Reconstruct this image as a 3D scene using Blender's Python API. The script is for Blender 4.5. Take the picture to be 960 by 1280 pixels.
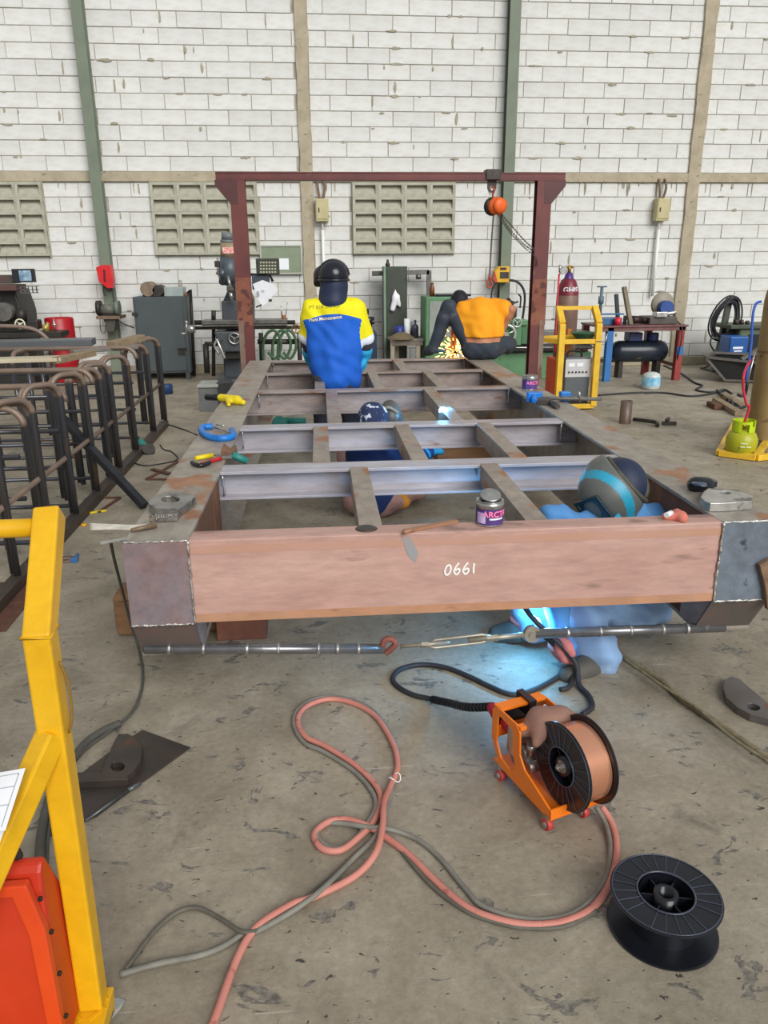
import bpy, bmesh, math, random
import numpy as np
from mathutils import Vector, Matrix
from mathutils.bvhtree import BVHTree
random.seed(7)
for o in list(bpy.data.objects): bpy.data.objects.remove(o)
SC = bpy.context.scene
COL = SC.collection
PI = math.pi

# ------------------------------------------------------------------ camera
CAM_H, FOC = 1.6, 962.75
PITCH, YAW, ROLL = 0.3121, 0.0897, -0.0075
_cp, _sp, _cy, _sy = math.cos(PITCH), math.sin(PITCH), math.cos(YAW), math.sin(YAW)
_fw = Vector((_sy*_cp, _cy*_cp, -_sp)); _r0 = Vector((_cy, -_sy, 0)); _u0 = _r0.cross(_fw)
_R = _r0*math.cos(ROLL) + _u0*math.sin(ROLL)
_U = -_r0*math.sin(ROLL) + _u0*math.cos(ROLL)
cam_data = bpy.data.cameras.new('camera')
cam_data.sensor_fit = 'VERTICAL'
cam_data.sensor_height = 36.0
cam_data.lens = 36.0*FOC/1280.0
cam_data.clip_start = 0.05; cam_data.clip_end = 200
cam = bpy.data.objects.new('camera', cam_data)
COL.objects.link(cam)
cam.matrix_world = Matrix(((_R.x, _U.x, -_fw.x, 0), (_R.y, _U.y, -_fw.y, 0), (_R.z, _U.z, -_fw.z, CAM_H), (0, 0, 0, 1)))
SC.camera = cam
# surveyed positions: a sight line of the photograph met with the floor (or a level z), or with an upright plane at distance Y
def _ray(px, py): return _fw*FOC + _R*(px-480) + _U*(640-py)
def G(px, py, z=0.0):
    d = _ray(px, py); return Vector((0, 0, CAM_H)) + d*((z-CAM_H)/d.z)
def V(px, py, Y):
    d = _ray(px, py); return Vector((0, 0, CAM_H)) + d*(Y/d.y)

# ------------------------------------------------------------------ world and light
SC.view_settings.view_transform = 'Standard'
SC.view_settings.look = 'None'
SC.view_settings.gamma = 1.0
SC.view_settings.use_curve_mapping = False
SC.view_settings.exposure = 0.0
world = bpy.data.worlds.new('overcast'); SC.world = world
world.use_nodes = True
wn = world.node_tree.nodes; wl = world.node_tree.links
wn['Background'].inputs['Color'].default_value = (0.93, 0.97, 1.0, 1)
wn['Background'].inputs['Strength'].default_value = 0.44
sun_d = bpy.data.lights.new('daylight', 'SUN'); sun_d.energy = 2.9; sun_d.angle = math.radians(40)
sun_d.color = (1.0, 0.985, 0.95)
sun = bpy.data.objects.new('daylight', sun_d); COL.objects.link(sun)
sun.rotation_euler = (math.radians(60), 0, math.radians(20))

# ------------------------------------------------------------------ materials
def lin(c):
    if isinstance(c, str): c = tuple(int(c[i:i+2], 16) for i in (0, 2, 4))
    out = []
    for v in c[:3]:
        v = v/255.0
        out.append(v/12.92 if v <= 0.04045 else ((v+0.055)/1.055)**2.4)
    return (*out, 1)
MATS = {}
def M(name, c1, c2=None, sc=6.0, rough=0.6, metal=0.0, bump=0.0, c3=None, sc3=30.0, t3=0.62, stretch=None, emit=None, es=0, rand=0.0, alpha=1.0, mix=(0.35, 0.68), trans=0, grime=0.0):
    if name in MATS: return MATS[name]
    m = bpy.data.materials.new(name); m.use_nodes = True
    nt = m.node_tree; N = nt.nodes; Lk = nt.links
    b = N['Principled BSDF']
    b.inputs['Roughness'].default_value = rough; b.inputs['Metallic'].default_value = metal
    b.inputs['Base Color'].default_value = lin(c1)
    if trans: b.inputs['Transmission Weight'].default_value = trans
    if emit:
        b.inputs['Emission Color'].default_value = lin(emit); b.inputs['Emission Strength'].default_value = es
    if c2 or bump:
        tc = N.new('ShaderNodeTexCoord'); mp = N.new('ShaderNodeMapping')
        Lk.new(tc.outputs['Object'], mp.inputs['Vector'])
        if stretch: mp.inputs['Scale'].default_value = stretch
        nz = N.new('ShaderNodeTexNoise'); nz.inputs['Scale'].default_value = sc; nz.inputs['Detail'].default_value = 6
        nz.inputs['Roughness'].default_value = 0.62
        Lk.new(mp.outputs['Vector'], nz.inputs['Vector'])
        out = None
        if c2:
            rp = N.new('ShaderNodeValToRGB'); rp.color_ramp.elements[0].position = mix[0]; rp.color_ramp.elements[1].position = mix[1]
            rp.color_ramp.elements[0].color = lin(c1); rp.color_ramp.elements[1].color = lin(c2)
            Lk.new(nz.outputs['Fac'], rp.inputs['Fac']); out = rp.outputs['Color']
        if c3:
            n3 = N.new('ShaderNodeTexNoise'); n3.inputs['Scale'].default_value = sc3; n3.inputs['Detail'].default_value = 5
            Lk.new(mp.outputs['Vector'], n3.inputs['Vector'])
            r3 = N.new('ShaderNodeValToRGB'); r3.color_ramp.elements[0].position = t3; r3.color_ramp.elements[1].position = t3+0.06
            Lk.new(n3.outputs['Fac'], r3.inputs['Fac'])
            mx = N.new('ShaderNodeMix'); mx.data_type = 'RGBA'
            Lk.new(r3.outputs['Color'], mx.inputs['Factor'])
            if out: Lk.new(out, mx.inputs['A'])
            else: mx.inputs['A'].default_value = lin(c1)
            mx.inputs['B'].default_value = lin(c3); out = mx.outputs['Result']
        if grime and out:
            ng = N.new('ShaderNodeTexNoise'); ng.inputs['Scale'].default_value = sc*5; ng.inputs['Detail'].default_value = 8; ng.inputs['Roughness'].default_value = 0.7
            Lk.new(mp.outputs['Vector'], ng.inputs['Vector'])
            rg_ = N.new('ShaderNodeValToRGB'); rg_.color_ramp.elements[0].position = 0.32; rg_.color_ramp.elements[1].position = 0.62
            rg_.color_ramp.elements[0].color = (0.42, 0.39, 0.37, 1); rg_.color_ramp.elements[1].color = (1.12, 1.1, 1.08, 1); Lk.new(ng.outputs['Fac'], rg_.inputs['Fac'])
            mg = N.new('ShaderNodeMix'); mg.data_type = 'RGBA'; mg.blend_type = 'MULTIPLY'; mg.inputs['Factor'].default_value = grime
            Lk.new(out, mg.inputs['A']); Lk.new(rg_.outputs['Color'], mg.inputs['B']); out = mg.outputs['Result']
        if rand and out:
            oi = N.new('ShaderNodeObjectInfo'); hs = N.new('ShaderNodeHueSaturation')
            mr = N.new('ShaderNodeMapRange'); mr.inputs['To Min'].default_value = 1-rand; mr.inputs['To Max'].default_value = 1+rand*0.35
            Lk.new(oi.outputs['Random'], mr.inputs['Value']); Lk.new(mr.outputs['Result'], hs.inputs['Value'])
            Lk.new(out, hs.inputs['Color']); out = hs.outputs['Color']
        if out: Lk.new(out, b.inputs['Base Color'])
        if bump:
            bp = N.new('ShaderNodeBump'); bp.inputs['Strength'].default_value = bump; bp.inputs['Distance'].default_value = 0.01
            Lk.new(nz.outputs['Fac'], bp.inputs['Height']); Lk.new(bp.outputs['Normal'], b.inputs['Normal'])
    MATS[name] = m
    return m

# ------------------------------------------------------------------ mesh helpers
class MB:
    def __init__(s): s.v = []; s.f = []; s.sm = []; s.mi = []
    def add(s, vs, fs, smooth=False, mi=0):
        o = len(s.v); s.v += [Vector(v) for v in vs]
        for f in fs: s.f.append([i+o for i in f]); s.sm.append(smooth); s.mi.append(mi)
        return s
    def box(s, a, b, mi=0):                                     # two opposite corners
        x0, y0, z0 = (min(a[i], b[i]) for i in range(3)); x1, y1, z1 = (max(a[i], b[i]) for i in range(3))
        return s.add([(x0,y0,z0),(x1,y0,z0),(x1,y1,z0),(x0,y1,z0),(x0,y0,z1),(x1,y0,z1),(x1,y1,z1),(x0,y1,z1)],
              [(0,3,2,1),(4,5,6,7),(0,1,5,4),(1,2,6,5),(2,3,7,6),(3,0,4,7)], mi=mi)
    def obox(s, c, u, v, w, mi=0):                              # centre and three half-axis vectors
        c, u, v, w = Vector(c), Vector(u), Vector(v), Vector(w)
        return s.add([c-u-v-w, c+u-v-w, c+u+v-w, c-u+v-w, c-u-v+w, c+u-v+w, c+u+v+w, c-u+v+w],
              [(0,3,2,1),(4,5,6,7),(0,1,5,4),(1,2,6,5),(2,3,7,6),(3,0,4,7)], mi=mi)
    def bar(s, p, q, w, h, up=(0,0,1)):                         # box section from p to q
        p, q = Vector(p), Vector(q); d = q-p; L = d.length; d = d/L; up = Vector(up)
        if abs(d.dot(up)) > 0.98: up = Vector((0,1,0))
        x = d.cross(up).normalized(); y = x.cross(d)
        return s.obox((p+q)/2, d*L/2, x*w/2, y*h/2)
    def cyl(s, p, q, r0, r1=None, n=14, caps=True, smooth=True):
        p, q = Vector(p), Vector(q); r1 = r0 if r1 is None else r1
        d = (q-p).normalized(); a = d.orthogonal().normalized(); b = d.cross(a)
        vs = []
        for c, r in ((p, r0), (q, r1)):
            for i in range(n):
                t = 2*PI*i/n; vs.append(c + a*(r*math.cos(t)) + b*(r*math.sin(t)))
        s.add(vs, [(i, (i+1) % n, n+(i+1) % n, n+i) for i in range(n)], smooth)
        if caps:
            o = len(s.v)-2*n
            s.f.append([o+i for i in reversed(range(n))]); s.sm.append(False); s.mi.append(0)
            s.f.append([o+n+i for i in range(n)]); s.sm.append(False); s.mi.append(0)
        return s
    def tube(s, pts, r, n=8, closed=False, mi=0):
        pts = [Vector(p) for p in pts]; m = len(pts); T = []
        for i in range(m):
            a = pts[(i-1) % m] if (closed or i > 0) else pts[i]
            b = pts[(i+1) % m] if (closed or i < m-1) else pts[i]
            T.append((b-a).normalized())
        nrm = T[0].orthogonal().normalized(); vs = []
        rr = r if isinstance(r, (list, tuple)) else [r]*m
        for i in range(m):
            nrm = (nrm - T[i]*nrm.dot(T[i])).normalized(); bi = T[i].cross(nrm)
            for k in range(n):
                t = 2*PI*k/n; vs.append(pts[i] + (nrm*math.cos(t)+bi*math.sin(t))*rr[i])
        fs = []
        for i in range(m if closed else m-1):
            j = (i+1) % m
            for k in range(n): fs.append((i*n+k, i*n+(k+1) % n, j*n+(k+1) % n, j*n+k))
        s.add(vs, fs, True, mi)
        if not closed:
            o = len(s.v)-m*n
            s.f.append([o+i for i in reversed(range(n))]); s.sm.append(False); s.mi.append(mi)
            s.f.append([o+(m-1)*n+i for i in range(n)]); s.sm.append(False); s.mi.append(mi)
        return s
    def lathe(s, prof, o, ax=(0,0,1), n=24, smooth=True, arc=None):
        o = Vector(o); d = Vector(ax).normalized(); a = d.orthogonal().normalized(); b = d.cross(a)
        vs = []
        for r, h in prof:
            for i in range(n):
                t = 2*PI*i/n; vs.append(o + d*h + a*(r*math.cos(t)) + b*(r*math.sin(t)))
        fs = []
        for j in range(len(prof)-1):
            for i in range(n): fs.append((j*n+i, j*n+(i+1) % n, (j+1)*n+(i+1) % n, (j+1)*n+i))
        return s.add(vs, fs, smooth)
    def prism(s, poly, o, u, v, w):                             # 2-D outline in (u, v), swept by the vector w
        o, u, v, w = Vector(o), Vector(u), Vector(v), Vector(w); n = len(poly)
        a = [o+u*x+v*y for x, y in poly]; vs = a+[p+w for p in a]
        return s.add(vs, [tuple(reversed(range(n))), tuple(range(n, 2*n))]+[(i, (i+1) % n, n+(i+1) % n, n+i) for i in range(n)])
    def ring(s, outer, inner, o, u, v, w):                      # plate with a hole: outlines with equally many points
        o, u, v, w = Vector(o), Vector(u), Vector(v), Vector(w); n = len(outer)
        A = [o+u*x+v*y for x, y in outer]; B = [o+u*x+v*y for x, y in inner]
        vs = A+B+[p+w for p in A]+[p+w for p in B]; fs = []
        for i in range(n):
            j = (i+1) % n
            fs += [(i, n+i, n+j, j), (2*n+i, 2*n+j, 3*n+j, 3*n+i), (i, j, 2*n+j, 2*n+i), (n+i, 3*n+i, 3*n+j, n+j)]
        return s.add(vs, fs)
    def sph(s, c, r, n=14, m=9):
        c = Vector(c); r = (r, r, r) if not isinstance(r, (tuple, list)) else r
        vs = [c+Vector((0, 0, -r[2]))]
        for j in range(1, m):
            t = -PI/2+PI*j/m
            for i in range(n):
                p = 2*PI*i/n; vs.append(c+Vector((r[0]*math.cos(t)*math.cos(p), r[1]*math.cos(t)*math.sin(p), r[2]*math.sin(t))))
        vs.append(c+Vector((0, 0, r[2]))); fs = [(0, 1+(i+1) % n, 1+i) for i in range(n)]
        for j in range(m-2):
            for i in range(n): fs.append((1+j*n+i, 1+j*n+(i+1) % n, 1+(j+1)*n+(i+1) % n, 1+(j+1)*n+i))
        e = len(vs)-1; q = 1+(m-2)*n
        fs += [(q+i, q+(i+1) % n, e) for i in range(n)]
        return s.add(vs, fs, True)
    def mesh(s, name, org):
        me = bpy.data.meshes.new(name)
        me.from_pydata([v-org for v in s.v], [], s.f); me.update()
        me.polygons.foreach_set('use_smooth', s.sm); me.polygons.foreach_set('material_index', s.mi)
        bm = bmesh.new(); bm.from_mesh(me); bmesh.ops.recalc_face_normals(bm, faces=bm.faces); bm.to_mesh(me); bm.free()
        return me

ORG = {}
def org(o): return ORG.get(o.name, Vector((0, 0, 0)))
def tag(o, label=None, cat=None, group=None, kind=None):
    if label: o['label'] = label
    if cat: o['category'] = cat
    if group: o['group'] = group
    if kind: o['kind'] = kind
    return o
def thing(name, label, cat, loc, group=None):
    o = bpy.data.objects.new(name, None); COL.objects.link(o); o.location = Vector(loc); o.empty_display_size = 0.05
    ORG[o.name] = Vector(loc)
    return tag(o, label, cat, group)
def obj(name, mb, mat, parent=None, loc=None, bev=0.0, label=None):
    """link a mesh object; the shape is given in world metres"""
    if parent is not None: og = org(parent)
    else:
        if loc is None:
            xs = [v.x for v in mb.v]; ys = [v.y for v in mb.v]; zs = [v.z for v in mb.v]
            loc = ((min(xs)+max(xs))/2, (min(ys)+max(ys))/2, min(zs))
        og = Vector(loc)
    me = mb.mesh(name, og)
    for mm in (mat if isinstance(mat, (list, tuple)) else [mat]): me.materials.append(mm)
    o = bpy.data.objects.new(name, me); COL.objects.link(o)
    if parent is not None: o.parent = parent
    else: o.location = og
    ORG[o.name] = og
    if bev:
        b = o.modifiers.new('bevel', 'BEVEL'); b.width = bev; b.segments = 2; b.limit_method = 'ANGLE'; b.angle_limit = math.radians(40)
    if label: o['label'] = label
    return o
def copy_to(src, parent, loc, scale=None):
    c = src.copy(); COL.objects.link(c); c.parent = parent; c.location = loc
    if scale: c.scale = scale
    return c
def px_box(x0, y0, x1, y1, Y):
    xm, ym = (x0+x1)/2, (y0+y1)/2
    return V(x0, ym, Y).x, V(x1, ym, Y).x, V(xm, y1, Y).z, V(xm, y0, Y).z
def pbox(mb, x0, y0, x1, y1, Y, d, floor=False):
    a, b, c, e = px_box(x0, y0, x1, y1, Y)
    if floor: c = 0.0
    return mb.box((a, Y, c), (b, Y+d, e))
def curve_pts(pts, n=10, closed=False):                          # smooth curve through the points
    pts = [Vector(p) for p in pts]; out = []; m = len(pts)
    for i in range(m if closed else m-1):
        if closed: p = [pts[(i+k-1) % m] for k in range(4)]
        else: p = [pts[max(0, i-1)], pts[i], pts[i+1], pts[min(m-1, i+2)]]
        for k in range(n):
            t = k/n; t2, t3 = t*t, t*t*t
            out.append(0.5*((2*p[1])+(p[2]-p[0])*t+(2*p[0]-5*p[1]+4*p[2]-p[3])*t2+(3*p[1]-p[0]-3*p[2]+p[3])*t3))
    if not closed: out.append(pts[-1])
    return out
def circ(c, r, n=16, a0=0.0, a1=2*PI):
    return [(c[0]+r*math.cos(a0+(a1-a0)*i/n), c[1]+r*math.sin(a0+(a1-a0)*i/n)) for i in range(n)]
def text_verts(body, size, extrude=0.0008, bold=0.0):
    cu = bpy.data.curves.new('lettering', 'FONT'); cu.body = body; cu.size = size; cu.extrude = extrude; cu.offset = bold
    cu.align_x = 'CENTER'; cu.align_y = 'CENTER'; cu.resolution_u = 3
    t = bpy.data.objects.new('lettering', cu); COL.objects.link(t)
    me = bpy.data.meshes.new_from_object(t.evaluated_get(bpy.context.evaluated_depsgraph_get()))
    vs = [v.co.copy() for v in me.vertices]; fs = [list(p.vertices) for p in me.polygons]
    bpy.data.objects.remove(t); bpy.data.meshes.remove(me); bpy.data.curves.remove(cu)
    return vs, fs

# ------------------------------------------------------------------ organic shapes: blended round cones turned into one surface
def _rc(P, a, b, r0, r1):
    a = np.array(a, float); b = np.array(b, float); ba = b-a; L2 = max(float(ba@ba), 1e-9)
    h = np.clip(((P-a)@ba)/L2, 0, 1)
    return np.linalg.norm(P-a-h[..., None]*ba, axis=-1) - (r0+(r1-r0)*h)
def _el(P, c, r, rot=None):
    q = P-np.array(c, float)
    if rot is not None: q = q@np.array(rot, float)
    r = np.array(r, float); k0 = np.linalg.norm(q/r, axis=-1); k1 = np.linalg.norm(q/(r*r), axis=-1)
    return k0*(k0-1.0)/np.maximum(k1, 1e-6)
def blob(prims, h, k=0.03, infl=0.0, fold=0.0, ff=38.0, cut=None):
    """prims: ('c', a, b, r0, r1) or ('e', centre, radii, rot) -> verts, quads"""
    lo = np.full(3, 1e9); hi = np.full(3, -1e9)
    for p in prims:
        if p[0] == 'c':
            R = max(p[3], p[4])
            for q in (p[1], p[2]): lo = np.minimum(lo, np.array(q)-R); hi = np.maximum(hi, np.array(q)+R)
        else:
            R = max(p[2]); lo = np.minimum(lo, np.array(p[1])-R); hi = np.maximum(hi, np.array(p[1])+R)
    pad = infl+3*h+0.02; lo -= pad; hi += pad
    n = np.ceil((hi-lo)/h).astype(int)+1
    ax = [lo[i]+h*np.arange(n[i]) for i in range(3)]
    P = np.stack(np.meshgrid(*ax, indexing='ij'), -1)
    D = None
    for p in prims:
        d = _rc(P, *p[1:5]) if p[0] == 'c' else _el(P, *p[1:])
        if D is None: D = d
        else:
            t = np.clip(0.5+0.5*(D-d)/k, 0, 1); D = D*(1-t)+d*t-k*t*(1-t)
    D = D-infl
    if fold:
        x, y, z = P[..., 0], P[..., 1], P[..., 2]
        D = D+fold*(np.sin(ff*(0.6*x+0.2*y+0.75*z)+2.2*np.sin(9*x+5*z)+1.3)*np.sin(ff*0.45*(0.8*x-0.5*y-0.3*z)+1.7*np.sin(11*z+3*y)))
    if cut is not None: D = np.maximum(D, cut(P))
    I = D < 0; nx, ny, nz = D.shape
    C = np.zeros((nx-1, ny-1, nz-1)); 
    for a in (0, 1):
        for b in (0, 1):
            for c in (0, 1): C += I[a:nx-1+a, b:ny-1+b, c:nz-1+c]
    act = (C > 0) & (C < 8); idx = -np.ones(act.shape, int); idx[act] = np.arange(act.sum())
    S = np.zeros((nx-1, ny-1, nz-1, 3)); cnt = np.zeros((nx-1, ny-1, nz-1))
    offs = [(a, b, c) for a in (0, 1) for b in (0, 1) for c in (0, 1)]
    for o1 in offs:
        for axn in range(3):
            if o1[axn]: continue
            o2 = list(o1); o2[axn] = 1
            f0 = D[o1[0]:nx-1+o1[0], o1[1]:ny-1+o1[1], o1[2]:nz-1+o1[2]]; f1 = D[o2[0]:nx-1+o2[0], o2[1]:ny-1+o2[1], o2[2]:nz-1+o2[2]]
            m = (f0 < 0) != (f1 < 0); t = np.where(m, f0/np.where(m, f0-f1, 1), 0)
            pos = np.zeros(S.shape); pos[...] = o1; pos[..., axn] += t
            S += pos*m[..., None]; cnt += m
    g = np.argwhere(act); vv = S[act]/cnt[act][:, None]
    vs = lo+h*(g+vv); fs = []
    for axn in range(3):
        b_, c_ = (axn+1) % 3, (axn+2) % 3
        sl0 = [slice(None)]*3; sl1 = [slice(None)]*3; sl0[axn] = slice(0, -1); sl1[axn] = slice(1, None)
        m = I[tuple(sl0)] != I[tuple(sl1)]
        for e in np.argwhere(m):
            if e[b_] == 0 or e[c_] == 0 or e[b_] >= act.shape[b_] or e[c_] >= act.shape[c_]: continue
            q = []
            for db, dc in ((-1, -1), (0, -1), (0, 0), (-1, 0)):
                w = e.copy(); w[b_] += db; w[c_] += dc; q.append(int(idx[tuple(w)]))
            if min(q) < 0: continue
            fs.append(q if I[tuple(e)] else q[::-1])
    return [Vector(v) for v in vs.tolist()], fs
def blob_mb(prims, h, **kw):
    v, f = blob(prims, h, **kw); return MB().add(v, f, True)
# ------------------------------------------------------------------ setting
WALL_Y = 12.2
def floor_material():
    m = bpy.data.materials.new('worn_concrete_floor'); m.use_nodes = True
    nt = m.node_tree; N = nt.nodes; Lk = nt.links; b = N['Principled BSDF']
    tc = N.new('ShaderNodeTexCoord')
    def noise(scale, detail=6, rough=0.6, dist=0.0, st=None):
        src = tc.outputs['Object']
        if st:
            mp = N.new('ShaderNodeMapping'); mp.inputs['Scale'].default_value = st; Lk.new(src, mp.inputs['Vector']); src = mp.outputs['Vector']
        n = N.new('ShaderNodeTexNoise'); n.inputs['Scale'].default_value = scale; n.inputs['Detail'].default_value = detail
        n.inputs['Roughness'].default_value = rough; n.inputs['Distortion'].default_value = dist; Lk.new(src, n.inputs['Vector']); return n.outputs['Fac']
    def ramp(src, p0, p1, c0, c1):
        r = N.new('ShaderNodeValToRGB'); r.color_ramp.elements[0].position = p0; r.color_ramp.elements[1].position = p1
        r.color_ramp.elements[0].color = c0; r.color_ramp.elements[1].color = c1; Lk.new(src, r.inputs['Fac']); return r.outputs['Color']
    def mix(f, a, bb, mode='MIX', amt=None):
        x = N.new('ShaderNodeMix'); x.data_type = 'RGBA'; x.blend_type = mode
        if amt is None: Lk.new(f, x.inputs['Factor'])
        else: x.inputs['Factor'].default_value = amt
        for s, k in ((a, 'A'), (bb, 'B')):
            if isinstance(s, tuple): x.inputs[k].default_value = s
            else: Lk.new(s, x.inputs[k])
        return x.outputs['Result']
    W0, W1 = (0, 0, 0, 1), (1, 1, 1, 1)
    base = ramp(noise(0.55, 5), 0.3, 0.72, lin('857b69'), lin('b5aa96'))
    mid = ramp(noise(3.2, 7, 0.7, 0.4), 0.36, 0.66, lin('736a5a'), lin('beb4a2'))
    c = mix(None, base, mid, 'MIX', 0.42)
    fine = ramp(noise(42, 4, 0.7), 0.3, 0.7, (0.55, 0.55, 0.55, 1), (1.12, 1.12, 1.12, 1))
    c = mix(None, c, fine, 'MULTIPLY', 0.45)
    patch = ramp(noise(6.5, 6, 0.6, 0.9, (1.0, 1.5, 1)), 0.612, 0.635, W0, W1)          # scabbed, broken-up skin
    c = mix(patch, c, mix(None, lin('6a665f'), ramp(noise(55, 3), 0.35, 0.65, lin('57534c'), lin('948e82')), 'MIX', 0.75))
    pock = ramp(noise(30, 4, 0.6, 0.6, (1, 1.8, 1)), 0.655, 0.69, W0, W1)
    c = mix(pock, c, lin('45413b'))
    oil = ramp(noise(1.6, 8, 0.68, 0.6), 0.60, 0.70, W0, (0.8, 0.8, 0.8, 1))
    c = mix(oil, c, lin('4f4c46'))
    stain = ramp(noise(0.9, 4, 0.6, 1.2, (1, 0.6, 1)), 0.60, 0.75, W0, (0.6, 0.6, 0.6, 1))
    c = mix(stain, c, lin('b0ac9c'))
    scr = ramp(noise(60, 2, 0.5, 0, (0.05, 1, 1)), 0.70, 0.74, W0, (0.3, 0.3, 0.3, 1))
    c = mix(scr, c, lin('d0cbbd'))
    Lk.new(c, b.inputs['Base Color'])
    Lk.new(ramp(noise(6, 5), 0.3, 0.7, (0.42, 0.42, 0.42, 1), (0.75, 0.75, 0.75, 1)), b.inputs['Roughness'])
    bp = N.new('ShaderNodeBump'); bp.inputs['Strength'].default_value = 0.35; bp.inputs['Distance'].default_value = 0.004
    hsum = N.new('ShaderNodeMath'); hsum.operation = 'SUBTRACT'
    Lk.new(fine, hsum.inputs[0]); Lk.new(patch, hsum.inputs[1]); Lk.new(hsum.outputs[0], bp.inputs['Height']); Lk.new(bp.outputs['Normal'], b.inputs['Normal'])
    return m
floor = obj('floor', MB().add([(-16, -8, 0), (18, -8, 0), (18, 13, 0), (-16, 13, 0)], [(0, 1, 2, 3)]), floor_material(), loc=(0, 0, 0))
tag(floor, 'worn grey concrete workshop floor', 'floor', kind='structure')

BLOCK = M('aerated_block', 'dfe0de', 'd2d0ca', 3.0, 0.9, bump=0.15, c3='bfb8a6', sc3=7.0, t3=0.70, rand=0.07)
MORTAR = M('mortar', 'b9b4a7', '9d988b', 9.0, 0.95, bump=0.3)
CONC = M('cast_concrete', 'b5aa94', 'a0967f', 5.0, 0.92, bump=0.3, c3='8b8370', sc3=16.0, t3=0.64)
VENT = M('cement_vent', 'b8b6a6', '9c9a8a', 8.0, 0.92, bump=0.2, c3='8a7c66', sc3=9, t3=0.68)
GREEN_STEEL = M('green_painted_steel', '76806f', '6c7566', 4.0, 0.6, c3='5a6054', sc3=18, t3=0.70)
def struct(name, mb, mat, label, cat, bev=0.0, loc=None):
    return tag(obj(name, mb, mat, loc=loc, bev=bev), label, cat, kind='structure')
X_L, X_R = -5.4, 8.2
struct('wall_back', MB().box((-16, WALL_Y+0.02, 0), (18, WALL_Y+0.22, 7.2)), MORTAR, 'mortar-coloured body of the block wall', 'wall')
BAND = (2.736, 2.868)
cols = [(-0.085, 0.085), (5.76, 5.945)]
pill = [(-3.02, -2.87), (2.885, 3.04)]
wins = [(-5.18, -3.73), (-2.236, -0.726), (0.663, 2.189)]
WZ = (1.74, 2.728)
wall_up = thing('wall_back_upper', 'pale aerated block wall above the concrete band', 'wall', (0, WALL_Y, BAND[1])); wall_up['kind'] = 'structure'
wall_lo = thing('wall_back_lower', 'pale aerated block wall below the concrete band', 'wall', (0, WALL_Y, 0)); wall_lo['kind'] = 'structure'
def block_mesh(seed):
    rnd = random.Random(seed); mb = MB(); t = 0.007
    w, h, d = 0.5, 0.5, 0.5
    j = lambda a: a*rnd.uniform(0.4, 1.3)
    # unit block with a slightly chipped arris round the face
    f = [(-w+j(t), -d, -h+j(t*3)), (w-j(t), -d, -h+j(t*3)), (w-j(t), -d, h-j(t*3)), (-w+j(t), -d, h-j(t*3))]
    mb.add(f+[(-w, -d+0.15, -h), (w, -d+0.15, -h), (w, -d+0.15, h), (-w, -d+0.15, h), (-w, d, -h), (w, d, -h), (w, d, h), (-w, d, h)],
           [(0, 1, 2, 3), (0, 4, 5, 1), (1, 5, 6, 2), (2, 6, 7, 3), (3, 7, 4, 0), (4, 8, 9, 5), (5, 9, 10, 6), (6, 10, 11, 7), (7, 11, 8, 4)])
    me = mb.mesh('block', Vector((0, 0, 0))); me.materials.append(BLOCK); return me
bmeshes = [block_mesh(i) for i in range(8)]
def lay(x0, x1, z0, z1, parent, off):
    rnd = random; og = org(parent); x = x0 - off; g = 0.006
    while x < x1-0.02:
        a, b = max(x, x0), min(x+0.6, x1); x += 0.6
        if b-a < 0.05: continue
        o = bpy.data.objects.new('block', rnd.choice(bmeshes)); COL.objects.link(o); o.parent = parent
        o.location = Vector(((a+b)/2, WALL_Y+0.034-rnd.uniform(0, 0.007), (z0+z1)/2)) - og
        o.scale = (b-a-g*rnd.uniform(0.9, 2.0), 0.05, z1-z0-g*rnd.uniform(1.0, 1.8))
        o.rotation_euler = (0, rnd.uniform(-0.003, 0.003), 0)
bays = [(X_L, pill[0][0]+0.03), (pill[0][1]-0.03, cols[0][0]), (cols[0][1], pill[1][0]+0.02), (pill[1][1]-0.02, cols[1][0]), (cols[1][1], X_R)]
offs = [0.1, 0.25, 0.35, 0.15, 0.42]
for k in range(12):
    z0 = BAND[1]+0.003+0.2*k
    for i, (a, b) in enumerate(bays):
        if i == 0: a = -4.75
        if i == 4: b = 7.2
        lay(a, b, z0, z0+0.2, wall_up, (offs[i]+(0.3 if k % 2 else 0)+random.uniform(-.04, .04)) % 0.6)
for k in range(14):
    z1 = BAND[0]-0.003-0.2*k; z0 = z1-0.2
    if z0 < 0.02: z0 = 0.0
    for i, (a, b) in enumerate(bays):
        if i == 0: a = -5.15
        if i == 4: b = 7.75
        segs = [(a, b)]
        for w in wins:
            ns = []
            for p, q in segs:
                if z1 > WZ[0]+0.05 and w[0] < q and w[1] > p:
                    if w[0] > p: ns.append((p, w[0]))
                    if w[1] < q: ns.append((w[1], q))
                else: ns.append((p, q))
            segs = ns
        for p, q in segs: lay(p, q, z0, z1, wall_lo, (offs[i]+(0.3 if k % 2 else 0)+random.uniform(-.04, .04)) % 0.6)
struct('trim_1', MB().box((-16, WALL_Y-0.03, BAND[0]), (18, WALL_Y+0.02, BAND[1])), CONC, 'horizontal tan concrete band across the block wall', 'band', bev=0.008)
def rough_col(x0, x1):
    mb = MB(); n = 26; vs = []
    for i in range(n+1):
        z = 6.6*i/n; a = x0+random.uniform(-.012, .012); b = x1+random.uniform(-.012, .012)
        vs += [(a, WALL_Y-0.035, z), (b, WALL_Y-0.035, z), (b+.01, WALL_Y+.03, z), (a-.01, WALL_Y+.03, z)]
    fs = []
    for i in range(n):
        for k in range(4): fs.append((4*i+k, 4*i+(k+1) % 4, 4*i+4+(k+1) % 4, 4*i+4+k))
    return mb.add(vs, fs)
struct('trim_2', rough_col(*cols[0]), CONC, 'rough tan concrete column behind the standing welder', 'column')
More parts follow.
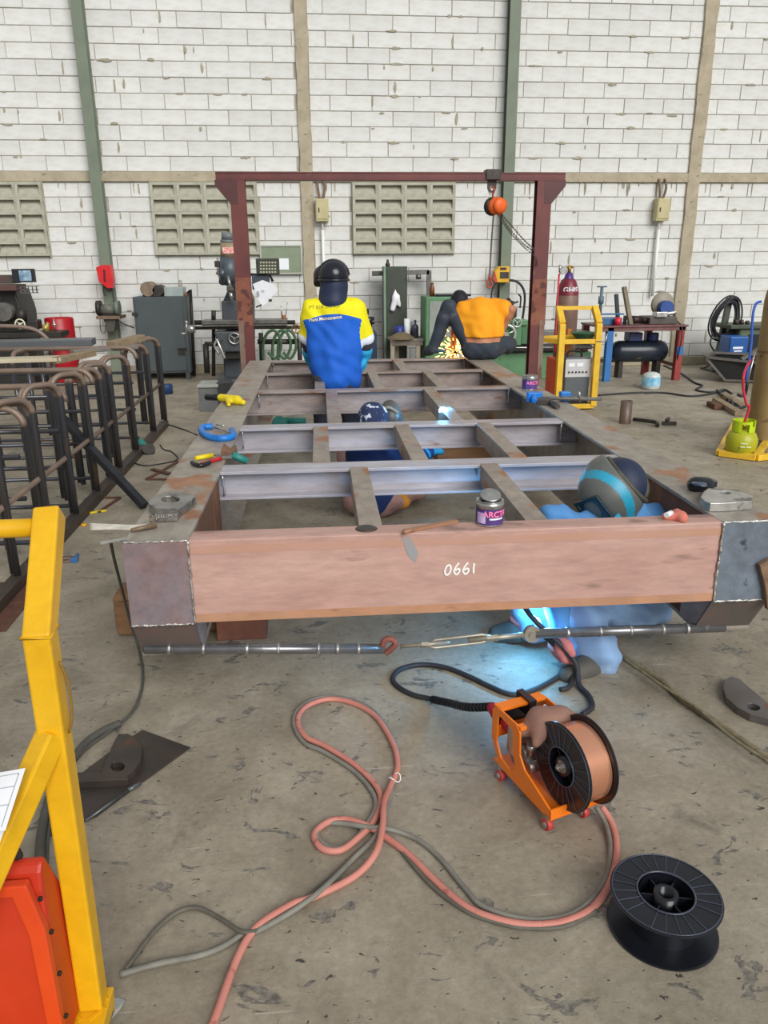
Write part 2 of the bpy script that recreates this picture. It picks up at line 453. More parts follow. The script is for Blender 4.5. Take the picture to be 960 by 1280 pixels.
struct('trim_3', rough_col(*cols[1]), CONC, 'rough tan concrete column above the red and blue table', 'column')
for nm, (a, b), lb in (('trim_4', pill[0], 'green steel post carrying the bench grinder'), ('trim_5', pill[1], 'green steel post behind the orange chain hoist')):
    mb = MB(); Y0 = WALL_Y-0.17
    mb.box((a, Y0, 0), (b, Y0+0.012, 6.6)); mb.box((a, Y0+0.15, 0), (b, Y0+0.162, 6.6)); mb.box(((a+b)/2-0.004, Y0+0.012, 0), ((a+b)/2+0.004, Y0+0.15, 6.6))
    struct(nm, mb, GREEN_STEEL, lb, 'post')
struct('baseboard_back', MB().box((-16, WALL_Y-0.05, 0), (18, WALL_Y+0.02, 0.13)), CONC, 'low concrete plinth along the foot of the wall', 'plinth', bev=0.01)
def smears(seed, n, zr, parent):
    rnd = random.Random(seed); mb = MB()
    for _ in range(n):
        x = rnd.uniform(-4.6, 7.0); z = BAND[1]+.2*rnd.randint(0, 10)+rnd.uniform(-.02, .02) if zr else BAND[0]-.2*rnd.randint(0, 12)+rnd.uniform(-.02, .02)
        if not zr and any(w[0]-.15 < x < w[1]+.15 for w in wins) and z > WZ[0]-.1: continue
        if any(a-.15 < x < b+.15 for a, b in cols+pill): continue
        vert = rnd.random() < .45; L_ = rnd.uniform(.02, .10); W_ = rnd.uniform(.008, .022); k = rnd.randint(7, 11)
        sx, sz = (W_, L_) if vert else (L_, W_)
        mb.prism([(sx*math.cos(2*PI*i/k)*rnd.uniform(.55, 1.2), sz*math.sin(2*PI*i/k)*rnd.uniform(.55, 1.2)) for i in range(k)], (x, WALL_Y+.006, z-(L_ if vert else 0)), (1, 0, 0), (0, 0, 1), (0, -.010-rnd.uniform(0, .004), 0))
    if not zr:
        for _ in range(70):                                      # runs of slurry below the band
            x = rnd.uniform(-4.6, 7.0)
            if any(w[0]-.1 < x < w[1]+.1 for w in wins) or any(a-.1 < x < b+.1 for a, b in cols+pill): continue
            L_ = rnd.uniform(.05, .2); W_ = rnd.uniform(.004, .010)
            mb.prism([(-W_, 0), (W_, 0), (W_*.5, -L_*.7), (0, -L_), (-W_*.6, -L_*.6)], (x, WALL_Y+.006, BAND[0]), (1, 0, 0), (0, 0, 1), (0, -.011, 0))
    o = obj('mortar_smear', mb, M('smear_mortar', 'aaa491', '97907c', 12, .95, bump=.3), parent); o['kind'] = 'stuff'
smears(1, 90, True, wall_up); smears(2, 90, False, wall_lo)
# cement ventilation blocks
def vent_mesh():
    w, h, d = 0.187, 0.0985, 0.05; mb = MB()
    ow = [(-w, -h), (w, -h), (w, h), (-w, h)]; iw = [(-w+.04, -h+.04), (w-.04, -h+.04), (w-.04, h-.035), (-w+.04, h-.035)]
    mb.ring(ow, iw, (0, -d, 0), (1, 0, 0), (0, 0, 1), (0, 0.10, 0))
    mb.add([(-w+.04, -d+.012, -h+.04), (w-.04, -d+.012, -h+.04), (w-.04, d-.005, h-.035), (-w+.04, d-.005, h-.035)], [(0, 1, 2, 3)])
    return mb
win_labels = ['cement vent-block window at the far left above the mill', 'cement vent-block window behind the milling machine motor', 'cement vent-block window right of the standing welder']
vm = None
for i, (a, b) in enumerate(wins):
    t = thing('window_%d' % (i+1), win_labels[i], 'window', (a, WALL_Y, WZ[0])); t['kind'] = 'structure'
    obj('window_surround', MB().ring([(a-.01, WZ[0]-.02), (b+.01, WZ[0]-.02), (b+.01, WZ[1]+.01), (a-.01, WZ[1]+.01)], [(a+.005, WZ[0]), (b-.005, WZ[0]), (b-.005, WZ[1]-.005), (a+.005, WZ[1]-.005)], (0, WALL_Y-0.02, 0), (1, 0, 0), (0, 0, 1), (0, .035, 0)), VENT, t)
    for r in range(5):
        for c in range(4):
            if vm is None:
                vm = obj('vent_block', vent_mesh(), VENT, None, loc=(0, 0, 0)); vm.parent = t; proto = vm
            else: proto = copy_to(vm, t, (0, 0, 0))
            proto.location = Vector((a+(b-a)*(c+.5)/4, WALL_Y-0.012+random.uniform(-.006, .004), WZ[0]+(WZ[1]-WZ[0])*(r+.5)/5)) - org(t)
            proto.scale = ((b-a)/4/0.376, 1, (WZ[1]-WZ[0])/5/0.198)


# ------------------------------------------------------------------ the steel skid frame
FR = -0.0098; FX, FY, FW_, RW, FL, ZT, ZB, ZC = -0.676, 2.567, 2.373, 0.222, 5.28, 0.69, 0.20, 0.375
_c, _s = math.cos(FR), math.sin(FR)
def FP(a, b, z): return Vector((FX+_c*a-_s*b, FY+_s*a+_c*b, z))
def fbox(mb, a0, b0, z0, a1, b1, z1):
    return mb.obox(FP((a0+a1)/2, (b0+b1)/2, (z0+z1)/2), (FP((a1), 0, 0)-FP(a0, 0, 0))/2, (FP(0, b1, 0)-FP(0, b0, 0))/2, Vector((0, 0, (z1-z0)/2)))
RAIL = M('rail_plate', 'aaa499', '968b80', 3.0, 0.5, 0.12, bump=0.1, c3='a5775a', sc3=5.0, t3=0.58, grime=.5, stretch=(1, .7, 1))
ENDPL = M('end_plate_steel', '8d8790', '9a7c78', 3.5, 0.42, 0.2, bump=0.06, c3='56607a', sc3=4.0, t3=0.60, grime=.4)
ENDPL2 = M('blued_end_plate', '7d8a99', '6c7480', 4.0, 0.42, 0.2, bump=0.06, c3='3f444c', sc3=14.0, t3=0.66, grime=.45)
PRIMER = M('pink_primer_channel', 'cca89c', 'bd958a', 2.2, 0.6, 0.1, bump=0.06, c3='94776e', sc3=5.5, t3=0.61, stretch=(0.5, 1, 2.2), grime=.38)
ORANGE_RUST = M('orange_rust', 'c48e66', 'b8907a', 3.0, 0.65, 0.1, c3='a0745c', sc3=9, t3=0.62, stretch=(0.4, 1, 1), grime=.35)
WEB = M('mill_scale_web', 'bdbcc6', 'a7a0a4', 2.6, 0.4, 0.15, bump=0.04, c3='8b6f66', sc3=7.0, t3=0.64, stretch=(0.4, 1, 2), grime=.4)
WEB2 = M('brown_mill_scale', 'a59a98', '94847e', 3.0, 0.48, 0.12, bump=0.06, c3='86654f', sc3=6.0, t3=0.60, stretch=(0.5, 1, 1.5), grime=.5)
WELD = M('weld_bead', 'd8d6d2', '8e8a86', 40.0, 0.35, 0.8, bump=0.6)
frame = thing('skid_frame', 'large rusty steel skid frame being welded on the floor', 'steel frame', FP(FW_/2, 0, 0))
def rail(a0, mat_end, lbl):
    a1 = a0+RW; am = (a0+a1)/2; mb = MB()
    fbox(mb, a0, 0.0, ZT-0.016, a1, FL, ZT)
    fbox(mb, am-0.006, 0.10, ZB+0.014, am+0.006, FL, ZT-0.016)
    fbox(mb, a0, 0.10, ZB, a1, FL, ZB+0.014)
    r = obj('side_rail', mb, RAIL, frame, bev=0.002)
    ai = a1-0.012 if a0 < 1 else a0+0.012
    obj('inner_web', fbox(MB(), ai-.005, .10, ZB+.014, ai+.005, .92, ZT-.016), M('rust_web', '7d5238', '5c4434', 3, .7, .05, c3='8f5a34', sc3=3, t3=.55, stretch=(1, 2, .4), grime=.4), r, label='rust-brown inner web plate')
    obj('end_plate', fbox(MB(), a0, -0.006, ZC, a1, 0.006, ZT-0.002), mat_end, r, label=lbl)
    pm = MB(); t = Vector((0, 0.0, 0.0))
    p = [FP(a0, 0.0, ZC), FP(a1, 0.0, ZC), FP(a1, 0.112, ZB), FP(a0, 0.112, ZB)]
    n = Vector((0, 0.008, 0.006)); pm.add(p+[q+n for q in p], [(0, 1, 2, 3), (7, 6, 5, 4), (0, 4, 5, 1), (1, 5, 6, 2), (2, 6, 7, 3), (3, 7, 4, 0)])
    obj('chamfer_plate', pm, M('dark_chamfer', '66625f', '7d6a65', 5, 0.45, 0.2), r)
    for aa in (a0+0.004, a1-0.004):
        tri = MB()
        q = [FP(aa-.003, 0.006, ZC+.0), FP(aa-.003, 0.112, ZB), FP(aa-.003, 0.24, ZB), FP(aa-.003, 0.24, ZC+.1), FP(aa-.003, 0.006, ZC+.1)]
        tri.add(q+[w+Vector((.006, 0, 0)) for w in q], [(0, 1, 2, 3, 4), (9, 8, 7, 6, 5)]+[(i, (i+1) % 5, 5+(i+1) % 5, 5+i) for i in range(5)])
        obj('cheek_plate', tri, WEB2, r)
    wb = MB()
    def bead(p, q, k):
        pts = [p.lerp(q, i/k)+Vector((random.uniform(-1, 1), random.uniform(-1, 1), random.uniform(-1, 1)))*.0018 for i in range(k+1)]
        wb.tube(pts, [0.0045*random.uniform(.6, 1.5) for _ in pts], 6)
    bead(FP(a0, -.004, ZC), FP(a1, -.004, ZC), 26); bead(FP(a0, -.002, ZT), FP(a1, -.002, ZT), 26)
    inner = a1 if a0 < 1 else a0
    bead(FP(inner, -.006, ZC), FP(inner, -.006, ZT), 30)
    obj('weld_bead', wb, WELD, r)
    return r
rail(0.0, ENDPL, 'purple-brown mill scale end plate'); rail(FW_-RW, ENDPL2, 'bluish grey end plate')
# front channel
mb = MB(); A0, A1 = RW, FW_-RW
fbox(mb, A0, 0.0, ZC, A1, 0.012, ZT-0.0)
fbox(mb, A0, 0.012, ZT-0.013, A1, 0.10, ZT); fbox(mb, A0, 0.012, ZC, A1, 0.10, ZC+0.013)
fb = obj('front_beam', mb, PRIMER, frame, bev=0.004, label='pink primed channel with a white hand-painted number')
obj('rust_band', fbox(MB(), A0, -0.0012, ZC+0.002, A1, 0.002, ZC+0.034), ORANGE_RUST, fb, label='orange rusty lower edge')
obj('rust_band', fbox(MB(), A0, -0.0012, ZT-0.05, A1, 0.002, ZT-0.022), M('pale_rust', 'bb9076', 'c2988c', 5, 0.6, 0.1, stretch=(0.4, 1, 1)), fb)
# painted number 0661
def stroke_number():
    mb = MB(); c0 = V(578, 713, FY-0.02); sc = 3.0/FOC*0.9
    def P(x, y): return FP(A0, 0, 0)*0+Vector((c0.x+(x-38)*sc*0.62, c0.y-0.0, c0.z-(y-22)*sc*0.62))
    S = []
    def ell(cx, cy, rx, ry, t0, t1, tilt=0.2): return [(cx+rx*math.cos(t)+tilt*(-ry*math.sin(t)), cy-ry*math.sin(t)) for t in [t0+(t1-t0)*i/18 for i in range(19)]]
    S.append([(8+6*math.cos(t)-2.0*math.sin(t)*-1, 22-11*math.sin(t)) for t in [2*PI*i/20 for i in range(21)]])
    for x0 in (26, 45):
        S.append([(x0+5, 7), (x0-1, 15), (x0-5, 24), (x0-3, 30), (x0+1, 32.5), (x0+6, 27), (x0+6.5, 22), (x0+3, 20), (x0-3, 24)])
    S.append([(63, 9), (62, 20), (62.5, 32)])
    for s in S:
        pts = [P(*q) for q in s]
        for p in pts:                                            # paint lies on the web face
            b = (p.x-FX)*-0+0; p.y = FP((p.x-FX), -0.0016, 0).y
        mb.tube(curve_pts(pts, 4), 0.0042, 6)
    for v in mb.v:
        yb = FP(v.x-FX, -0.0016, 0).y; v.y = yb+(v.y-yb)*0.25
    return mb
obj('painted_number', stroke_number(), M('white_paint', 'f4f2ee', rough=0.7), fb, label='white hand-painted number 0661')
# cross beams (H sections) and stringers
BEAMS = [(0.94, 0.14, 0.135), (1.92, 0.15, 0.12), (3.28, 0.18, 0.11), (4.28, 0.19, 0.11), (5.17, 0.19, 0.11)]
for i, (b0, h, w) in enumerate(BEAMS):
    mb = MB(); a0, a1 = RW/2+0.008, FW_-RW/2-0.008
    fbox(mb, RW-0.01, b0, ZT-0.019-0.0, FW_-RW+0.01, b0+w, ZT-0.004)
    fbox(mb, a0, b0+w/2-0.005, ZT-h+0.01, a1, b0+w/2+0.005, ZT-0.015)
    fbox(mb, a0, b0, ZT-h, a1, b0+w, ZT-h+0.012)
    cb = obj('cross_beam', mb, WEB if i < 2 else WEB2, frame, bev=0.0015)
    for a in (RW+0.01, FW_-RW-0.01):
        gm = MB(); pts = [FP(a, b0+0.005, ZT-0.02-0.1*k/6)+Vector((random.uniform(-1, 1)*.003,)*3) for k in range(7)]
        gm.tube(pts, 0.006, 6); obj('weld_bead', gm, WELD, cb)
ROWS = [((0.10, 0.94), (0.865, 1.485), .085), ((1.075, 1.92), (0.69, 1.17, 1.66), .085), ((2.04, 3.28), (0.775, 1.52), .085), ((3.39, 4.28), (0.69, 1.15, 1.64), .08), ((4.39, 5.17), (0.80, 1.46), .09)]
for (b0, b1), aa, w in ROWS:
    for a in aa:
        mb = MB(); fbox(mb, a-w/2, b0-0.02, ZT-0.016, a+w/2, b1+0.02, ZT-0.002)
        for sg in (-1, 1): fbox(mb, a+sg*(w/2-0.004)-0.004, b0, ZT-0.10, a+sg*(w/2-0.004)+0.004, b1, ZT-0.016)
        obj('stringer', mb, M('stringer_steel', 'a89d91', '94877d', 4, 0.5, 0.12, c3='a5744f', sc3=5.5, t3=0.58, stretch=(1, .6, 1), grime=.5), frame, bev=0.002)
# pull bar: pipes, clevis and turnbuckle across the skid noses
PIPE = M('scaled_pipe', '77787c', '908f92', 7, 0.28, 0.7, c3='a8a6a4', sc3=20, t3=0.62, stretch=(1.5, 1, .4))
YP = FY+0.085
def pp(px, py): return V(px, py, YP)
for q0, q1, marks in (((181, 811), (480, 811), (.1, .24, .42, .55, .72, .80, .89)), ((668, 792), (905, 784), (.17, .34, .50, .67, .8))):
    a, b = pp(*q0), pp(*q1)
    p = obj('pull_pipe', MB().cyl(a, b, 0.0195, n=18), PIPE, frame)
    for t in marks:
        c = a.lerp(b, t); d = (b-a).normalized()*0.006
        obj('weld_ring', MB().cyl(c-d, c+d, 0.0215, n=14), WELD, p)
TB = M('turnbuckle_steel', 'b9b2a4', '8d8474', 14, 0.45, 0.6)


bd = MB(); e0, e1 = pp(535, 806), pp(612, 797)
for dz in (-.017, .017): bd.tube([e0+Vector((0, 0, dz*.4)), e0.lerp(e1, .12)+Vector((0, 0, dz)), e0.lerp(e1, .88)+Vector((0, 0, dz)), e1+Vector((0, 0, dz*.4))], 0.006, 8)
tbo = obj('turnbuckle', bd, TB, frame)
obj('end_nut', MB().cyl(pp(526, 806), pp(538, 806), 0.014, n=6, smooth=False).cyl(pp(608, 798), pp(622, 797), 0.014, n=6, smooth=False), TB, tbo)
obj('threaded_rod', MB().cyl(pp(500, 808), pp(562, 803), 0.008).cyl(pp(585, 800), pp(662, 793), 0.010), TB, tbo)
obj('hook', MB().tube(curve_pts([pp(478, 812), pp(480, 801), pp(489, 799), pp(494, 805), pp(488, 812), pp(482, 817)], 5), 0.012, 8), M('rusty_hook', '9a5a4c', '7c4a40', 20, .7, .2), tbo)
c = pp(665, 792); obj('eye_ring', MB().cyl(c-Vector((0, .012, 0)), c+Vector((0, .012, 0)), 0.033, n=20).cyl(c-Vector((0, .018, 0)), c+Vector((0, .018, 0)), 0.016, n=14), TB, tbo)

# ------------------------------------------------------------------ gantry with chain hoist
GY = 8.3
MAROON = M('maroon_paint', '6d3734', '5a2d2c', 3, 0.5, 0.1, c3='7b5142', sc3=6, t3=0.70)
BARE = M('bare_rusty_column', '8a7d72', '7a5a4c', 6, 0.6, 0.25, c3='6b4a40', sc3=9, t3=.6)
xl = V(297.5, 240, GY).x; xr = V(679, 235, GY).x; zt = V(480, 216, GY).z; zb = V(480, 226, GY).z
gan = thing('gantry', 'maroon painted steel gantry spanning the far end of the skid', 'gantry', ((xl+xr)/2, GY, 0))
x0 = V(270, 220, GY).x; x1 = V(705, 218, GY).x
mb = MB()
mb.box((x0, GY-.06, zt-.012), (x1, GY+.06, zt)); mb.box((x0, GY-.06, zb), (x1, GY+.06, zb+.012)); mb.box((x0, GY-.055, zb+.012), (x1, GY-.045, zt-.012)); mb.box((x0, GY+.045, zb+.012), (x1, GY+.055, zt-.012))
obj('top_beam', mb, MAROON, gan, bev=.002)
for x, sg in ((xl, -1), (xr, 1)):
    mb = MB(); w = .075
    for yy in (-.06, .048): mb.box((x-w, GY+yy, .02), (x+w, GY+yy+.012, zb))
    mb.box((x-.005, GY-.048, .02), (x+.005, GY+.048, zb))
    cl = obj('column', mb, MAROON, gan)
    obj('base_plate', MB().box((x-.12, GY-.12, 0), (x+.12, GY+.12, .02)), BARE, cl)
    q0 = V(302 if sg < 0 else 671, 400, GY).z; z0 = 0.02
    obj('bare_strip', MB().box((x-w*.35-.045*sg*-1, GY-.068, z0), (x+w*.35+.045*sg, GY-.060, q0)), BARE, cl, label='bare greyish lower strip')
    obj('rust_sleeve', MB().box((x-w-.003, GY-.064, q0-.05), (x+w+.003, GY-.058, q0+.42)), M('rust_brown', '7a4436', '8c5a45', 7, .7, .1, c3='59332d', sc3=12, t3=.55), cl)
    g = obj('gusset', MB().prism([(0, 0), (sg*(.075+.14), 0), (sg*(.075+.14), -.05), (sg*.075, -.22), (0, -.22)], (x, GY-.062, zb), (1, 0, 0), (0, 0, 1), (0, .012, 0)), M('dark_maroon', '55292a', '4a2424', 4, .5), gan)
# hoist hung from a shackle plate
ORANGE = M('hoist_orange', 'f06a25', 'd85a20', 10, .45, c3='8e4a28', sc3=18, t3=.68)
DARKST = M('dark_steel', '3a3634', '4c4642', 12, .5, .6)
CHAIN = M('chain_steel', '6a625c', '4b4541', 60, .45, .8)
def chain(mb, pts, lk=0.024, r=0.0042):
    L = 0; acc = [pts[0]]
    for a, b in zip(pts, pts[1:]):
        n = max(1, int((b-a).length/(lk*.78)))
        acc += [a.lerp(b, (i+1)/n) for i in range(n)]
    for i in range(len(acc)-1):
        a, b = acc[i], acc[i+1]; d = (b-a).normalized(); s = d.orthogonal().normalized()
        if i % 2: s = d.cross(s)
        m = (a+b)/2; h = lk/2
        mb.tube([m+d*h*.6+s*.5*lk*.55, m+d*h, m+d*h*.6-s*.5*lk*.55, m-d*h*.6-s*.5*lk*.55, m-d*h, m-d*h*.6+s*.5*lk*.55], r, 4, closed=True)
    return mb
hx = V(614.5, 240, GY); 
ho = thing('chain_hoist', 'orange hand chain hoist hanging from the gantry beam', 'chain hoist', (hx.x, GY, V(621, 272, GY).z))
obj('beam_clamp', MB().box((V(606, 222, GY).x, GY-.075, V(615, 225.5, GY).z), (V(624, 222, GY).x, GY+.075, V(615, 215, GY).z+.02)), DARKST, ho, bev=.004)
lug = MB(); cz = V(614.5, 235, GY).z
lug.ring([(-.045, .10), (-.045, 0), (-.032, -.032), (0, -.045), (.032, -.032), (.045, 0), (.045, .10), (0, .10)], [(-.018, .018), (-.025, 0), (-.018, -.018), (0, -.025), (.018, -.018), (.025, 0), (.018, .018), (0, .025)], (hx.x, GY-.012, cz), (1, 0, 0), (0, 0, 1), (0, .024, 0))
obj('lug', lug, DARKST, ho)
obj('top_hook', MB().tube(curve_pts([V(615, 233, GY), V(618, 237, GY-.02), V(616, 243, GY), V(617, 249, GY)], 5), .011, 8), M('hook_red', 'a84a38', rough=.5), ho)
c0 = V(621.5, 257.5, GY)
obj('hoist_body', MB().lathe([(0, -.07), (.055, -.07), (.075, -.06), (.085, -.02), (.085, .03), (.0, .03)], c0, (.35, -.94, 0), 24), ORANGE, ho)
obj('hoist_cover', MB().lathe([(0, .03), (.07, .03), (.08, .045), (.07, .075), (.035, .085), (0, .085)], c0, (.35, -.94, 0), 20), ORANGE, ho)
obj('hand_wheel', MB().lathe([(0, -.12), (.085, -.12), (.09, -.105), (.075, -.095), (.09, -.085), (.085, -.07), (0, -.07)], c0, (.35, -.94, 0), 24), DARKST, ho)
obj('load_chain', chain(MB(), [V(617, 268, GY), V(614.5, 300, GY), V(612, 345, GY)]), CHAIN, ho)
xc = xr-.06
obj('hand_chain', chain(chain(chain(MB(), curve_pts([V(625, 268, GY), V(636, 285, GY-.03), V(652, 303, GY-.07), V(667, 314, GY-.085)], 6)), curve_pts([V(627, 268, GY), V(640, 283, GY-.03), V(655, 300, GY-.07), V(668, 312, GY-.085)], 6)), curve_pts([V(622, 268, GY), V(637, 290, GY-.03), V(655, 309, GY-.07), V(670, 322, GY-.085), V(671, 332, GY-.085)], 6), .02, .0032), CHAIN, ho)
hk = V(612, 350, GY)
obj('bottom_hook', MB().cyl(V(612, 344, GY), V(612, 349, GY), .014).tube(curve_pts([V(612, 348, GY), V(608.5, 353, GY), V(610, 359, GY), V(614, 359, GY), V(615, 354, GY), V(612.5, 349, GY)], 5), .009, 8), M('hook_red', 'a84a38'), ho)
# yellow reel on the green post
ry = WALL_Y-.20
rl = thing('cable_reel', 'yellow cable reel box fixed on the green wall post', 'cable reel', V(624, 355, ry))
a, b, c, d = px_box(615, 333, 634, 353, ry)
obj('housing', MB().prism([(a+.06, c), (b, c), (b, d), (a+.07, d), (a+.01, d-.07), (a, c+.07)], (0, ry-.14, 0), (1, 0, 0), (0, 0, 1), (0, .165, 0)), M('reel_yellow', 'e8b41e', 'd09c18', 8, .5), rl, bev=.01)
obj('label_plate', MB().box((a+.09, ry-.146, c+.06), (b-.01, ry-.14, d-.08)), DARKST, rl)
obj('slot', MB().box((a+.09, ry-.146, d-.05), (b-.05, ry-.14, d-.015)), DARKST, rl)
obj('red_trim', MB().prism([(a-.015, c+.05), (a+.03, c), (a+.06, c), (a+.01, d-.07)], (0, ry-.145, 0), (1, 0, 0), (0, 0, 1), (0, .12, 0)), M('reel_red', 'b5432f', rough=.5), rl)
obj('cable', MB().tube(curve_pts([V(634, 350, ry-.1), V(646, 352, ry-.12), V(654, 361, ry-.12), V(656, 375, ry-.12), V(653, 400, ry-.1)], 6), .018, 8).tube(curve_pts([V(622, 352, ry-.1), V(616, 360, ry-.12), V(614, 372, ry-.12), V(614, 388, ry-.1)], 6), .012, 8), M('black_rubber', '26262a', '33343a', 20, .6), rl)
# ------------------------------------------------------------------ shared materials
YEL = M('trolley_yellow', 'eab616', 'dfa912', 6, .38, c3='b98312', sc3=14, t3=.70, grime=.15)
YEL2 = M('far_trolley_yellow', 'f0c63a', 'e0b02c', 8, .45, c3='b08a2c', sc3=18, t3=.68)
BLACKP = M('black_plastic', '17191f', '1d2028', 12, .28)
RUB = M('black_rubber', '26262a', '33343a', 20, .6)
REDMACH = M('machine_red', 'c8391f', 'b93018', 5, .42, c3='a02a18', sc3=12, t3=.7)
SILVER = M('bright_steel', 'c9c8c4', '9b9a97', 20, .3, .85)
GREYST = M('grey_steel', '8f8e8a', '74726e', 12, .42, .6)
WOOD = M('timber', '8c6846', '725036', 6, .8, c3='5d4330', sc3=9, t3=.62, stretch=(.4, 4, 4), bump=.3)
PALEWOOD = M('pale_timber', '968469', '7d6c54', 6, .8, stretch=(.3, 4, 4), bump=.2)
WHITE = M('white_sheet', 'f2f4f8', 'e6e9ef', 3, .7)
RUST = M('rusty_scrap', '6f4a3a', '553a30', 14, .75, .2, bump=.3)
DKRUST = M('dark_rusty_steel', '4a4643', '5c5048', 8, .5, .5, c3='6e4f3e', sc3=10, t3=.64)
BLUEP = M('clamp_blue', '1f7fd6', '1a6fc0', 9, .4, c3='1a4f86', sc3=16, t3=.68)
REDP = M('red_plastic', 'c8202c', 'b01c26', 9, .4)
TEAL = M('teal_plastic', '2f8f86', '27766f', 9, .5)
YTOOL = M('tool_yellow', 'f1d81c', 'd9c018', 9, .45)

# ------------------------------------------------------------------ yellow machine trolley, left foreground
p0 = G(117, 1252, .07)
tr = thing('machine_trolley', 'yellow square-tube trolley at the left edge close to camera', 'trolley', (p0.x-.3, p0.y, 0))
P = .05
k0 = Vector((p0.x, p0.y, .07)); k1 = V(50, 790, p0.y+.0); k2 = V(62, 640, 1.52)
def sqpost(pts, w):
    mb = MB(); n = len(pts); rings = []
    for i, p in enumerate(pts):
        a = pts[max(0, i-1)]; b = pts[min(n-1, i+1)]; d = (b-a).normalized(); x = Vector((1, 0, 0)); y = d.cross(x).normalized(); x = y.cross(d)
        rings += [p-x*w/2-y*w/2, p+x*w/2-y*w/2, p+x*w/2+y*w/2, p-x*w/2+y*w/2]
    fs = [(3, 2, 1, 0), tuple(range(4*n-4, 4*n))]
    for i in range(n-1):
        for k in range(4): fs.append((4*i+k, 4*i+(k+1) % 4, 4*i+4+(k+1) % 4, 4*i+4+k))
    return mb.add(rings, fs)
dx = Vector((-.62, 0, 0))
for sft in (Vector((0, 0, 0)), dx):
    po = obj('post', sqpost([k0+sft, k1+sft, k2+sft], P), YEL, tr, bev=.005)
    obj('weld_seam', MB().tube([k1+sft+Vector((s*P*.51, t*P*.51, 0)) for s, t in ((-1, -1), (1, -1), (1, 1), (-1, 1))], .003, 6, closed=True), YEL, po)
hz = V(30, 660, 1.50)
obj('handle_bar', MB().cyl((k2.x, hz.y, hz.z), (k2.x+dx.x, hz.y, hz.z), .0185, n=18), YEL, tr)
b0 = V(66, 915, p0.y-.01); b1 = V(-75, 1230, 1.10)
for sft in (Vector((0, 0, 0)),): obj('brace', MB().bar(b0+sft, b1+sft, .045, .045), YEL, tr, bev=.005)
tray = MB().box((p0.x-.64, p0.y-.42, .055), (p0.x+.035, p0.y+.035, .07))
ty = obj('base_plate', tray, YEL, tr, bev=.003)
tm = MB()
for i in range(7):
    for j in range(7):
        c = Vector((p0.x+.015-.045*i, p0.y+.015-.045*j, .0705)); s = 1 if (i+j) % 2 else -1
        tm.obox(c, Vector((.014, .014*s, 0)), Vector((-.003*s, .003, 0)), Vector((0, 0, .0012)))
obj('tread_pattern', tm, YEL, ty)
obj('base_rail', MB().bar((p0.x+.02, p0.y-.42, .045), (p0.x+.02, p0.y+.03, .045), .03, .03).bar((p0.x-.62, p0.y+.02, .045), (p0.x+.03, p0.y+.02, .045), .03, .03), YEL, ty, bev=.002)
for sx in (0, -.58):
    for sy in (-.02, -.38):
        c = Vector((p0.x-.02+sx, p0.y+sy, .022)); obj('caster', MB().cyl(c-Vector((.012, 0, 0)), c+Vector((.012, 0, 0)), .022, n=16).bar(c+Vector((0, 0, .0)), c+Vector((0, 0, .02)), .034, .02), RUB, tr)
obj('cable_clip', MB().tube(curve_pts([k0.lerp(k1, .93)+Vector((.028, 0, 0)), k0.lerp(k1, .87)+Vector((.038, .0, 0)), k0.lerp(k1, .8)+Vector((.036, 0, 0)), k0.lerp(k1, .76)+Vector((.027, 0, 0))], 5), .003, 6), M('clip_brass', '8a6a2a', rough=.5), tr)
# red welding machine on the trolley
mY = 1.24; cr = V(50, 1083, mY); xr_, zt_ = cr.x, cr.z
wm = thing('welding_machine', 'red-orange welding power source riding on the yellow trolley', 'welder', (xr_-.2, mY+.08, .07))
prof = [(0, .075), (-.02, .12), (-.005, zt_-.05), (.0, zt_-.015), (.015, zt_), (.03, zt_), (.16, zt_-.28), (.16, .075)]
obj('casing', MB().prism(prof, (xr_-.42, mY, 0), (0, 1, 0), (0, 0, 1), (.42, 0, 0)), REDMACH, wm, bev=.008)
fr_ = MB().ring([(xr_-.40, .10), (xr_+.0, .10), (xr_-.0, zt_-.13), (xr_-.02, zt_-.02), (xr_-.2, zt_-.02), (xr_-.40, zt_-.02)], [(xr_-.38, .12), (xr_-.03, .12), (xr_-.032, zt_-.14), (xr_-.05, zt_-.045), (xr_-.2, zt_-.045), (xr_-.38, zt_-.045)], (0, mY-.026, 0), (1, 0, 0), (0, 0, 1), (0, .02, 0))
obj('front_bezel', fr_, M('bezel_orange', 'dd4a1e', 'd24219', 6, .4), wm, bev=.003)
for q in ((51, 1122), (65, 1163), (83, 1268), (75, 1215)):
    c = V(q[0], q[1], mY-.026); obj('screw', MB().cyl(c, c-Vector((0, .006, 0)), .0045, n=10), M('black_screw', '1a1614', rough=.4), wm)
vt = MB()
for i in range(9):
    c = V(58, 1200, mY-.008)+Vector((0, 0, -.016*i)); vt.box((c.x-.03, c.y-.003, c.z), (c.x+.0, c.y+.004, c.z+.004))
obj('vent_slot', vt, M('vent_dark', '7c2012', rough=.6), wm)
obj('carry_handle', MB().tube(curve_pts([(xr_-.05, mY+.03, zt_-.0), (xr_-.07, mY+.02, zt_+.03), (xr_-.22, mY+.02, zt_+.03), (xr_-.25, mY+.03, zt_-.01)], 5), .010, 8), RUB, wm)
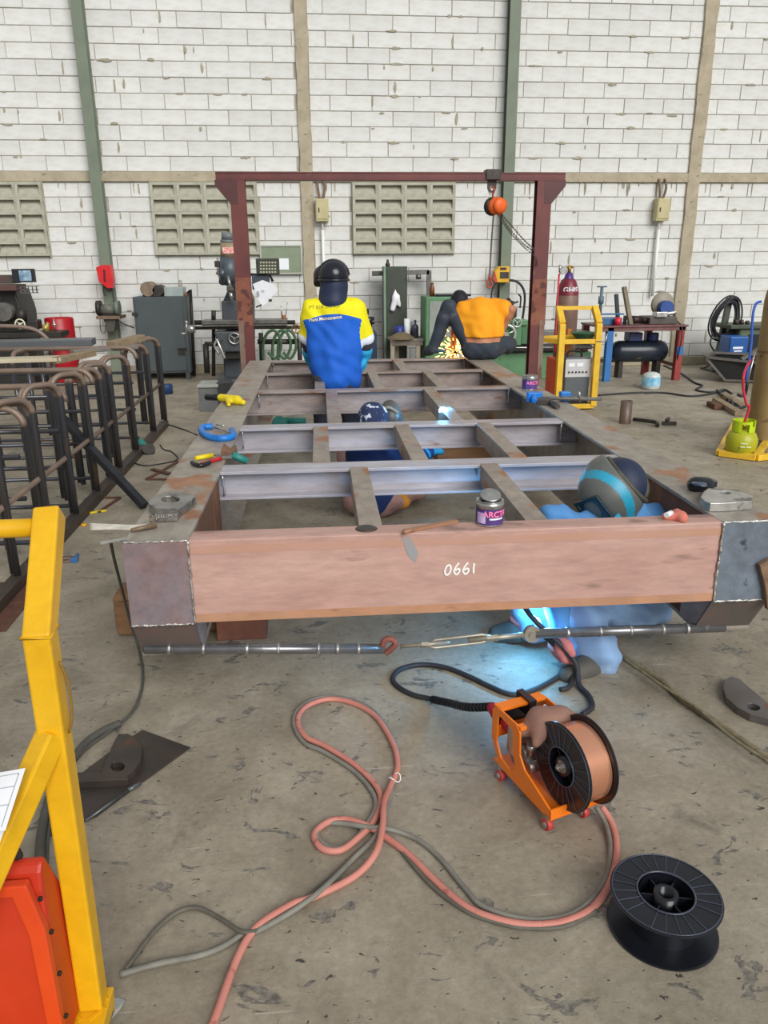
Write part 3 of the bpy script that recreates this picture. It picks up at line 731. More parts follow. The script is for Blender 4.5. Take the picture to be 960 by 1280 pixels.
# drawings lying on the machine
def sheet(nm, pts, label, off, bend):
    mb = MB(); n = 8; a, b, c, d = [Vector(p) for p in pts]; vs = []
    for i in range(n+1):
        for j in range(n+1):
            u, v = i/n, j/n; p = (a.lerp(b, u)).lerp(d.lerp(c, u), v); p = p+Vector((0, 0, off+bend*math.sin(PI*u)*v)); vs.append(p)
    fs = [(i*(n+1)+j, (i+1)*(n+1)+j, (i+1)*(n+1)+j+1, i*(n+1)+j+1) for i in range(n) for j in range(n)]
    mb.add(vs, fs, True); mb.add([v-Vector((0, 0, .0008)) for v in vs], [f[::-1] for f in fs], True)
    o = obj(nm, mb, WHITE); tag(o, label, 'paper', 'drawings on the yellow trolley')
    ln = MB()
    def at(u, v): return (a.lerp(b, u)).lerp(d.lerp(c, u), v)+Vector((0, 0, off+bend*math.sin(PI*u)*v+.0006))
    for q in (((.06, .08), (.94, .08)), ((.06, .08), (.06, .95)), ((.94, .08), (.94, .95)), ((.06, .3), (.94, .3)), ((.5, .3), (.5, .95)), ((.06, .6), (.94, .6))):
        ln.tube([at(q[0][0]+(q[1][0]-q[0][0])*i/8, q[0][1]+(q[1][1]-q[0][1])*i/8) for i in range(9)], .0006, 4)
    obj('printed_lines', ln, M('print_grey', '9aa0ab', rough=.8), o)
    return o
sheet('drawing_sheet', [V(-70, 985, 1.24), V(33, 967, 1.24), V(8, 1045, 1.13), V(-95, 1075, 1.10)], 'upper white drawing sheet curled over the yellow trolley brace', .012, .01)
sheet('drawing_sheet', [V(-75, 1000, 1.235), V(23, 990, 1.235), V(-2, 1062, 1.12), V(-95, 1085, 1.09)], 'lower white drawing sheet under the other on the trolley', .004, .008)
o = obj('plastic_scrap', MB().add([G(135, 1245, .005), G(156, 1250, .012), G(150, 1262, .03), G(138, 1275, .004), G(146, 1262, .05)], [(0, 1, 4), (1, 2, 4), (2, 3, 4), (3, 0, 4), (0, 3, 2, 1)]), M('clear_plastic', 'b9c9d0', 'e0e8ec', 30, .2), None); tag(o, 'crumpled pale plastic scrap on floor beside the trolley base', 'plastic scrap')

# ------------------------------------------------------------------ hoses and cables on the floor
def floor_path(pts, z): return [G(p[0], p[1], z if len(p) < 3 else p[2]) for p in pts]
RED_P = [(150, 1560), (215, 1400), (266, 1280), (296, 1199), (321, 1159), (364, 1131), (390, 1122), (442, 1096), (469, 1067, .03), (478, 1034, .034), (480, 1004, .03), (487, 985, .014), (497, 959), (491, 929), (469, 895), (439, 878), (409, 874), (382, 884), (372, 901), (382, 921), (405, 932), (442, 955), (469, 981), (476, 1004), (465, 1030), (448, 1047), (425, 1063), (402, 1060), (393, 1043), (409, 1028), (431, 1024), (456, 1031, .016), (480, 1045, .014), (510, 1067), (540, 1097), (570, 1124), (600, 1142), (650, 1155), (700, 1153), (740, 1135), (764, 1100), (771, 1060), (765, 1030, .02), (752, 1008, .05)]
o = obj('gas_hose', MB().tube(curve_pts(floor_path(RED_P, .0105), 6), .0098, 10), M('salmon_hose', 'd08a7c', 'c27a6d', 9, .6, c3='a8695e', sc3=24, t3=.62), loc=G(480, 1040)); tag(o, 'salmon red hose looped across the floor to the wire feeder', 'hose')
GREYH = M('grey_cable', '74726a', '8a877c', 14, .6)
o = obj('control_cable', MB().tube(curve_pts(floor_path([(150, 1218), (200, 1204), (247, 1195), (277, 1184), (304, 1168), (321, 1164), (364, 1140), (401, 1113, .02), (440, 1075), (472, 1042, .018), (485, 1005), (493, 975), (497, 945), (487, 915), (463, 886), (430, 873), (400, 872), (374, 885), (367, 905), (380, 928), (405, 940), (440, 962), (462, 985), (470, 1006), (460, 1028), (440, 1053), (415, 1060), (397, 1046), (403, 1030), (425, 1029), (460, 1034, .02), (484, 1036, .024), (510, 1044), (532, 1056), (555, 1078), (570, 1097), (585, 1115), (604, 1133), (650, 1148), (700, 1147), (734, 1130), (757, 1098), (763, 1060), (757, 1030, .02), (745, 1008, .05)], .0085), 6), .0078, 8), GREYH, loc=G(440, 1060)); tag(o, 'grey control cable twisted together with the salmon hose', 'cable')
o = obj('power_cable', MB().tube(curve_pts(floor_path([(157, 1213), (178, 1183), (197, 1160), (222, 1140), (247, 1135), (275, 1148), (304, 1165, .02), (330, 1158), (372, 1130), (410, 1100), (450, 1063), (470, 1048), (490, 1050), (515, 1080), (545, 1112), (580, 1137), (605, 1148), (650, 1159), (705, 1158), (745, 1138)], .0075), 6), .0062, 8), M('dusty_cable', '68645a', '57544b', 16, .7), loc=G(300, 1160)); tag(o, 'thin black cable ending in a loop left of the salmon hose', 'cable')
o = obj('cable_tie', MB().tube([G(493, 972, .016)+Vector((.02*math.cos(t), .02*math.sin(t)*.8, .018*math.sin(t*2)*.5)) for t in [2*PI*i/14 for i in range(14)]], .0018, 6, closed=True), WHITE); tag(o, 'white wire tie around the hose bundle', 'cable tie')
o = obj('earth_cable', MB().tube(curve_pts([V(138, 676, FY+.05)]+floor_path([(143, 700, .55), (152, 735, .35), (163, 778, .12), (172, 806), (178, 835), (177, 862), (165, 890), (140, 912), (112, 932), (93, 952), (72, 985), (62, 1030), (58, 1075), (62, 1120), (70, 1170)], .008), 6), .0058, 8), M('dusty_lead', '4c4a44', '5c5950', 20, .7), loc=G(160, 880)); tag(o, 'dark earth cable curving from the left skid corner to the trolley', 'cable')
o = obj('supply_cable', MB().tube(curve_pts(floor_path([(150, 904), (128, 914), (108, 928), (92, 948), (70, 978), (56, 1018), (50, 1062), (52, 1110), (58, 1170)], .015), 6), .014, 8), M('dusty_lead', '4c4a44', '5c5950', 20, .7), loc=G(80, 980)); tag(o, 'thick black supply cable running beneath the yellow trolley post', 'cable')
o = obj('rod_bundle', MB().tube(curve_pts(floor_path([(772, 816), (800, 834), (828, 852), (850, 872), (880, 893), (920, 920), (975, 958), (1150, 1075)], .012), 6), .012, 7).tube(curve_pts(floor_path([(778, 822), (826, 856), (870, 884), (915, 922), (965, 955)], .03), 6), .006, 6), M('dusty_cord', '8f8468', '6f664f', 30, .85, bump=.5), loc=G(850, 870)); tag(o, 'dusty taped cable running to the right floor edge', 'cable')

# ------------------------------------------------------------------ wire feeder with a copper wire spool
O0 = G(682, 1037); cF = G(624, 975); cV = G(730, 1024)
u_ = (cF-O0).normalized(); v_ = Vector((u_.y, -u_.x, 0)).normalized(); z_ = Vector((0, 0, 1))
def wf(u, v, z): return O0+u_*u+v_*v+z_*z
FEED = M('feeder_orange', 'f5811d', 'ee7716', 5, .32, c3='c05a14', sc3=14, t3=.74)
wfd = thing('wire_feeder', 'orange open-frame wire feeder with a copper wire spool', 'wire feeder', wf(.15, .08, 0))
LU = (cF-O0).length
out_ = [(-.02, .045), (-.02, .075), (.05, .10), (.12, .125), (.15, .16), (.155, .235), (.175, .255), (.285, .255), (.31, .235), (.31, .13), (.25, .05), (.10, .045)]
inn_ = [(.165, .10), (.170, .11), (.180, .13), (.187, .15), (.19, .17), (.192, .215), (.20, .225), (.265, .23), (.278, .22), (.28, .13), (.25, .085), (.2, .075)]
for v0 in (0.0, .172):
    obj('side_frame', MB().ring(out_, inn_, wf(0, v0, 0), u_, z_, v_*.006), FEED, wfd, bev=.002)
obj('base_tray', MB().obox(wf(.14, .088, .05), u_*.16, v_*.083, z_*.004).obox(wf(-.015, .088, .062), u_*.004, v_*.088, z_*.018).obox(wf(.303, .088, .15), u_*.004, v_*.086, z_*.02), FEED, wfd, bev=.0015)
obj('top_bar', MB().obox(wf(.165, .088, .248), u_*.012, v_*.086, z_*.006).obox(wf(.285, .088, .25), u_*.02, v_*.086, z_*.005), FEED, wfd, bev=.0015)
for uu, vv in ((LU, 0.0), (0, .0), (0, (cV-O0).dot(v_)), (LU, .13)):
    c = wf(uu, vv+.006, .018)
    cs = obj('caster', MB().cyl(c-v_*.010, c+v_*.010, .018, n=18), M('caster_red', 'c4453f', rough=.45), wfd)
    obj('hub_bolt', MB().cyl(c-v_*.014, c+v_*.014, .009, n=12).bar(c+z_*.004, c+z_*.034, .012, .016, up=u_), SILVER, cs)
# drive unit
dr = obj('drive_unit', MB().obox(wf(.21, .075, .11), u_*.035, v_*.03, z_*.035).cyl(wf(.225, .03, .15), wf(.225, .09, .15), .03, n=18).obox(wf(.235, .035, .155), u_*.02, v_*.012, z_*.05).cyl(wf(.17, .045, .09), wf(.17, .1, .09), .022, n=16), SILVER, wfd, bev=.003)
obj('drive_roll', MB().cyl(wf(.185, .028, .14), wf(.185, .04, .14), .024, n=18).cyl(wf(.215, .026, .10), wf(.215, .04, .10), .02, n=18), GREYST, dr)
obj('pressure_knob', MB().cyl(wf(.16, .045, .15), wf(.15, .04, .19), .012, .014, n=14), SILVER, dr)
obj('front_panel', MB().obox(wf(.312, .07, .175), u_*.004, v_*.06, z_*.05).obox(wf(.29, .115, .235), u_*.04, v_*.012, z_*.03), BLACKP, wfd)
obj('torch_connector', MB().cyl(wf(.27, .05, .16), wf(.345, .045, .178), .017, .02, n=16).cyl(wf(.345, .045, .178), wf(.39, .045, .186), .023, .017, n=16), M('connector_red', 'c92a3c', 'b8223a', 12, .4), wfd)
cb = [wf(.385, .045, .186)]+floor_path([(585, 884, .14), (562, 879, .06), (540, 874, .02), (515, 868), (497, 858), (491, 848), (500, 837), (525, 831), (555, 834), (585, 845), (612, 858), (640, 868), (668, 862), (700, 845), (726, 825, .05)], .01)
tc = tag(obj('torch_cable', MB().tube(curve_pts(cb, 6), .0105, 8), RUB, loc=G(540, 850)), 'black torch cable looping from the wire feeder to the welder', 'cable')
rb = MB(); cp = curve_pts(cb[:4], 8)
for i in range(0, len(cp)-1): rb.cyl(cp[i], cp[i].lerp(cp[i+1], .5), .015, n=10)
obj('strain_relief', rb, BLACKP, tc)
# spool on the feeder
sc0 = wf(.020, .058, .188); RS = .133
def spool(root, c, ax, R, wd, hub, dr_, mat, rib_mat):
    ax = Vector(ax).normalized(); a = ax.orthogonal().normalized(); b = ax.cross(a); fl = []
    for s0, s1 in ((0, .006), (wd-.006, wd)):
        f = obj('flange', MB().lathe([(hub, s0), (R-.004, s0), (R, s0+.001), (R, s1-.001), (R-.004, s1), (hub, s1), (hub, s0)], c, ax, 48, smooth=False), mat, root)
        rm = MB(); zz = s0-.0012 if s0 == 0 else s1+.0012
        rm.lathe([(R-.006, zz-.0008), (R-.003, zz-.0008), (R-.003, zz+.0008), (R-.006, zz+.0008), (R-.006, zz-.0008)], c, ax, 40)
        rm.lathe([(hub+.001, zz-.002), (hub+.005, zz-.002), (hub+.005, zz+.002), (hub+.001, zz+.002), (hub+.001, zz-.002)], c, ax, 32)
        for i in range(24):
            t = 2*PI*i/24+.1; d = a*math.cos(t)+b*math.sin(t); tt = ax.cross(d)
            if i % 6 in (5,): continue
            rm.obox(c+ax*zz+d*(hub+R)/2, d*(R-hub-.012)/2, tt*.0009, ax*.0009)
        obj('rib', rm, rib_mat, f)
    obj('core', MB().lathe([(hub, 0), (hub, wd)], c, ax, 36).lathe([(hub-.003, 0), (hub-.003, wd)], c, ax, 36).lathe([(dr_, .006), (dr_, wd-.006)], c, ax, 40).lathe([(hub-.003, wd*.55), (.02, wd*.55)], c, ax, 36), mat, root)
    obj('hub', MB().lathe([(.019, .0), (.030, .0), (.030, wd), (.019, wd), (.019, 0)], c, ax, 28), mat, root)
    sp = MB()
    for i in range(6):
        t = 2*PI*i/6; d = a*math.cos(t)+b*math.sin(t); tt = ax.cross(d); sp.obox(c+ax*wd/2+d*(.028+hub)/2, d*(hub-.028)/2, tt*.0015, ax*wd*.4)
    obj('spoke', sp, mat, root)
RIB = M('rib_sheen', '3a3f4a', '50566a', 10, .3)
sp1 = thing('wire_spool', 'black spool wound with copper wire mounted on the wire feeder', 'wire spool', sc0)
spool(sp1, sc0, v_, RS, .10, .056, .09, BLACKP, RIB)
COP = M('copper_wire', 'f2b190', 'eaa582', 3, .25, .75)
cw = MB(); prof = []
for i in range(41): prof.append((.1135+(.0012 if i % 2 else 0), .008+.084*i/40))
cw.lathe(prof, sc0, v_, 64); obj('copper_winding', cw, COP, sp1, label='shiny copper wire winding')
obj('axle_nut', MB().cyl(sc0-v_*.012, sc0+v_*.04, .012, n=6, smooth=False).cyl(sc0-v_*.0, sc0+v_*.03, .022, n=16).cyl(sc0-v_*.018, sc0-v_*.012, .006), SILVER, wfd)
obj('spool_post', MB().obox(wf(.022, .166, .12), u_*.018, v_*.003, z_*.08), FEED, wfd)
# brown leather piece draped over the feeder top
lg = blob_mb([('e', tuple(wf(.15, .10, .268)), (.058, .046, .026)), ('c', tuple(wf(.165, .07, .262)), tuple(wf(.17, .02, .225)), .03, .016), ('c', tuple(wf(.13, .07, .262)), tuple(wf(.115, .03, .215)), .028, .014), ('c', tuple(wf(.14, .14, .27)), tuple(wf(.12, .185, .25)), .028, .02)], .008, k=.03, fold=.0035)
o = obj('leather_glove', lg, M('worn_leather', '9a7262', '86665a', 9, .7, c3='c7653a', sc3=8, t3=.6)); tag(o, 'brown leather work glove draped on top of the orange wire feeder', 'glove')

# empty spool on the floor
ax2 = Vector((0, 0, 1.0))
cS = G(827, 1158, .0)
sp2 = thing('empty_spool', 'empty black plastic spool lying on the concrete floor', 'wire spool', cS)
base = Vector((cS.x, cS.y, .002))
spool(sp2, base, ax2, .134, .105, .066, .080, BLACKP, RIB)

# ------------------------------------------------------------------ loose steel on the floor
mb = MB()
def plate_from_px(mb, pts, z0, z1):
    P0 = [G(x, y, z1) for x, y in pts]; n = len(P0)
    vs = P0+[Vector((p.x, p.y, z0)) for p in P0]
    return mb.add(vs, [tuple(range(n)), tuple(reversed(range(n, 2*n)))]+[(i, n+i, n+(i+1) % n, (i+1) % n) for i in range(n)])
o = obj('flat_plate', plate_from_px(MB(), [(178, 912), (238, 934), (185, 972), (120, 1020), (60, 1045), (90, 975), (150, 930)], .001, .006), DKRUST, bev=.001); tag(o, 'thin dark steel plate on floor under the lug bracket', 'steel plate')
o = thing('lug_bracket', 'thick dark steel lug with a round hole left foreground', 'steel lug', G(140, 960))
zz = .032
O1 = [(126, 968), (133, 950), (140, 932), (148, 917), (160, 917), (170, 922), (178, 934), (176, 950), (168, 962), (158, 970), (146, 972), (136, 971)]
I1 = [(138, 958), (139, 955), (141, 953), (144, 952), (148, 952), (152, 953), (155, 955), (156, 958), (154, 962), (150, 964), (145, 964), (140, 962)]
mb = MB(); A = [G(*p, zz) for p in O1]; B = [G(*p, zz) for p in I1]; n = 12
dn = Vector((0, 0, -.026)); vs = A+B+[p+dn for p in A]+[p+dn for p in B]; fs = []
for i in range(n):
    j = (i+1) % n; fs += [(i, n+i, n+j, j), (2*n+i, 2*n+j, 3*n+j, 3*n+i), (i, j, 2*n+j, 2*n+i), (n+i, 3*n+i, 3*n+j, n+j)]
obj('lug_plate', mb.add(vs, fs), DKRUST, o, bev=.002)
obj('foot_bar', plate_from_px(MB(), [(95, 965), (158, 966), (160, 974), (95, 977)], .006, .034), DKRUST, o, bev=.002)
o = obj('scriber', MB().cyl(G(107, 1026, .012), G(160, 988, .012), .004).cyl(G(160, 988, .012), G(175, 979, .012), .007), M('pencil_dark', '2c2b2a', '8b9296', 9, .4, .5)); tag(o, 'thin dark rod with pale tip on the floor plate', 'rod')
lr = thing('steel_lug', 'thick steel lug plate with hole on the right floor', 'steel lug', G(935, 878))
O2 = [(906, 850), (914, 845), (924, 848), (940, 862), (962, 880), (985, 898), (985, 912), (962, 899), (938, 893), (922, 884), (908, 872), (904, 860)]
I2 = [(934, 881), (937, 879), (940, 879), (944, 880), (948, 882), (950, 884), (950, 886), (947, 888), (943, 888), (938, 887), (935, 885), (933, 883)]
mb = MB(); A = [G(*p, .03) for p in O2]; B = [G(*p, .03) for p in I2]; vs = A+B+[Vector((p.x, p.y, .001)) for p in A]+[Vector((p.x, p.y, .001)) for p in B]
obj('lug_plate', mb.add(vs, fs), M('lug_blue_steel', '6f6660', '7b7a7c', 6, .4, .6, c3='8b5f4a', sc3=7, t3=.62), lr, bev=.002)
# timbers carrying the left rail
def log_(nm, p, q, r, label):
    d = (q-p); pts = [p.lerp(q, i/6) for i in range(7)]
    o = obj(nm, MB().tube(pts, [r*random.uniform(.94, 1.05) for _ in pts], 10), WOOD); return tag(o, label, 'timber')
w0 = FP(-.26, .76, .1); w1 = FP(.42, .76, .1)
o = obj('timber_block', MB().obox((w0+w1)/2, (w1-w0)/2, Vector((0, .09, 0)), Vector((0, 0, .099))), WOOD, bev=.02); tag(o, 'rounded brown timber block under the left skid rail', 'timber')
o = obj('timber_offcut', MB().obox(G(303, 780, .05), Vector((.11, 0, 0)), Vector((0, .06, 0)), Vector((0, 0, .05))), M('reddish_timber', '8d5a44', '70463a', 7, .8, bump=.2), bev=.006); tag(o, 'reddish timber offcut lying inside the left skid rail', 'timber')
o = obj('timber_support', MB().obox(FP(FW_-.3, 3.6, .1), Vector((.45, 0, 0)), Vector((0, .1, 0)), Vector((0, 0, .099))), WOOD, bev=.01); tag(o, 'timber bearer under the right skid rail', 'timber')
o = obj('leaf', MB().add([G(283, 789, .004), G(292, 783, .02), G(300, 790, .006), G(298, 795, .012), G(306, 788, .01), G(317, 780, .045), G(313, 790, .03)], [(0, 1, 2, 3), (3, 4, 5, 6)]), M('leaf_green', '7f8a3a', 'a9a95a', 20, .6)); tag(o, 'curled yellow-green leaf on floor by the timber offcut', 'leaf')
# small litter on the left floor
def strip(nm, pts, z, w, mat, label, cat, hgt=.008):
    mb = MB(); P_ = [G(x, y, z) for x, y in pts]
    for a, b in zip(P_, P_[1:]): mb.bar(a, b, w, hgt)
    return tag(obj(nm, mb, mat), label, cat)
strip('angle_offcut', [(120, 622), (150, 622), (123, 640)], .006, .025, RUST, 'rusty V-shaped steel offcut beside the leaning tube', 'steel offcut')
strip('angle_offcut', [(222, 577), (200, 590), (183, 599), (208, 599)], .006, .03, RUST, 'rusty bent steel offcut on floor left of the pliers', 'steel offcut')
strip('angle_offcut', [(190, 586), (212, 592)], .014, .04, RUST, 'short rusty steel flat lying across the bent offcut', 'steel offcut')
strip('tape_strip', [(112, 641), (124, 639), (133, 638)], .006, .02, YTOOL, 'yellow tape strip on floor near the railing rack', 'tape')
o = obj('bottle_cap', MB().lathe([(0, .014), (.016, .014), (.019, .010), (.019, 0), (0, 0)], G(105, 657), n=14), M('cap_orange', 'e2a52a', rough=.5)); tag(o, 'small orange cap on floor left of the white strips', 'cap')
o = obj('blue_plug', MB().obox(G(93, 700, .012), Vector((.02, 0, 0)), Vector((0, .012, 0)), Vector((0, 0, .012))).cyl(G(93, 700, .015), G(97, 693, .015), .01), M('plug_blue', '3a6aa5', rough=.5), bev=.003); tag(o, 'small blue plug on floor right of the yellow post', 'plug')
o = obj('grinding_disc', MB().lathe([(.008, .002), (.055, .002), (.055, .006), (.008, .006), (.008, .002)], G(82, 700), n=28), M('disc_brown', '8a7468', '6f5b50', 20, .9)); tag(o, 'brown grinding disc on floor behind the yellow post', 'disc')
for i, (x, y) in enumerate([(527, 897), (535, 894), (512, 888)]):
    pass
# ------------------------------------------------------------------ things lying on the skid
def T(px, py, dz=0.0): return G(px, py, ZT+dz)
def top_plate(nm, O, I, h, mat, label, cat):
    n = len(O); A = [T(x, y, h) for x, y in O]; B = [T(x, y, h) for x, y in I]
    vs = A+B+[Vector((p.x, p.y, ZT+.001)) for p in A]+[Vector((p.x, p.y, ZT+.001)) for p in B]; fs = []
    for i in range(n):
        j = (i+1) % n; fs += [(i, n+i, n+j, j), (2*n+i, 2*n+j, 3*n+j, 3*n+i), (i, j, 2*n+j, 2*n+i), (n+i, 3*n+i, 3*n+j, n+j)]
    return tag(obj(nm, MB().add(vs, fs), mat, bev=.002), label, cat)
def ell_px(cx, cy, rx, ry, n=12): return [(cx+rx*math.cos(2*PI*i/n+PI), cy-ry*math.sin(2*PI*i/n+PI)) for i in range(n)]
top_plate('padeye_plate', [(185, 627), (188, 632), (196, 635), (210, 636), (223, 636), (230, 632), (238, 626), (245, 620), (238, 616), (222, 614), (203, 616), (190, 621)], ell_px(213, 624, 12, 4.2), .035, M('cut_steel', 'a4a29d', '83817c', 10, .38, .7, c3='5f5c58', sc3=22, t3=.62), 'grey steel pad-eye plate with hole on the left rail', 'steel plate')
c = T(210, 650)
o = obj('toothed_block', MB().obox(c+Vector((0, 0, .017)), Vector((.042, 0, 0)), Vector((0, .028, 0)), Vector((0, 0, .016))), M('slag_steel', '6e6762', '8f8a86', 40, .5, .6, bump=.8), bev=.004); tag(o, 'slag-crusted steel block in front of the pad-eye plate', 'steel block')
tm = MB()
for i in range(9): tm.sph(c+Vector((-.036+.009*i, -.029, .020+random.uniform(-.006, .006))), .004, 6, 4)
obj('slag_drop', tm, SILVER, o)
mb = MB()
for i in range(5): mb.tube(curve_pts([T(192, 655+i*1.0, .006), T(165, 657+i*1.2, .006), T(140, 656+i*1.3, .0), T(113, 655+i*1.7, -.004)], 4), .0035, 6)
o = obj('electrode_rods', mb, M('electrode_white', 'd9d5c9', 'b9b3a4', 20, .7)); tag(o, 'handful of pale welding rods hanging over the left rail edge', 'welding rods')
o = obj('rod_holder', MB().cyl(T(195, 656, .014), T(164, 663, .012), .011, .007, n=10).cyl(T(189, 652, .02), T(188, 645, .035), .005), M('holder_tan', '8f7a62', '6f5e4c', 15, .6, .3)); tag(o, 'tan electrode holder lying at the left rail corner', 'electrode holder')
strip2 = MB().bar(T(162, 673, .004), T(125, 679, .004), .018, .005)
o = obj('flat_bar', strip2, SILVER); tag(o, 'bright flat bar sticking out from the left rail corner', 'flat bar')
# pliers and screwdriver
def handle_tool(nm, spec, label, cat):
    t = thing(nm, label, cat, T(*spec[0][1]))
    for part, a, b, r0, r1, m in spec: obj(part, MB().cyl(T(a[0], a[1], r0+.002+a[2]), T(b[0], b[1], r0+.002+b[2]), r0, r1, n=10), m, t)
    return t
def spec3(*rows): return [(r[0], r[1], r[2], r[3], r[4], r[5]) for r in rows]
t = thing('screwdriver', 'yellow-handled screwdriver on the left rail', 'screwdriver', T(262, 571))
obj('handle', MB().cyl(T(244, 573, .014), T(266, 569, .014), .011, .013, n=10), YTOOL, t); obj('blade', MB().cyl(T(266, 569, .014), T(290, 567, .014), .004), SILVER, t)
t = thing('pliers', 'pliers with red and black handles on the left rail', 'pliers', T(258, 578))
obj('red_handle', MB().tube(curve_pts([T(252, 580, .012), T(262, 577, .012), T(276, 573, .012)], 4), .010, 8), REDP, t)
obj('black_handle', MB().tube(curve_pts([T(240, 578, .012), T(250, 582, .012), T(262, 578, .012)], 4), .011, 8), BLACKP, t)
obj('jaw', MB().obox(T(283, 571, .012), Vector((.025, .006, 0)), Vector((-.003, .01, 0)), Vector((0, 0, .008))), GREYST, t)
t = thing('wire_brush', 'brown brush with teal handle hanging over the left rail', 'brush', T(292, 565))
obj('brush_head', MB().prism([(-.03, 0), (.02, -.02), (.05, .02), (.04, .07), (.015, .03), (-.02, .09)], T(284, 570, .012), (1, 0, 0), (0, .8, .25), (0, 0, .03)), M('brush_brown', '7d5e48', '63483a', 14, .8, bump=.4), t, bev=.004)
obj('handle', MB().cyl(T(290, 568, .02), T(309, 577, -.02), .02, .016, n=12), TEAL, t)
# blue C clamp
t = thing('c_clamp', 'bright blue steel C-clamp lying on the left rail', 'clamp', T(272, 542))
obj('clamp_frame', MB().tube(curve_pts([T(290, 538, .016), T(291, 545, .016), T(278, 548, .016), T(262, 546, .016), T(252, 539, .016), T(254, 534, .016), T(266, 533, .016)], 5), .019, 8), BLUEP, t)
obj('clamp_screw', MB().cyl(T(268, 534, .02), T(288, 541, .02), .007, n=8).cyl(T(270, 531, .03), T(281, 532, .03), .004), SILVER, t)
# yellow caulk gun style tool
t = thing('heat_gun', 'yellow hand tool with black nozzle on the left rail', 'hand tool', T(288, 502))
obj('tool_body', blob_mb([('c', tuple(T(276, 497, .03)), tuple(T(297, 500, .03)), .026, .032), ('c', tuple(T(290, 500, .028)), tuple(T(304, 503, .02)), .022, .018), ('c', tuple(T(285, 500, .025)), tuple(T(286, 506, .015)), .02, .014)], .008, k=.02), YTOOL, t)
obj('nozzle', MB().cyl(T(277, 497, .03), T(259, 496, .022), .022, .026, n=12), BLACKP, t)
t = thing('tin_box', 'small grey metal box with dark lid beyond the left rail', 'metal box', G(265, 495, .0))
bx = V(248, 485, 8.9).x; 
a, b, c, d = px_box(248, 481, 272, 497, 8.9); obj('box_body', MB().box((a, 8.9, 0.0), (b, 9.25, d-.03)), M('dull_grey_box', '6a6c6c', '7f8080', 8, .5, .3), t, bev=.004); obj('box_lid', MB().box((a-.01, 8.88, d-.03), (b+.01, 9.26, d)), M('lid_grey', 'b9bbb6', 'a0a19c', 8, .5, .3), t, bev=.004)
o = obj('motor_block', pbox(MB(), 271, 478, 288, 498, 8.95, .3, True), M('dark_block', '2d2f31', '3a3b3c', 8, .5), bev=.01); tag(o, 'dark motor block beside the small grey metal box', 'motor')
# paint cans
CANP = M('can_purple', '4a3473', '5a3f86', 6, .35)
def bend_text(mb, body, size, c, r, zc, ang0, bold=0.0):
    vs, fs = text_verts(body, size, .0004, bold)
    out = []
    for v in vs:
        t = ang0+v.x/r; out.append(Vector((c.x+(r+.0008+v.z)*math.sin(t), c.y-(r+.0008+v.z)*math.cos(t), zc+v.y)))
    return mb.add(out, fs)
def can(c, r, h, label, opened):
    t = thing('paint_can', label, 'paint can', c, 'paint cans')
    obj('can_wall', MB().lathe([(0, .0), (r, 0), (r+.001, .006), (r, .008), (r, h*.80), (r+.0015, h*.82), (r+.0015, h*.90), (r-.002, h*.92), (r-.002, h*.97), (r, h*.98), (r-.001, h), (r-.006, h), (r-.008, h*.95), (r-.010, h*.93), (r-.012, h*.2)], c, n=28), SILVER, t)
    obj('can_label', MB().lathe([(r+.0006, h*.08), (r+.0006, h*.72)], c, n=28), CANP, t)
    lb = MB()
    n = 10
    for zz0, zz1, a0, a1 in ((h*.40, h*.64, -.25, .95),):
        vs = []
        for i in range(n+1):
            tt = a0+(a1-a0)*i/n
            for z in (zz0, zz1): vs.append((c.x+(r+.0010)*math.sin(tt), c.y-(r+.0010)*math.cos(tt), c.z+z))
        lb.add(vs, [(2*i, 2*i+2, 2*i+3, 2*i+1) for i in range(n)], True)
    pl = obj('label_panel', lb, M('can_magenta', '7b2a6a', '8a2f74', 8, .4), t)
    obj('lettering', bend_text(MB(), 'ARCTIC', r*.62, c, r+.0008, c.z+h*.52, .36, .0006), M('can_pink', 'ff8fc0', rough=.5), pl)
    if opened:
        obj('paint', MB().cyl(c+Vector((0, 0, h*.84)), c+Vector((0, 0, h*.86)), r-.010, n=24), M('dark_blue_paint', '1c2358', rough=.15), t)
        obj('can_lid', MB().lathe([(0, 0), (r*.72, 0), (r*.75, .003), (r*.75, .008), (r*.70, .010), (0, .008)], c+Vector((.008, .03, h*1.02)), (0, -.45, 1), 24), SILVER, t)
        vs = []
        for i in range(9):
            tt = -1.25+.75*i/8
            for z in (h*.14, h*.58): vs.append((c.x+(r+.0010)*math.sin(tt), c.y-(r+.0010)*math.cos(tt), c.z+z))
        obj('label_panel', MB().add(vs, [(2*i, 2*i+2, 2*i+3, 2*i+1) for i in range(8)], True), M('can_lilac', 'a98fcf', 'd8c8ec', 40, .5), t)
        vs = []
        for i in range(9):
            tt = -.22+1.1*i/8
            for z in (h*.30, h*.37): vs.append((c.x+(r+.0010)*math.sin(tt), c.y-(r+.0010)*math.cos(tt), c.z+z))
        obj('label_stripe', MB().add(vs, [(2*i, 2*i+2, 2*i+3, 2*i+1) for i in range(8)], True), WHITE, t)
    else:
        obj('can_lid', MB().cyl(c+Vector((0, 0, h*.97)), c+Vector((0, 0, h*.985)), r-.006, n=24), SILVER, t)
cc = G(615, 659, ZT); can(Vector((cc.x, cc.y+.045, ZT)), .050, .092, 'open purple paint can standing on the pink front beam', True)
cc = G(664, 488, ZT); can(Vector((cc.x, cc.y+.05, ZT)), .056, .105, 'closed pink and white paint can on the right rail', False)
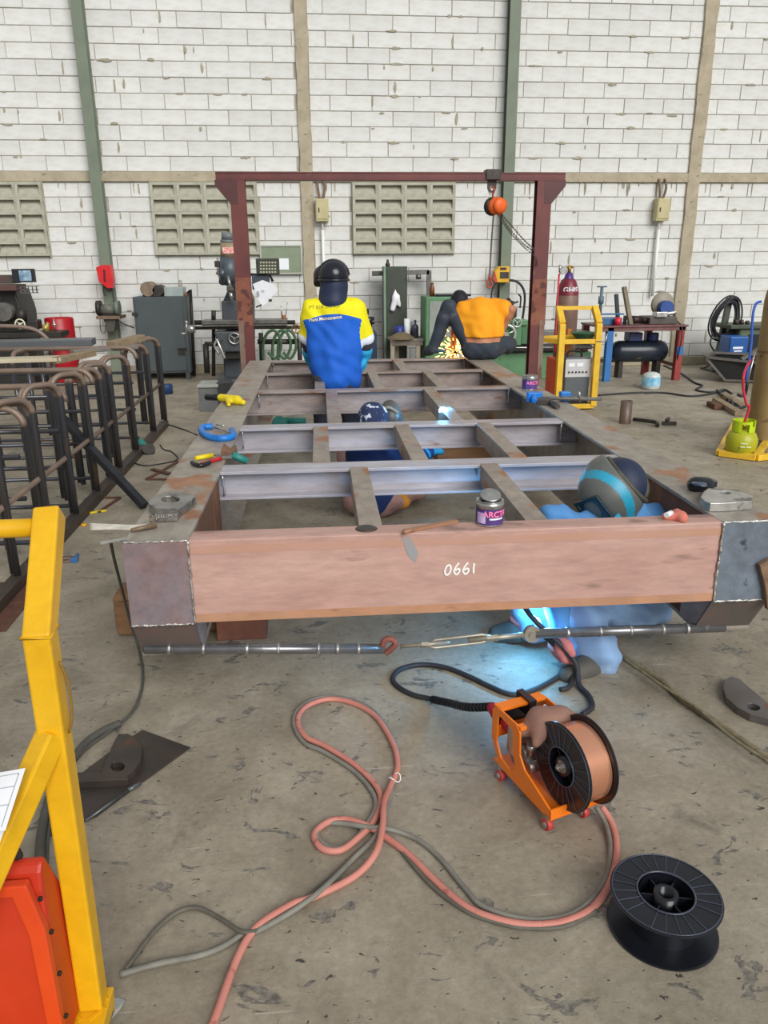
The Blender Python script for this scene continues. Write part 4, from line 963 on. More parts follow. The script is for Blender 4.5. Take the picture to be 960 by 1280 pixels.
# long blue bar clamp
t = thing('bar_clamp', 'long steel bar clamp with blue jaws on right rail', 'clamp', T(700, 497))
obj('clamp_bar', MB().cyl(T(655, 497, .03), T(752, 499, .03), .012, n=10).cyl(T(700, 496, .05), T(735, 497, .05), .006), GREYST, t)
obj('clamp_jaw', MB().obox(T(668, 496, .035), Vector((.05, 0, 0)), Vector((0, .03, 0)), Vector((0, 0, .033))).cyl(T(668, 492, .05), T(668, 501, .03), .018), BLUEP, t, bev=.005)
obj('clamp_jaw', MB().obox(T(706, 495, .035), Vector((.035, 0, 0)), Vector((0, .03, 0)), Vector((0, 0, .03))), BLUEP, t, bev=.005)
obj('clamp_handle', MB().cyl(T(725, 502, .02), T(724, 490, .09), .008), SILVER, t)
t = thing('steel_tubes', 'short dark steel tube lying in front of the bar clamp', 'steel tube', T(690, 505))
obj('tube', MB().cyl(T(683, 499, .02), T(697, 508, .02), .018, n=12), DKRUST, t); obj('jaw_block', MB().obox(T(678, 502, .02), Vector((.04, -.01, 0)), Vector((.006, .03, 0)), Vector((0, 0, .02))), DKRUST, t, bev=.005)
# grinder-like round black tool, silver plate and red rag at the right front
t = thing('tape_measure', 'round glossy black tape measure on the right rail', 'tape measure', T(876, 610))
obj('case', blob_mb([('c', tuple(T(870, 606, .022)), tuple(T(884, 606, .022)), .034, .03), ('e', tuple(T(876, 606, .026)), (.05, .042, .026))], .006, k=.02), M('gloss_black', '14181e', '1c222a', 8, .12), t)
obj('thumb_lock', MB().obox(T(891, 604, .03), Vector((.012, 0, 0)), Vector((0, .016, 0)), Vector((0, 0, .014))), BLACKP, t, bev=.003)
obj('chrome_band', MB().lathe([(.0, .0), (.030, .0), (.028, .004), (0, .005)], T(874, 605, .049), n=20), M('smoke_blue', '5f7890', '3c4c5e', 8, .15, .6), t)
top_plate('silver_plate', [(876, 621), (881, 626), (888, 629), (900, 629), (920, 628), (941, 626), (941, 619), (930, 616), (915, 613), (900, 611), (886, 610), (880, 614)], [(899, 616), (901, 617), (904, 618), (907, 618), (911, 618), (913, 617), (914, 616), (912, 615), (909, 614), (906, 614), (902, 614), (900, 615)], .035, M('tape_wrapped_steel', 'a9a7a2', 'c9c8c4', 20, .35, .6, c3='6d6a66', sc3=9, t3=.58), 'shiny silver steel plate on the right rail beside the tape measure', 'steel plate')
o = obj('red_rag', blob_mb([('c', tuple(T(832, 645, .012)), tuple(T(852, 646, .012)), .013, .02), ('c', tuple(T(846, 642, .014)), tuple(T(853, 648, .012)), .02, .018)], .006, k=.012, fold=.003), M('coral_cloth', 'e08574', 'cf7566', 12, .85)); tag(o, 'coral red rag on the pink front beam near the welder', 'rag')
o = obj('white_chalk', MB().cyl(T(833, 644, .03), T(839, 641, .03), .010, n=10), WHITE); tag(o, 'white chalk stub resting on the coral rag', 'chalk')
o = obj('scrap_disc', MB().lathe([(0, .004), (.035, .004), (.04, .001), (0, .001)], T(458, 661), n=20), DKRUST); tag(o, 'dark flat scrap disc on the pink front beam', 'scrap')
o = obj('scrap_bar', MB().bar(T(506, 664, .006), T(571, 651, .006), .020, .01).cyl(T(504, 666, .008), T(516, 662, .01), .008), M('brown_bar', 'a5795c', '8f6a54', 9, .6)); tag(o, 'tapered rusty bar lying on the pink front beam', 'steel bar')
obj('paint_smear', MB().prism([(-.03, .04), (.0, .045), (.03, -.02), (.02, -.055), (-.005, -.03)], FP((V(512, 684, FY).x-FX), -.0012, V(512, 684, FY).z), (1, 0, 0), (0, 0, 1), (0, -.0006, 0)), M('smear_blue', '8f9aa0', 'a58f8a', 9, .6), fb)
obj('clamp_block', MB().obox(FP(FW_-.035, -.02, .49), Vector((.022, 0, .012)), Vector((0, .012, 0)), Vector((-.02, 0, .05))).obox(FP(FW_-.01, -.02, .40), Vector((.02, 0, .008)), Vector((0, .012, 0)), Vector((-.012, 0, .05))), M('flaky_rust', '8d7058', '6f5848', 30, .85, bump=.8), frame, bev=.003)
# grinder, power strip inside the bays
o = obj('angle_grinder', MB().cyl(G(358, 527, .05), G(382, 527, .05), .045, .04, n=12).cyl(G(348, 528, .05), G(358, 527, .05), .05, .05, n=12).cyl(G(349, 530, .02), G(349, 529, .06), .075, .075, n=16), TEAL); tag(o, 'teal angle grinder on floor seen through the left bay', 'grinder')

# ------------------------------------------------------------------ railing rack at the left
TUBE = M('railing_tube', '555862', '5c5856', 5, .28, .65, c3='77604f', sc3=6, t3=.64, stretch=(1, 1, .5))
BENT = M('railing_bend', '8a7668', '75655a', 8, .5, .25)
rk = thing('railing_rack', 'row of bent steel tube hoops welded on a base bar', 'railing rack', (-1.57, 6.0, 0))
XR = lambda y: -1.575+(y-4.6)*(.02/3.4)
def hoop(y0, y1, x, h, r=.019, xo=0.0):
    h += random.uniform(-.02, .02); R_ = min(.10, (y1-y0)/2); pts = [Vector((x, y0, .04)), Vector((x, y0, h-R_))]
    for k in range(1, 8):
        t = PI-PI/2*k/7; pts.append(Vector((x, y0+R_+R_*math.cos(t), h-R_+R_*math.sin(t))))
    for k in range(0, 8):
        t = PI/2-PI/2*k/7; pts.append(Vector((x, y1-R_+R_*math.cos(t), h-R_+R_*math.sin(t))))
    pts.append(Vector((x, y1, .04)))
    a = obj('hoop', MB().tube(pts[:2], r, 10).tube(pts[-2:], r, 10), TUBE, rk)
    obj('hoop_bend', MB().tube(pts[1:-1], r*1.01, 10), BENT, a)
def hoop2(p, q_, h, r=.018):
    h += random.uniform(-.02, .02); p, q_ = Vector(p), Vector(q_); d = q_-p; L_ = d.length; d = d/L_; R_ = min(.085, L_*.48)
    up_ = Vector((0, 0, 1)); pts = [p+up_*.05, p+up_*(h-R_)]
    for k in range(1, 8): t = PI-PI/2*k/7; pts.append(p+d*(R_+R_*math.cos(t))+up_*(h-R_+R_*math.sin(t)))
    for k in range(0, 8): t = PI/2-PI/2*k/7; pts.append(q_-d*(R_-R_*math.cos(t))+up_*(h-R_+R_*math.sin(t)))
    pts.append(q_+up_*.05)
    a = obj('hoop', MB().tube(pts, r, 10), TUBE, rk)
    obj('hoop_bend', MB().tube(pts[1:-1], r*1.02, 10), BENT, a)
for y in (3.9, 4.45, 4.95, 5.48, 5.88, 6.16, 6.77, 7.57, 8.15):
    x = XR(y); hoop2((x-.165, y-.17, 0), (x, y, 0), .89); hoop2((x-.205, y-.115, 0), (x-.04, y+.055, 0), .885)
obj('base_bar', MB().bar((XR(3.0), 3.0, .03), (XR(8.1), 8.1, .03), .07, .06), DKRUST, rk)
obj('mid_rail', MB().cyl((XR(3.3)-.02, 3.3, .43), (XR(8)-.02, 8.15, .43), .016, n=10), BENT, rk)
X2 = -3.5
for i, (y0, y1) in enumerate([(5.3, 5.65), (6.0, 6.36), (6.9, 7.25), (7.6, 7.95)]):
    hoop(y0, y1, -2.55, .88); 
for y, h in ((5.1, .87), (5.75, .89), (7.2, .90), (4.35, .86)):
    pts = [Vector((XR(y)-.02, y, h-.10))]+[Vector((XR(y)-.12+.10*math.cos(t), y, h-.10+.10*math.sin(t))) for t in [PI/2*k/6 for k in range(1, 7)]]+[Vector((X2, y, h))]
    obj('top_rail', MB().tube(pts, .019, 10), BENT, rk)
for y in (4.3, 5.0, 5.7, 6.4, 7.1, 7.8):
    for z in (.10, .36, .60):
        obj('cross_tube', MB().cyl((X2, y, z), (XR(y)-.05, y, z), .014, n=8), TUBE, rk)
obj('back_bar', MB().bar((X2, 3.0, .03), (X2, 8.1, .03), .07, .06), DKRUST, rk)
obj('foot_plate', MB().box((-1.75, 3.35, .0), (-1.45, 3.95, .004)), RUST, rk)
o = obj('leaning_tube', MB().bar(G(181, 633, .02), V(77, 522, 5.62), .055, .05), M('dark_square_tube', '33353a', '3f4044', 9, .4, .6), bev=.005); tag(o, 'dark square tube leaning from the floor onto the railing rack', 'steel tube')
# planks and plates stacked on the rack
def onrack(nm, p, q, w, h, mat, label, cat): return tag(obj(nm, MB().bar(p, q, w, h), mat, bev=.004), label, cat)
zz = .93
onrack('steel_channel', Vector((-4.2, 7.25, .935)), Vector((-2.0, 7.45, .935)), .22, .06, M('dull_channel', '6f7478', '5c5f62', 4, .45, .5, stretch=(.3, 2, 2)), 'long grey steel channel laid across the railing rack', 'steel channel')
onrack('timber_plank', V(138, 431, 7.5), V(177, 422, 7.85), .10, .06, PALEWOOD, 'weathered timber plank sloping over the railing rack', 'timber')
onrack('timber_batten', V(68, 451, 6.6), V(116, 441, 7.0), .08, .05, PALEWOOD, 'short timber batten lying on the rack nearer the camera', 'timber')
onrack('cream_board', V(-60, 452, 6.55), V(78, 448, 6.7), .22, .03, M('cream_board', 'c9bfa4', 'b5aa90', 5, .7, stretch=(.3, 2, 2)), 'cream board lying flat on the railing rack', 'board')
onrack('timber_plank', V(90, 440, 7.0), V(170, 434, 7.4), .09, .03, M('grey_flat', '8a8780', '77736c', 5, .5, .3), 'grey flat bar on the rack beneath the sloping plank', 'timber')
for i, (y, lb) in enumerate(((7.75, 'farthest arched tube lying on top of the rack'), (7.5, 'second arched tube lying on top of the rack'))):
    x = -3.0-.5*i
    o = obj('bent_tube', MB().tube(curve_pts([(x-.55, y, .93), (x-.45, y, 1.02), (x-.25, y, 1.06), (x+.2, y, 1.06), (x+.4, y, 1.02), (x+.5, y, .93)], 5), .019, 8), BENT); tag(o, lb, 'steel tube')
# cables and grinder at the rack foot
t = thing('corded_grinder', 'teal corded grinder on floor at the rack foot', 'grinder', G(178, 560))
obj('grinder_body', MB().cyl(G(170, 548, .05), G(180, 557, .05), .032, .03, n=12), TEAL, t)
obj('grinding_wheel', MB().cyl(G(186, 563, .03), G(186, 561, .05), .055, .055, n=18), DARKST, t)
obj('cord', MB().tube(curve_pts(floor_path([(186, 566), (172, 570), (165, 576), (180, 582), (205, 579), (222, 574), (215, 565), (205, 562), (200, 556)], .006), 6), .006, 6), RUB, t)
o = obj('extension_cable', MB().tube(curve_pts(floor_path([(200, 527), (215, 532), (230, 537), (245, 543), (262, 546, .1)], .007), 6), .007, 6), RUB); tag(o, 'black cable on floor from the rack to the left rail', 'cable')
o = obj('blue_canister', MB().lathe([(0, .12), (.07, .12), (.075, .11), (.075, 0), (0, 0)], G(209, 492), n=20), M('drum_blue', '20406e', '1a3660', 8, .5)); tag(o, 'short dark blue canister on floor behind the railing rack', 'canister')

# ------------------------------------------------------------------ right floor: pipe, tools, cables, gas trolley
c = G(781, 529); t = thing('pipe_offcut', 'short upright rusty steel pipe on the right floor', 'steel pipe', c)
obj('pipe_wall', MB().lathe([(.060, 0), (.060, .235), (.053, .235), (.053, 0), (.060, 0)], c, n=24), M('pipe_brown', '7a6a60', '6a5a50', 5, .5, .4), t)
o = obj('pipe_wrench', MB().tube(curve_pts([G(792, 524, .03), G(808, 526, .035), G(820, 528, .03), G(822, 532, .02)], 5), .02, 8).bar(G(828, 529, .02), G(845, 529, .02), .04, .035).bar(G(833, 526, .05), G(836, 523, .05), .03, .03), DARKST); tag(o, 'dark hand tool lying right of the upright pipe', 'hand tool')
o = obj('floor_cable', MB().tube(curve_pts(floor_path([(748, 494), (790, 491), (830, 491), (862, 495), (890, 492), (905, 487), (915, 492)], .012), 6), .012, 6).tube(curve_pts(floor_path([(830, 457), (850, 466), (868, 478), (878, 482), (870, 487), (885, 490), (905, 489)], .012), 6), .012, 6), RUB); tag(o, 'black power cable lying across the far right floor', 'cable')
mb = MB()
for i in range(6): mb.tube(curve_pts(floor_path([(896+3*i, 488+3*i), (905+2*i, 494+i), (918, 500+2*i), (928+i, 508)], .02+.012*(i % 3)), 5), .016, 6)
o = obj('cable_heap', mb, RUB); tag(o, 'small heap of black cable near the yellow gas trolley', 'cable')
for i, (a, b, lb) in enumerate((((895, 500), (924, 517), 'pale timber offcut nearest the tan cylinder on floor'), ((905, 494), (930, 510), 'second timber offcut behind it by the tan cylinder'), ((888, 504), (898, 509), 'rusty block end beside the timber offcuts'))):
    o = obj('timber_scrap', MB().bar(G(*a, .03), G(*b, .03), .09, .055), RUST if i == 2 else PALEWOOD, bev=.005); tag(o, lb, 'timber')
t = thing('water_jug', 'clear plastic jug with blue label on the far floor', 'jug', G(813, 486))
c = G(813, 486); 
obj('jug_body', MB().lathe([(0, 0), (.10, 0), (.115, .02), (.115, .16), (.10, .20), (.05, .22), (0, .22)], c, n=20), M('milky_plastic', 'cfd6d2', 'b8c0bb', 10, .3), t)
obj('blue_label', MB().lathe([(.117, .05), (.117, .16)], c, n=20), M('label_cyan', '4aa8d8', 'bfe0ee', 9, .4), t)
# gas trolley with tan cylinder and green gas bottle
gc = G(945, 573); 
t = thing('gas_trolley', 'low yellow gas trolley at the right edge', 'trolley', gc)
zf = .03
f = MB()
L0, L1, R1, R0 = G(899, 566, zf), G(920, 528, zf), G(962, 535, zf), G(945, 572, zf)
for a, b in ((L0, L1), (L0, R0), (R0, G(985, 568, zf)), (R0, G(1000, 490, .10)), (L1, G(1000, 520, zf))): f.bar(a, b, .055, .05)
obj('base_frame', f, YEL2, t, bev=.004)
obj('handle_post', MB().bar(G(985, 568, zf), V(1010, 330, G(985, 568, zf).y+.1), .05, .05), YEL2, t)
cc = G(949, 556); cc.z = .05
t = thing('tall_gas_cylinder', 'tall tan gas cylinder cut by the right edge', 'gas cylinder', cc)
obj('cylinder_body', MB().lathe([(0, 0), (.115, 0), (.125, .02), (.125, 1.22), (.115, 1.30), (.08, 1.36), (.045, 1.39), (.04, 1.42), (0, 1.42)], cc, n=28), M('tan_paint', '9c8458', '8a7550', 4, .55, c3='6f5a40', sc3=10, t3=.62), t)
obj('collar_band', MB().lathe([(.1262, .78), (.1262, .80)], cc, n=28), M('tan_dark', '6f5c3e', rough=.6), t)
rg = Vector((cc.x-.02, cc.y, 1.50))
obj('regulator', MB().cyl(cc+Vector((0, 0, 1.4)), cc+Vector((0, 0, 1.52)), .02).cyl(rg+Vector((-.10, -.03, -.02)), rg+Vector((.08, -.03, -.02)), .028).cyl(rg+Vector((-.04, -.08, .04)), rg+Vector((-.04, -.03, .04)), .035), M('reg_green', '1f8a5c', '2a9a68', 9, .4), t)
hp = [V(951, 377, cc.y-.05), V(945, 380, cc.y-.09), V(941, 395, cc.y-.12), V(939, 430, cc.y-.14), V(935, 460, cc.y-.15), V(933, 478, cc.y-.15)]
o = obj('oxygen_hose', MB().tube(curve_pts(hp, 6), .011, 8), M('hose_blue', '2f62c8', '2a58b4', 9, .45)); tag(o, 'blue hose hanging down along the tan gas cylinder', 'hose')
gb = G(925, 566, .035)
lp = thing('lpg_bottle', 'small lime green gas bottle standing on the yellow trolley', 'gas bottle', gb)
LIME = M('lime_paint', 'a9b01e', 'b0a824', 6, .4, c3='7f8a2a', sc3=16, t3=.66)
obj('bottle_body', MB().lathe([(0, .0), (.09, .0), (.118, .03), (.128, .08), (.126, .13), (.105, .175), (.07, .20), (0, .21)], gb, n=28), LIME, lp)
n = 20; gd = MB()
for k in range(n):
    t0 = 2*PI*k/n; t1 = 2*PI*(k+1)/n
    if k in (13, 14): z0, z1 = .26, .28
    elif k in (16,): z0, z1 = .19, .24
    else: z0, z1 = .19, .285
    r = .092
    vs = [(gb.x+rr*math.cos(t_), gb.y+rr*math.sin(t_), gb.z+z) for rr in (r, r-.006) for t_ in (t0, t1) for z in (z0, z1)]
    gd.add(vs, [(0, 2, 3, 1), (4, 5, 7, 6), (1, 3, 7, 5), (0, 4, 6, 2), (0, 1, 5, 4), (2, 6, 7, 3)], False)
obj('guard_ring', gd, M('lime_bright', 'c6e01a', 'b4cc18', 8, .4), lp)
pm = MB()
for zz_, aa0, aa1 in ((.105, -.6, -.15), (.075, -.6, -.3), (.075, -.22, .12)):
    pm.tube([Vector((gb.x+.1285*math.sin(aa0+(aa1-aa0)*i/6), gb.y-.1285*math.cos(aa0+(aa1-aa0)*i/6), gb.z+zz_+.003*(i % 2))) for i in range(7)], .0045, 5)
obj('painted_marks', pm, M('mark_white', 'e8e8c8', rough=.6), lp)
obj('valve', MB().cyl(gb+Vector((0, 0, .2)), gb+Vector((0, 0, .26)), .018), M('brass', 'b08a3c', rough=.35, metal=.8), lp)
vx = gb+Vector((0, 0, .255))
o = obj('gas_hose', MB().tube(curve_pts([vx, vx+Vector((.02, -.01, .14)), V(933, 505, gb.y-.02), V(929, 485, gb.y-.02), V(930, 468, gb.y-.02), V(937, 452, cc.y-.15), V(944, 447, cc.y-.15)], 6), .011, 8), M('hose_red', 'd02c42', 'bf2840', 9, .45)); tag(o, 'red hose rising from the lime gas bottle', 'hose')
t = thing('cutting_torch', 'slim cutting torch hung on the tan cylinder', 'torch', V(936, 470, cc.y-.15))
obj('torch_tubes', MB().tube([V(944, 440, cc.y-.15), V(938, 462, cc.y-.16), V(934, 480, cc.y-.16)], .009, 8), SILVER, t); obj('torch_head', MB().tube(curve_pts([V(934, 479, cc.y-.16), V(932, 491, cc.y-.16), V(927, 495, cc.y-.16), V(922, 493, cc.y-.16)], 4), .013, 8), BLACKP, t)
# ------------------------------------------------------------------ machines along the back wall
MGREY = M('machine_grey', '4a5055', '3f4448', 5, .45, .1, c3='2c2f31', sc3=12, t3=.64)
MDARK = M('machine_dark', '33302d', '282624', 7, .5, .3, c3='4c443c', sc3=14, t3=.62)
MTABLE = M('machine_table', '7c7a76', '5f5d5a', 10, .4, .6)
LGREEN = M('lathe_green', '5f8f66', '527e58', 5, .45, c3='3a5a40', sc3=12, t3=.66)
PGREEN = M('pale_green_panel', '7d9a80', '6d8870', 6, .5, c3='566a58', sc3=14, t3=.66)
DGREEN = M('dark_green_panel', '434b40', '363c34', 4, .5, c3='2b2f29', sc3=9, t3=.62)
def at_floor(x, Y): return (x, Y, 0)
def pcyl(mb, a, b, Y, r, n=12): return mb.cyl(V(a[0], a[1], Y), V(b[0], b[1], Y), r, n=n)
def ycyl(mb, px, py, Y, r, d, n=18): c = V(px, py, Y); return mb.cyl(c, c+Vector((0, d, 0)), r, n=n)
def wheel(nm, par, px, py, Y, r, mat, spokes=3):
    c = V(px, py, Y); mb = MB().tube([c+Vector((r*math.cos(t), 0, r*math.sin(t))) for t in [2*PI*i/24 for i in range(24)]], r*.16, 8, closed=True)
    for k in range(spokes): t = 2*PI*k/spokes+.4; mb.cyl(c, c+Vector((r*math.cos(t), 0, r*math.sin(t))), r*.09, n=6)
    mb.cyl(c-Vector((0, .02, 0)), c+Vector((0, .08, 0)), r*.25, n=12)
    return obj(nm, mb, mat, par)
# far-left mill
Y = 11.0
t = thing('shaper_machine', 'dark brown milling machine at the far left edge', 'machine', at_floor(V(10, 400, Y).x, Y))
obj('column', MB().prism([(V(-60, 400, Y).x, 0), (V(30, 400, Y).x, 0), (V(28, 425, Y).x, V(28, 412, Y).z), (V(24, 390, Y).x, V(24, 390, Y).z), (V(14, 362, Y).x, V(14, 362, Y).z), (V(-60, 362, Y).x, V(14, 362, Y).z)], (0, Y+.1, 0), (1, 0, 0), (0, 0, 1), (0, .6, 0)), MDARK, t, bev=.02)
obj('table', pbox(MB(), -60, 416, 76, 423, Y-.15, .4), MDARK, t, bev=.01)
ZTAB = px_box(-60, 416, 76, 423, Y-.15)[3]
obj('head', pbox(pbox(MB(), -60, 356, 20, 364, Y-.1, .4), -60, 344, 16, 355, Y, .3), M('head_rust', '5c3a34', '4a423c', 6, .6), t, bev=.01)
obj('ram', ycyl(MB(), 3, 390, Y-.12, .12, .3), MTABLE, t)
obj('motor', MB().cyl(V(27, 402, Y-.05), V(27, 386, Y-.05), .07, n=16), MDARK, t)
obj('gearbox', pbox(MB(), 33, 400, 47, 412, Y-.1, .2), MDARK, t, bev=.02)
wheel('hand_wheel', t, 25, 405, Y-.2, .06, M('wheel_cream', 'd8d4bc', rough=.4))
d = obj('display', pbox(MB(), 15, 336, 43, 353, Y-.1, .06), M('display_dark', '23272b', rough=.3), t, bev=.005)
obj('screen', pbox(MB(), 24, 338, 39, 351, Y-.104, .004), M('screen_glare', '5f7f9a', 'a9c4d6', 14, .2), d)
gm = MB(); 
for i in range(5): a, b, c, e = px_box(25+5*i, 358, 26+5*i, 366, Y-.05); gm.box((a, Y-.05, c), (b, Y-.03, e))
for j in range(3): a, b, c, e = px_box(25, 357.5+4*j, 48, 358.5+4*j, Y-.05); gm.box((a, Y-.05, c), (b, Y-.03, e))
obj('grid_tray', gm, MTABLE, t)
# red drum
Y = 11.3; a, b, c, e = px_box(52, 398, 88, 430, Y); r = (b-a)/2; cx = Vector(((a+b)/2, Y+r, 0))
t = thing('red_drum', 'red steel drum behind the railing rack', 'drum', cx)
obj('drum_wall', MB().lathe([(r-.01, 0), (r, .02), (r, e*.32), (r+.012, e*.34), (r, e*.36), (r, e*.66), (r+.012, e*.68), (r, e*.70), (r, e-.02), (r-.01, e), (r-.02, e), (r-.02, e-.03), (0, e-.03)], cx, n=32), M('drum_red', 'b01822', 'a0141e', 4, .4, c3='7a1016', sc3=10, t3=.68), t)
o = obj('brass_valve', MB().cyl(Vector((V(59, 415, 10.95).x, 10.95, ZTAB)), Vector((V(61, 415, 10.95).x, 10.95, ZTAB+.12)), .04, .02, n=10).sph(Vector((V(58, 415, 10.95).x, 10.95, ZTAB+.05)), .05, 10, 6), M('brass_dull', 'b09a5a', rough=.4, metal=.5)); tag(o, 'brassy valve lying on the rack before the red drum', 'valve')
o = obj('tap_wrench', MB().cyl(Vector((V(69, 415, 10.95).x, 10.95, ZTAB)), Vector((V(69, 415, 10.95).x, 10.95, ZTAB+.17)), .012, n=8).cyl(Vector((V(66, 415, 10.95).x, 10.95, ZTAB+.09)), Vector((V(72, 415, 10.95).x, 10.95, ZTAB+.09)), .012, n=8), SILVER); tag(o, 'thin bright upright tap wrench before the red drum', 'wrench')
# bench grinder on the green post
Y = 11.75
t = thing('bench_grinder', 'small bench grinder on a bracket of the green post', 'bench grinder', V(136, 397, Y))
obj('motor', MB().cyl(V(127, 387, Y), V(145, 387, Y), .075, n=18), M('grinder_grey', '6a6a62', '4a4a46', 8, .5), t)
for px, m in ((124, DARKST), (147, M('guard_green', '6f7a6c', '5a6258', 8, .6))):
    c = V(px, 385, Y); obj('grinding_wheel', MB().cyl(c-Vector((.03, 0, 0)), c+Vector((.03, 0, 0)), .105, n=22), m, t)
obj('bracket', pbox(MB(), 120, 395, 150, 399, Y-.1, .385), M('bracket_brown', '7a6a5a', '6a4f42', 8, .6), t)
obj('tapered_stand', MB().prism([(V(130, 399, Y).x, V(136, 398, Y).z), (V(146, 399, Y).x, V(136, 398, Y).z), (V(144, 415, Y).x, V(140, 414, Y).z), (V(137, 415, Y).x, V(140, 414, Y).z)], (0, Y-.05, 0), (1, 0, 0), (0, 0, 1), (0, .15, 0)), M('stand_dark', '4c4a42', '3c3a34', 8, .6), t)
obj('lead', MB().tube(curve_pts([V(125, 399, Y-.05), V(126, 413, Y-.05), V(131, 416, Y-.05), V(133, 405, Y-.05)], 5), .006, 6).tube(curve_pts([V(146, 399, Y-.05), V(155, 405, Y-.02), V(168, 410, Y)], 5), .01, 6), RUB, t)
t = thing('wall_switch', 'bright red switch box high on the green post', 'switch box', V(132, 357, 11.95))
obj('red_case', MB().prism([(-.13, .12), (-.05, .15), (.08, .15), (.09, -.05), (.07, -.17), (0, -.17), (-.11, -.08)], V(132.5, 345, 11.85), (1, 0, 0), (0, 0, 1), (0, .16, 0)), M('switch_red', 'd8242a', 'c01e24', 8, .4), t, bev=.01)
obj('dark_slot', MB().bar(V(130, 337, 11.84), V(131, 352, 11.84), .025, .01, up=(0, 1, 0)), M('slot_dark', '5a1014', rough=.6), t)
obj('cord', MB().tube(curve_pts([V(131, 356, 11.88), V(129, 363, 11.88), V(132, 370, 11.88)], 4), .01, 6).tube(curve_pts([V(138, 356, 11.9), V(141, 368, 11.93), V(142, 378, 11.93)], 4), .008, 6), RUB, t)
# grey cabinet
Y = 11.55; a, b, c, e = px_box(168, 371, 235, 467, Y)
a += .02; t = thing('steel_cabinet', 'dark grey steel cabinet against the block wall', 'cabinet', at_floor((a+b)/2, Y))
CAB = M('cabinet_grey', '4c5457', '444b4e', 3, .5, .1, c3='3b4042', sc3=9, t3=.7)
obj('cabinet_body', MB().box((a, Y+.02, .10), (b, Y+.55, e)), CAB, t, bev=.006)
dr_ = obj('door', MB().box((a+.03, Y, .13), (b-.05, Y+.02, e-.03)), CAB, t, bev=.004)
obj('handle', MB().box((b-.16, Y-.03, (e)*.38), (b-.03, Y, (e)*.39)).box((b-.16, Y-.006, e*.30), (b-.06, Y, e*.37)), DARKST, dr_)
obj('hinge', MB().box((a-.02, Y-.02, e*.78), (a+.06, Y+.02, e*.82)), DARKST, dr_)
for x in (a+.03, b-.05):
    for yy in (Y+.02, Y+.48): obj('leg', MB().box((x-.03, yy, 0), (x+.03, yy+.05, .10)), CAB, t)
o = obj('side_lever', MB().tube([V(233, 368, Y+.2), V(238, 362, Y+.2), V(240, 400, Y+.2), V(243, 470, Y+.2)], .022, 8), DARKST); tag(o, 'dark upright bar leaning beside the grey cabinet', 'steel bar')
zc = e
def on_cab(nm, x0, y0, x1, mat, label, cat, shape):
    A, B, C, D = px_box(x0, y0, x1, 371, Y+.15); 
    mb = MB()
    if shape == 'box': mb.box((A, Y+.15, zc), (B, Y+.45, D))
    elif shape == 'motor': mb.cyl(((A+B)/2, Y+.1, zc+(D-zc)*.5), ((A+B)/2, Y+.4, zc+(D-zc)*.5), (D-zc)*.5, n=16)
    elif shape == 'can': mb.lathe([(0, 0), ((B-A)/2, 0), ((B-A)/2, (D-zc)*.8), ((B-A)*.3, D-zc), (0, D-zc)], ((A+B)/2, Y+.25, zc), n=14)
    else: mb.bar(((A), Y+.2, zc+.03), (B, Y+.2, D-.03), .08, .06)
    o = obj(nm, mb, mat, bev=.006); return tag(o, label, cat)
on_cab('tin_case', 205, 359, 229, M('tin_grey', 'a9b4b2', '95a09e', 6, .45, .2), 'pale grey tin case on the grey cabinet', 'case', 'box')
on_cab('old_motor', 178, 352, 192, M('motor_brown', '8a7a66', '6c5c4c', 9, .6), 'tan motor part heaped on the grey cabinet', 'motor', 'motor')
on_cab('gear_part', 190, 356, 206, DARKST, 'dark gear part next to the tin case', 'machine part', 'motor')
on_cab('blue_tin', 176, 359, 183, M('tin_blue', '3a4a8c', rough=.5), 'small blue tin at the left of the cabinet top', 'tin', 'can')
on_cab('spray_bottle', 222, 350, 227, M('bottle_grey', '9a958c', rough=.5), 'small grey bottle standing at the right of the cabinet top', 'bottle', 'can')
on_cab('brown_casting', 229, 366, 236, M('casting_brown', '7a5a48', rough=.7), 'brown casting at the right cabinet corner', 'casting', 'motor')
# vertical milling machine
Y = 10.9
t = thing('milling_machine', 'grey vertical milling machine with long table', 'milling machine', at_floor(V(298, 450, Y).x, Y))
obj('base', pbox(pbox(MB(), 270, 474, 320, 484, Y-.25, .9, True), 280, 448, 312, 480, Y+.05, .5, True), MGREY, t, bev=.02)
obj('column', MB().prism([(V(283, 450, Y).x, V(290, 450, Y).z), (V(316, 450, Y).x, V(300, 450, Y).z), (V(316, 380, Y).x, V(300, 376, Y).z), (V(310, 365, Y).x, V(300, 362, Y).z), (V(284, 365, Y).x, V(290, 362, Y).z), (V(278, 380, Y).x, V(290, 376, Y).z)], (0, Y+.1, 0), (1, 0, 0), (0, 0, 1), (0, .4, 0)), MGREY, t, bev=.03)
obj('saddle_casting', pbox(MB(), 277, 376, 313, 402, Y-.02, .35), MGREY, t, bev=.02)
obj('knee', MB().prism([(V(270, 412, Y).x, V(290, 412, Y).z), (V(305, 412, Y).x, V(290, 412, Y).z), (V(303, 437, Y).x, V(290, 437, Y).z), (V(280, 437, Y).x, V(290, 437, Y).z)], (0, Y-.3, 0), (1, 0, 0), (0, 0, 1), (0, .6, 0)), MGREY, t, bev=.02)
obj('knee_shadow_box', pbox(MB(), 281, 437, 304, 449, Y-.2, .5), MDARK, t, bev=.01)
tb_ = obj('table', pbox(pbox(MB(), 252, 400, 359, 405, Y-.35, .3), 252, 405, 359, 408, Y-.33, .26), MTABLE, t, bev=.004)
obj('lead_screw', pcyl(pcyl(MB(), (240, 410), (377, 409), Y-.25, .022), (243, 403), (369, 403), Y-.2, .03), DARKST, tb_)
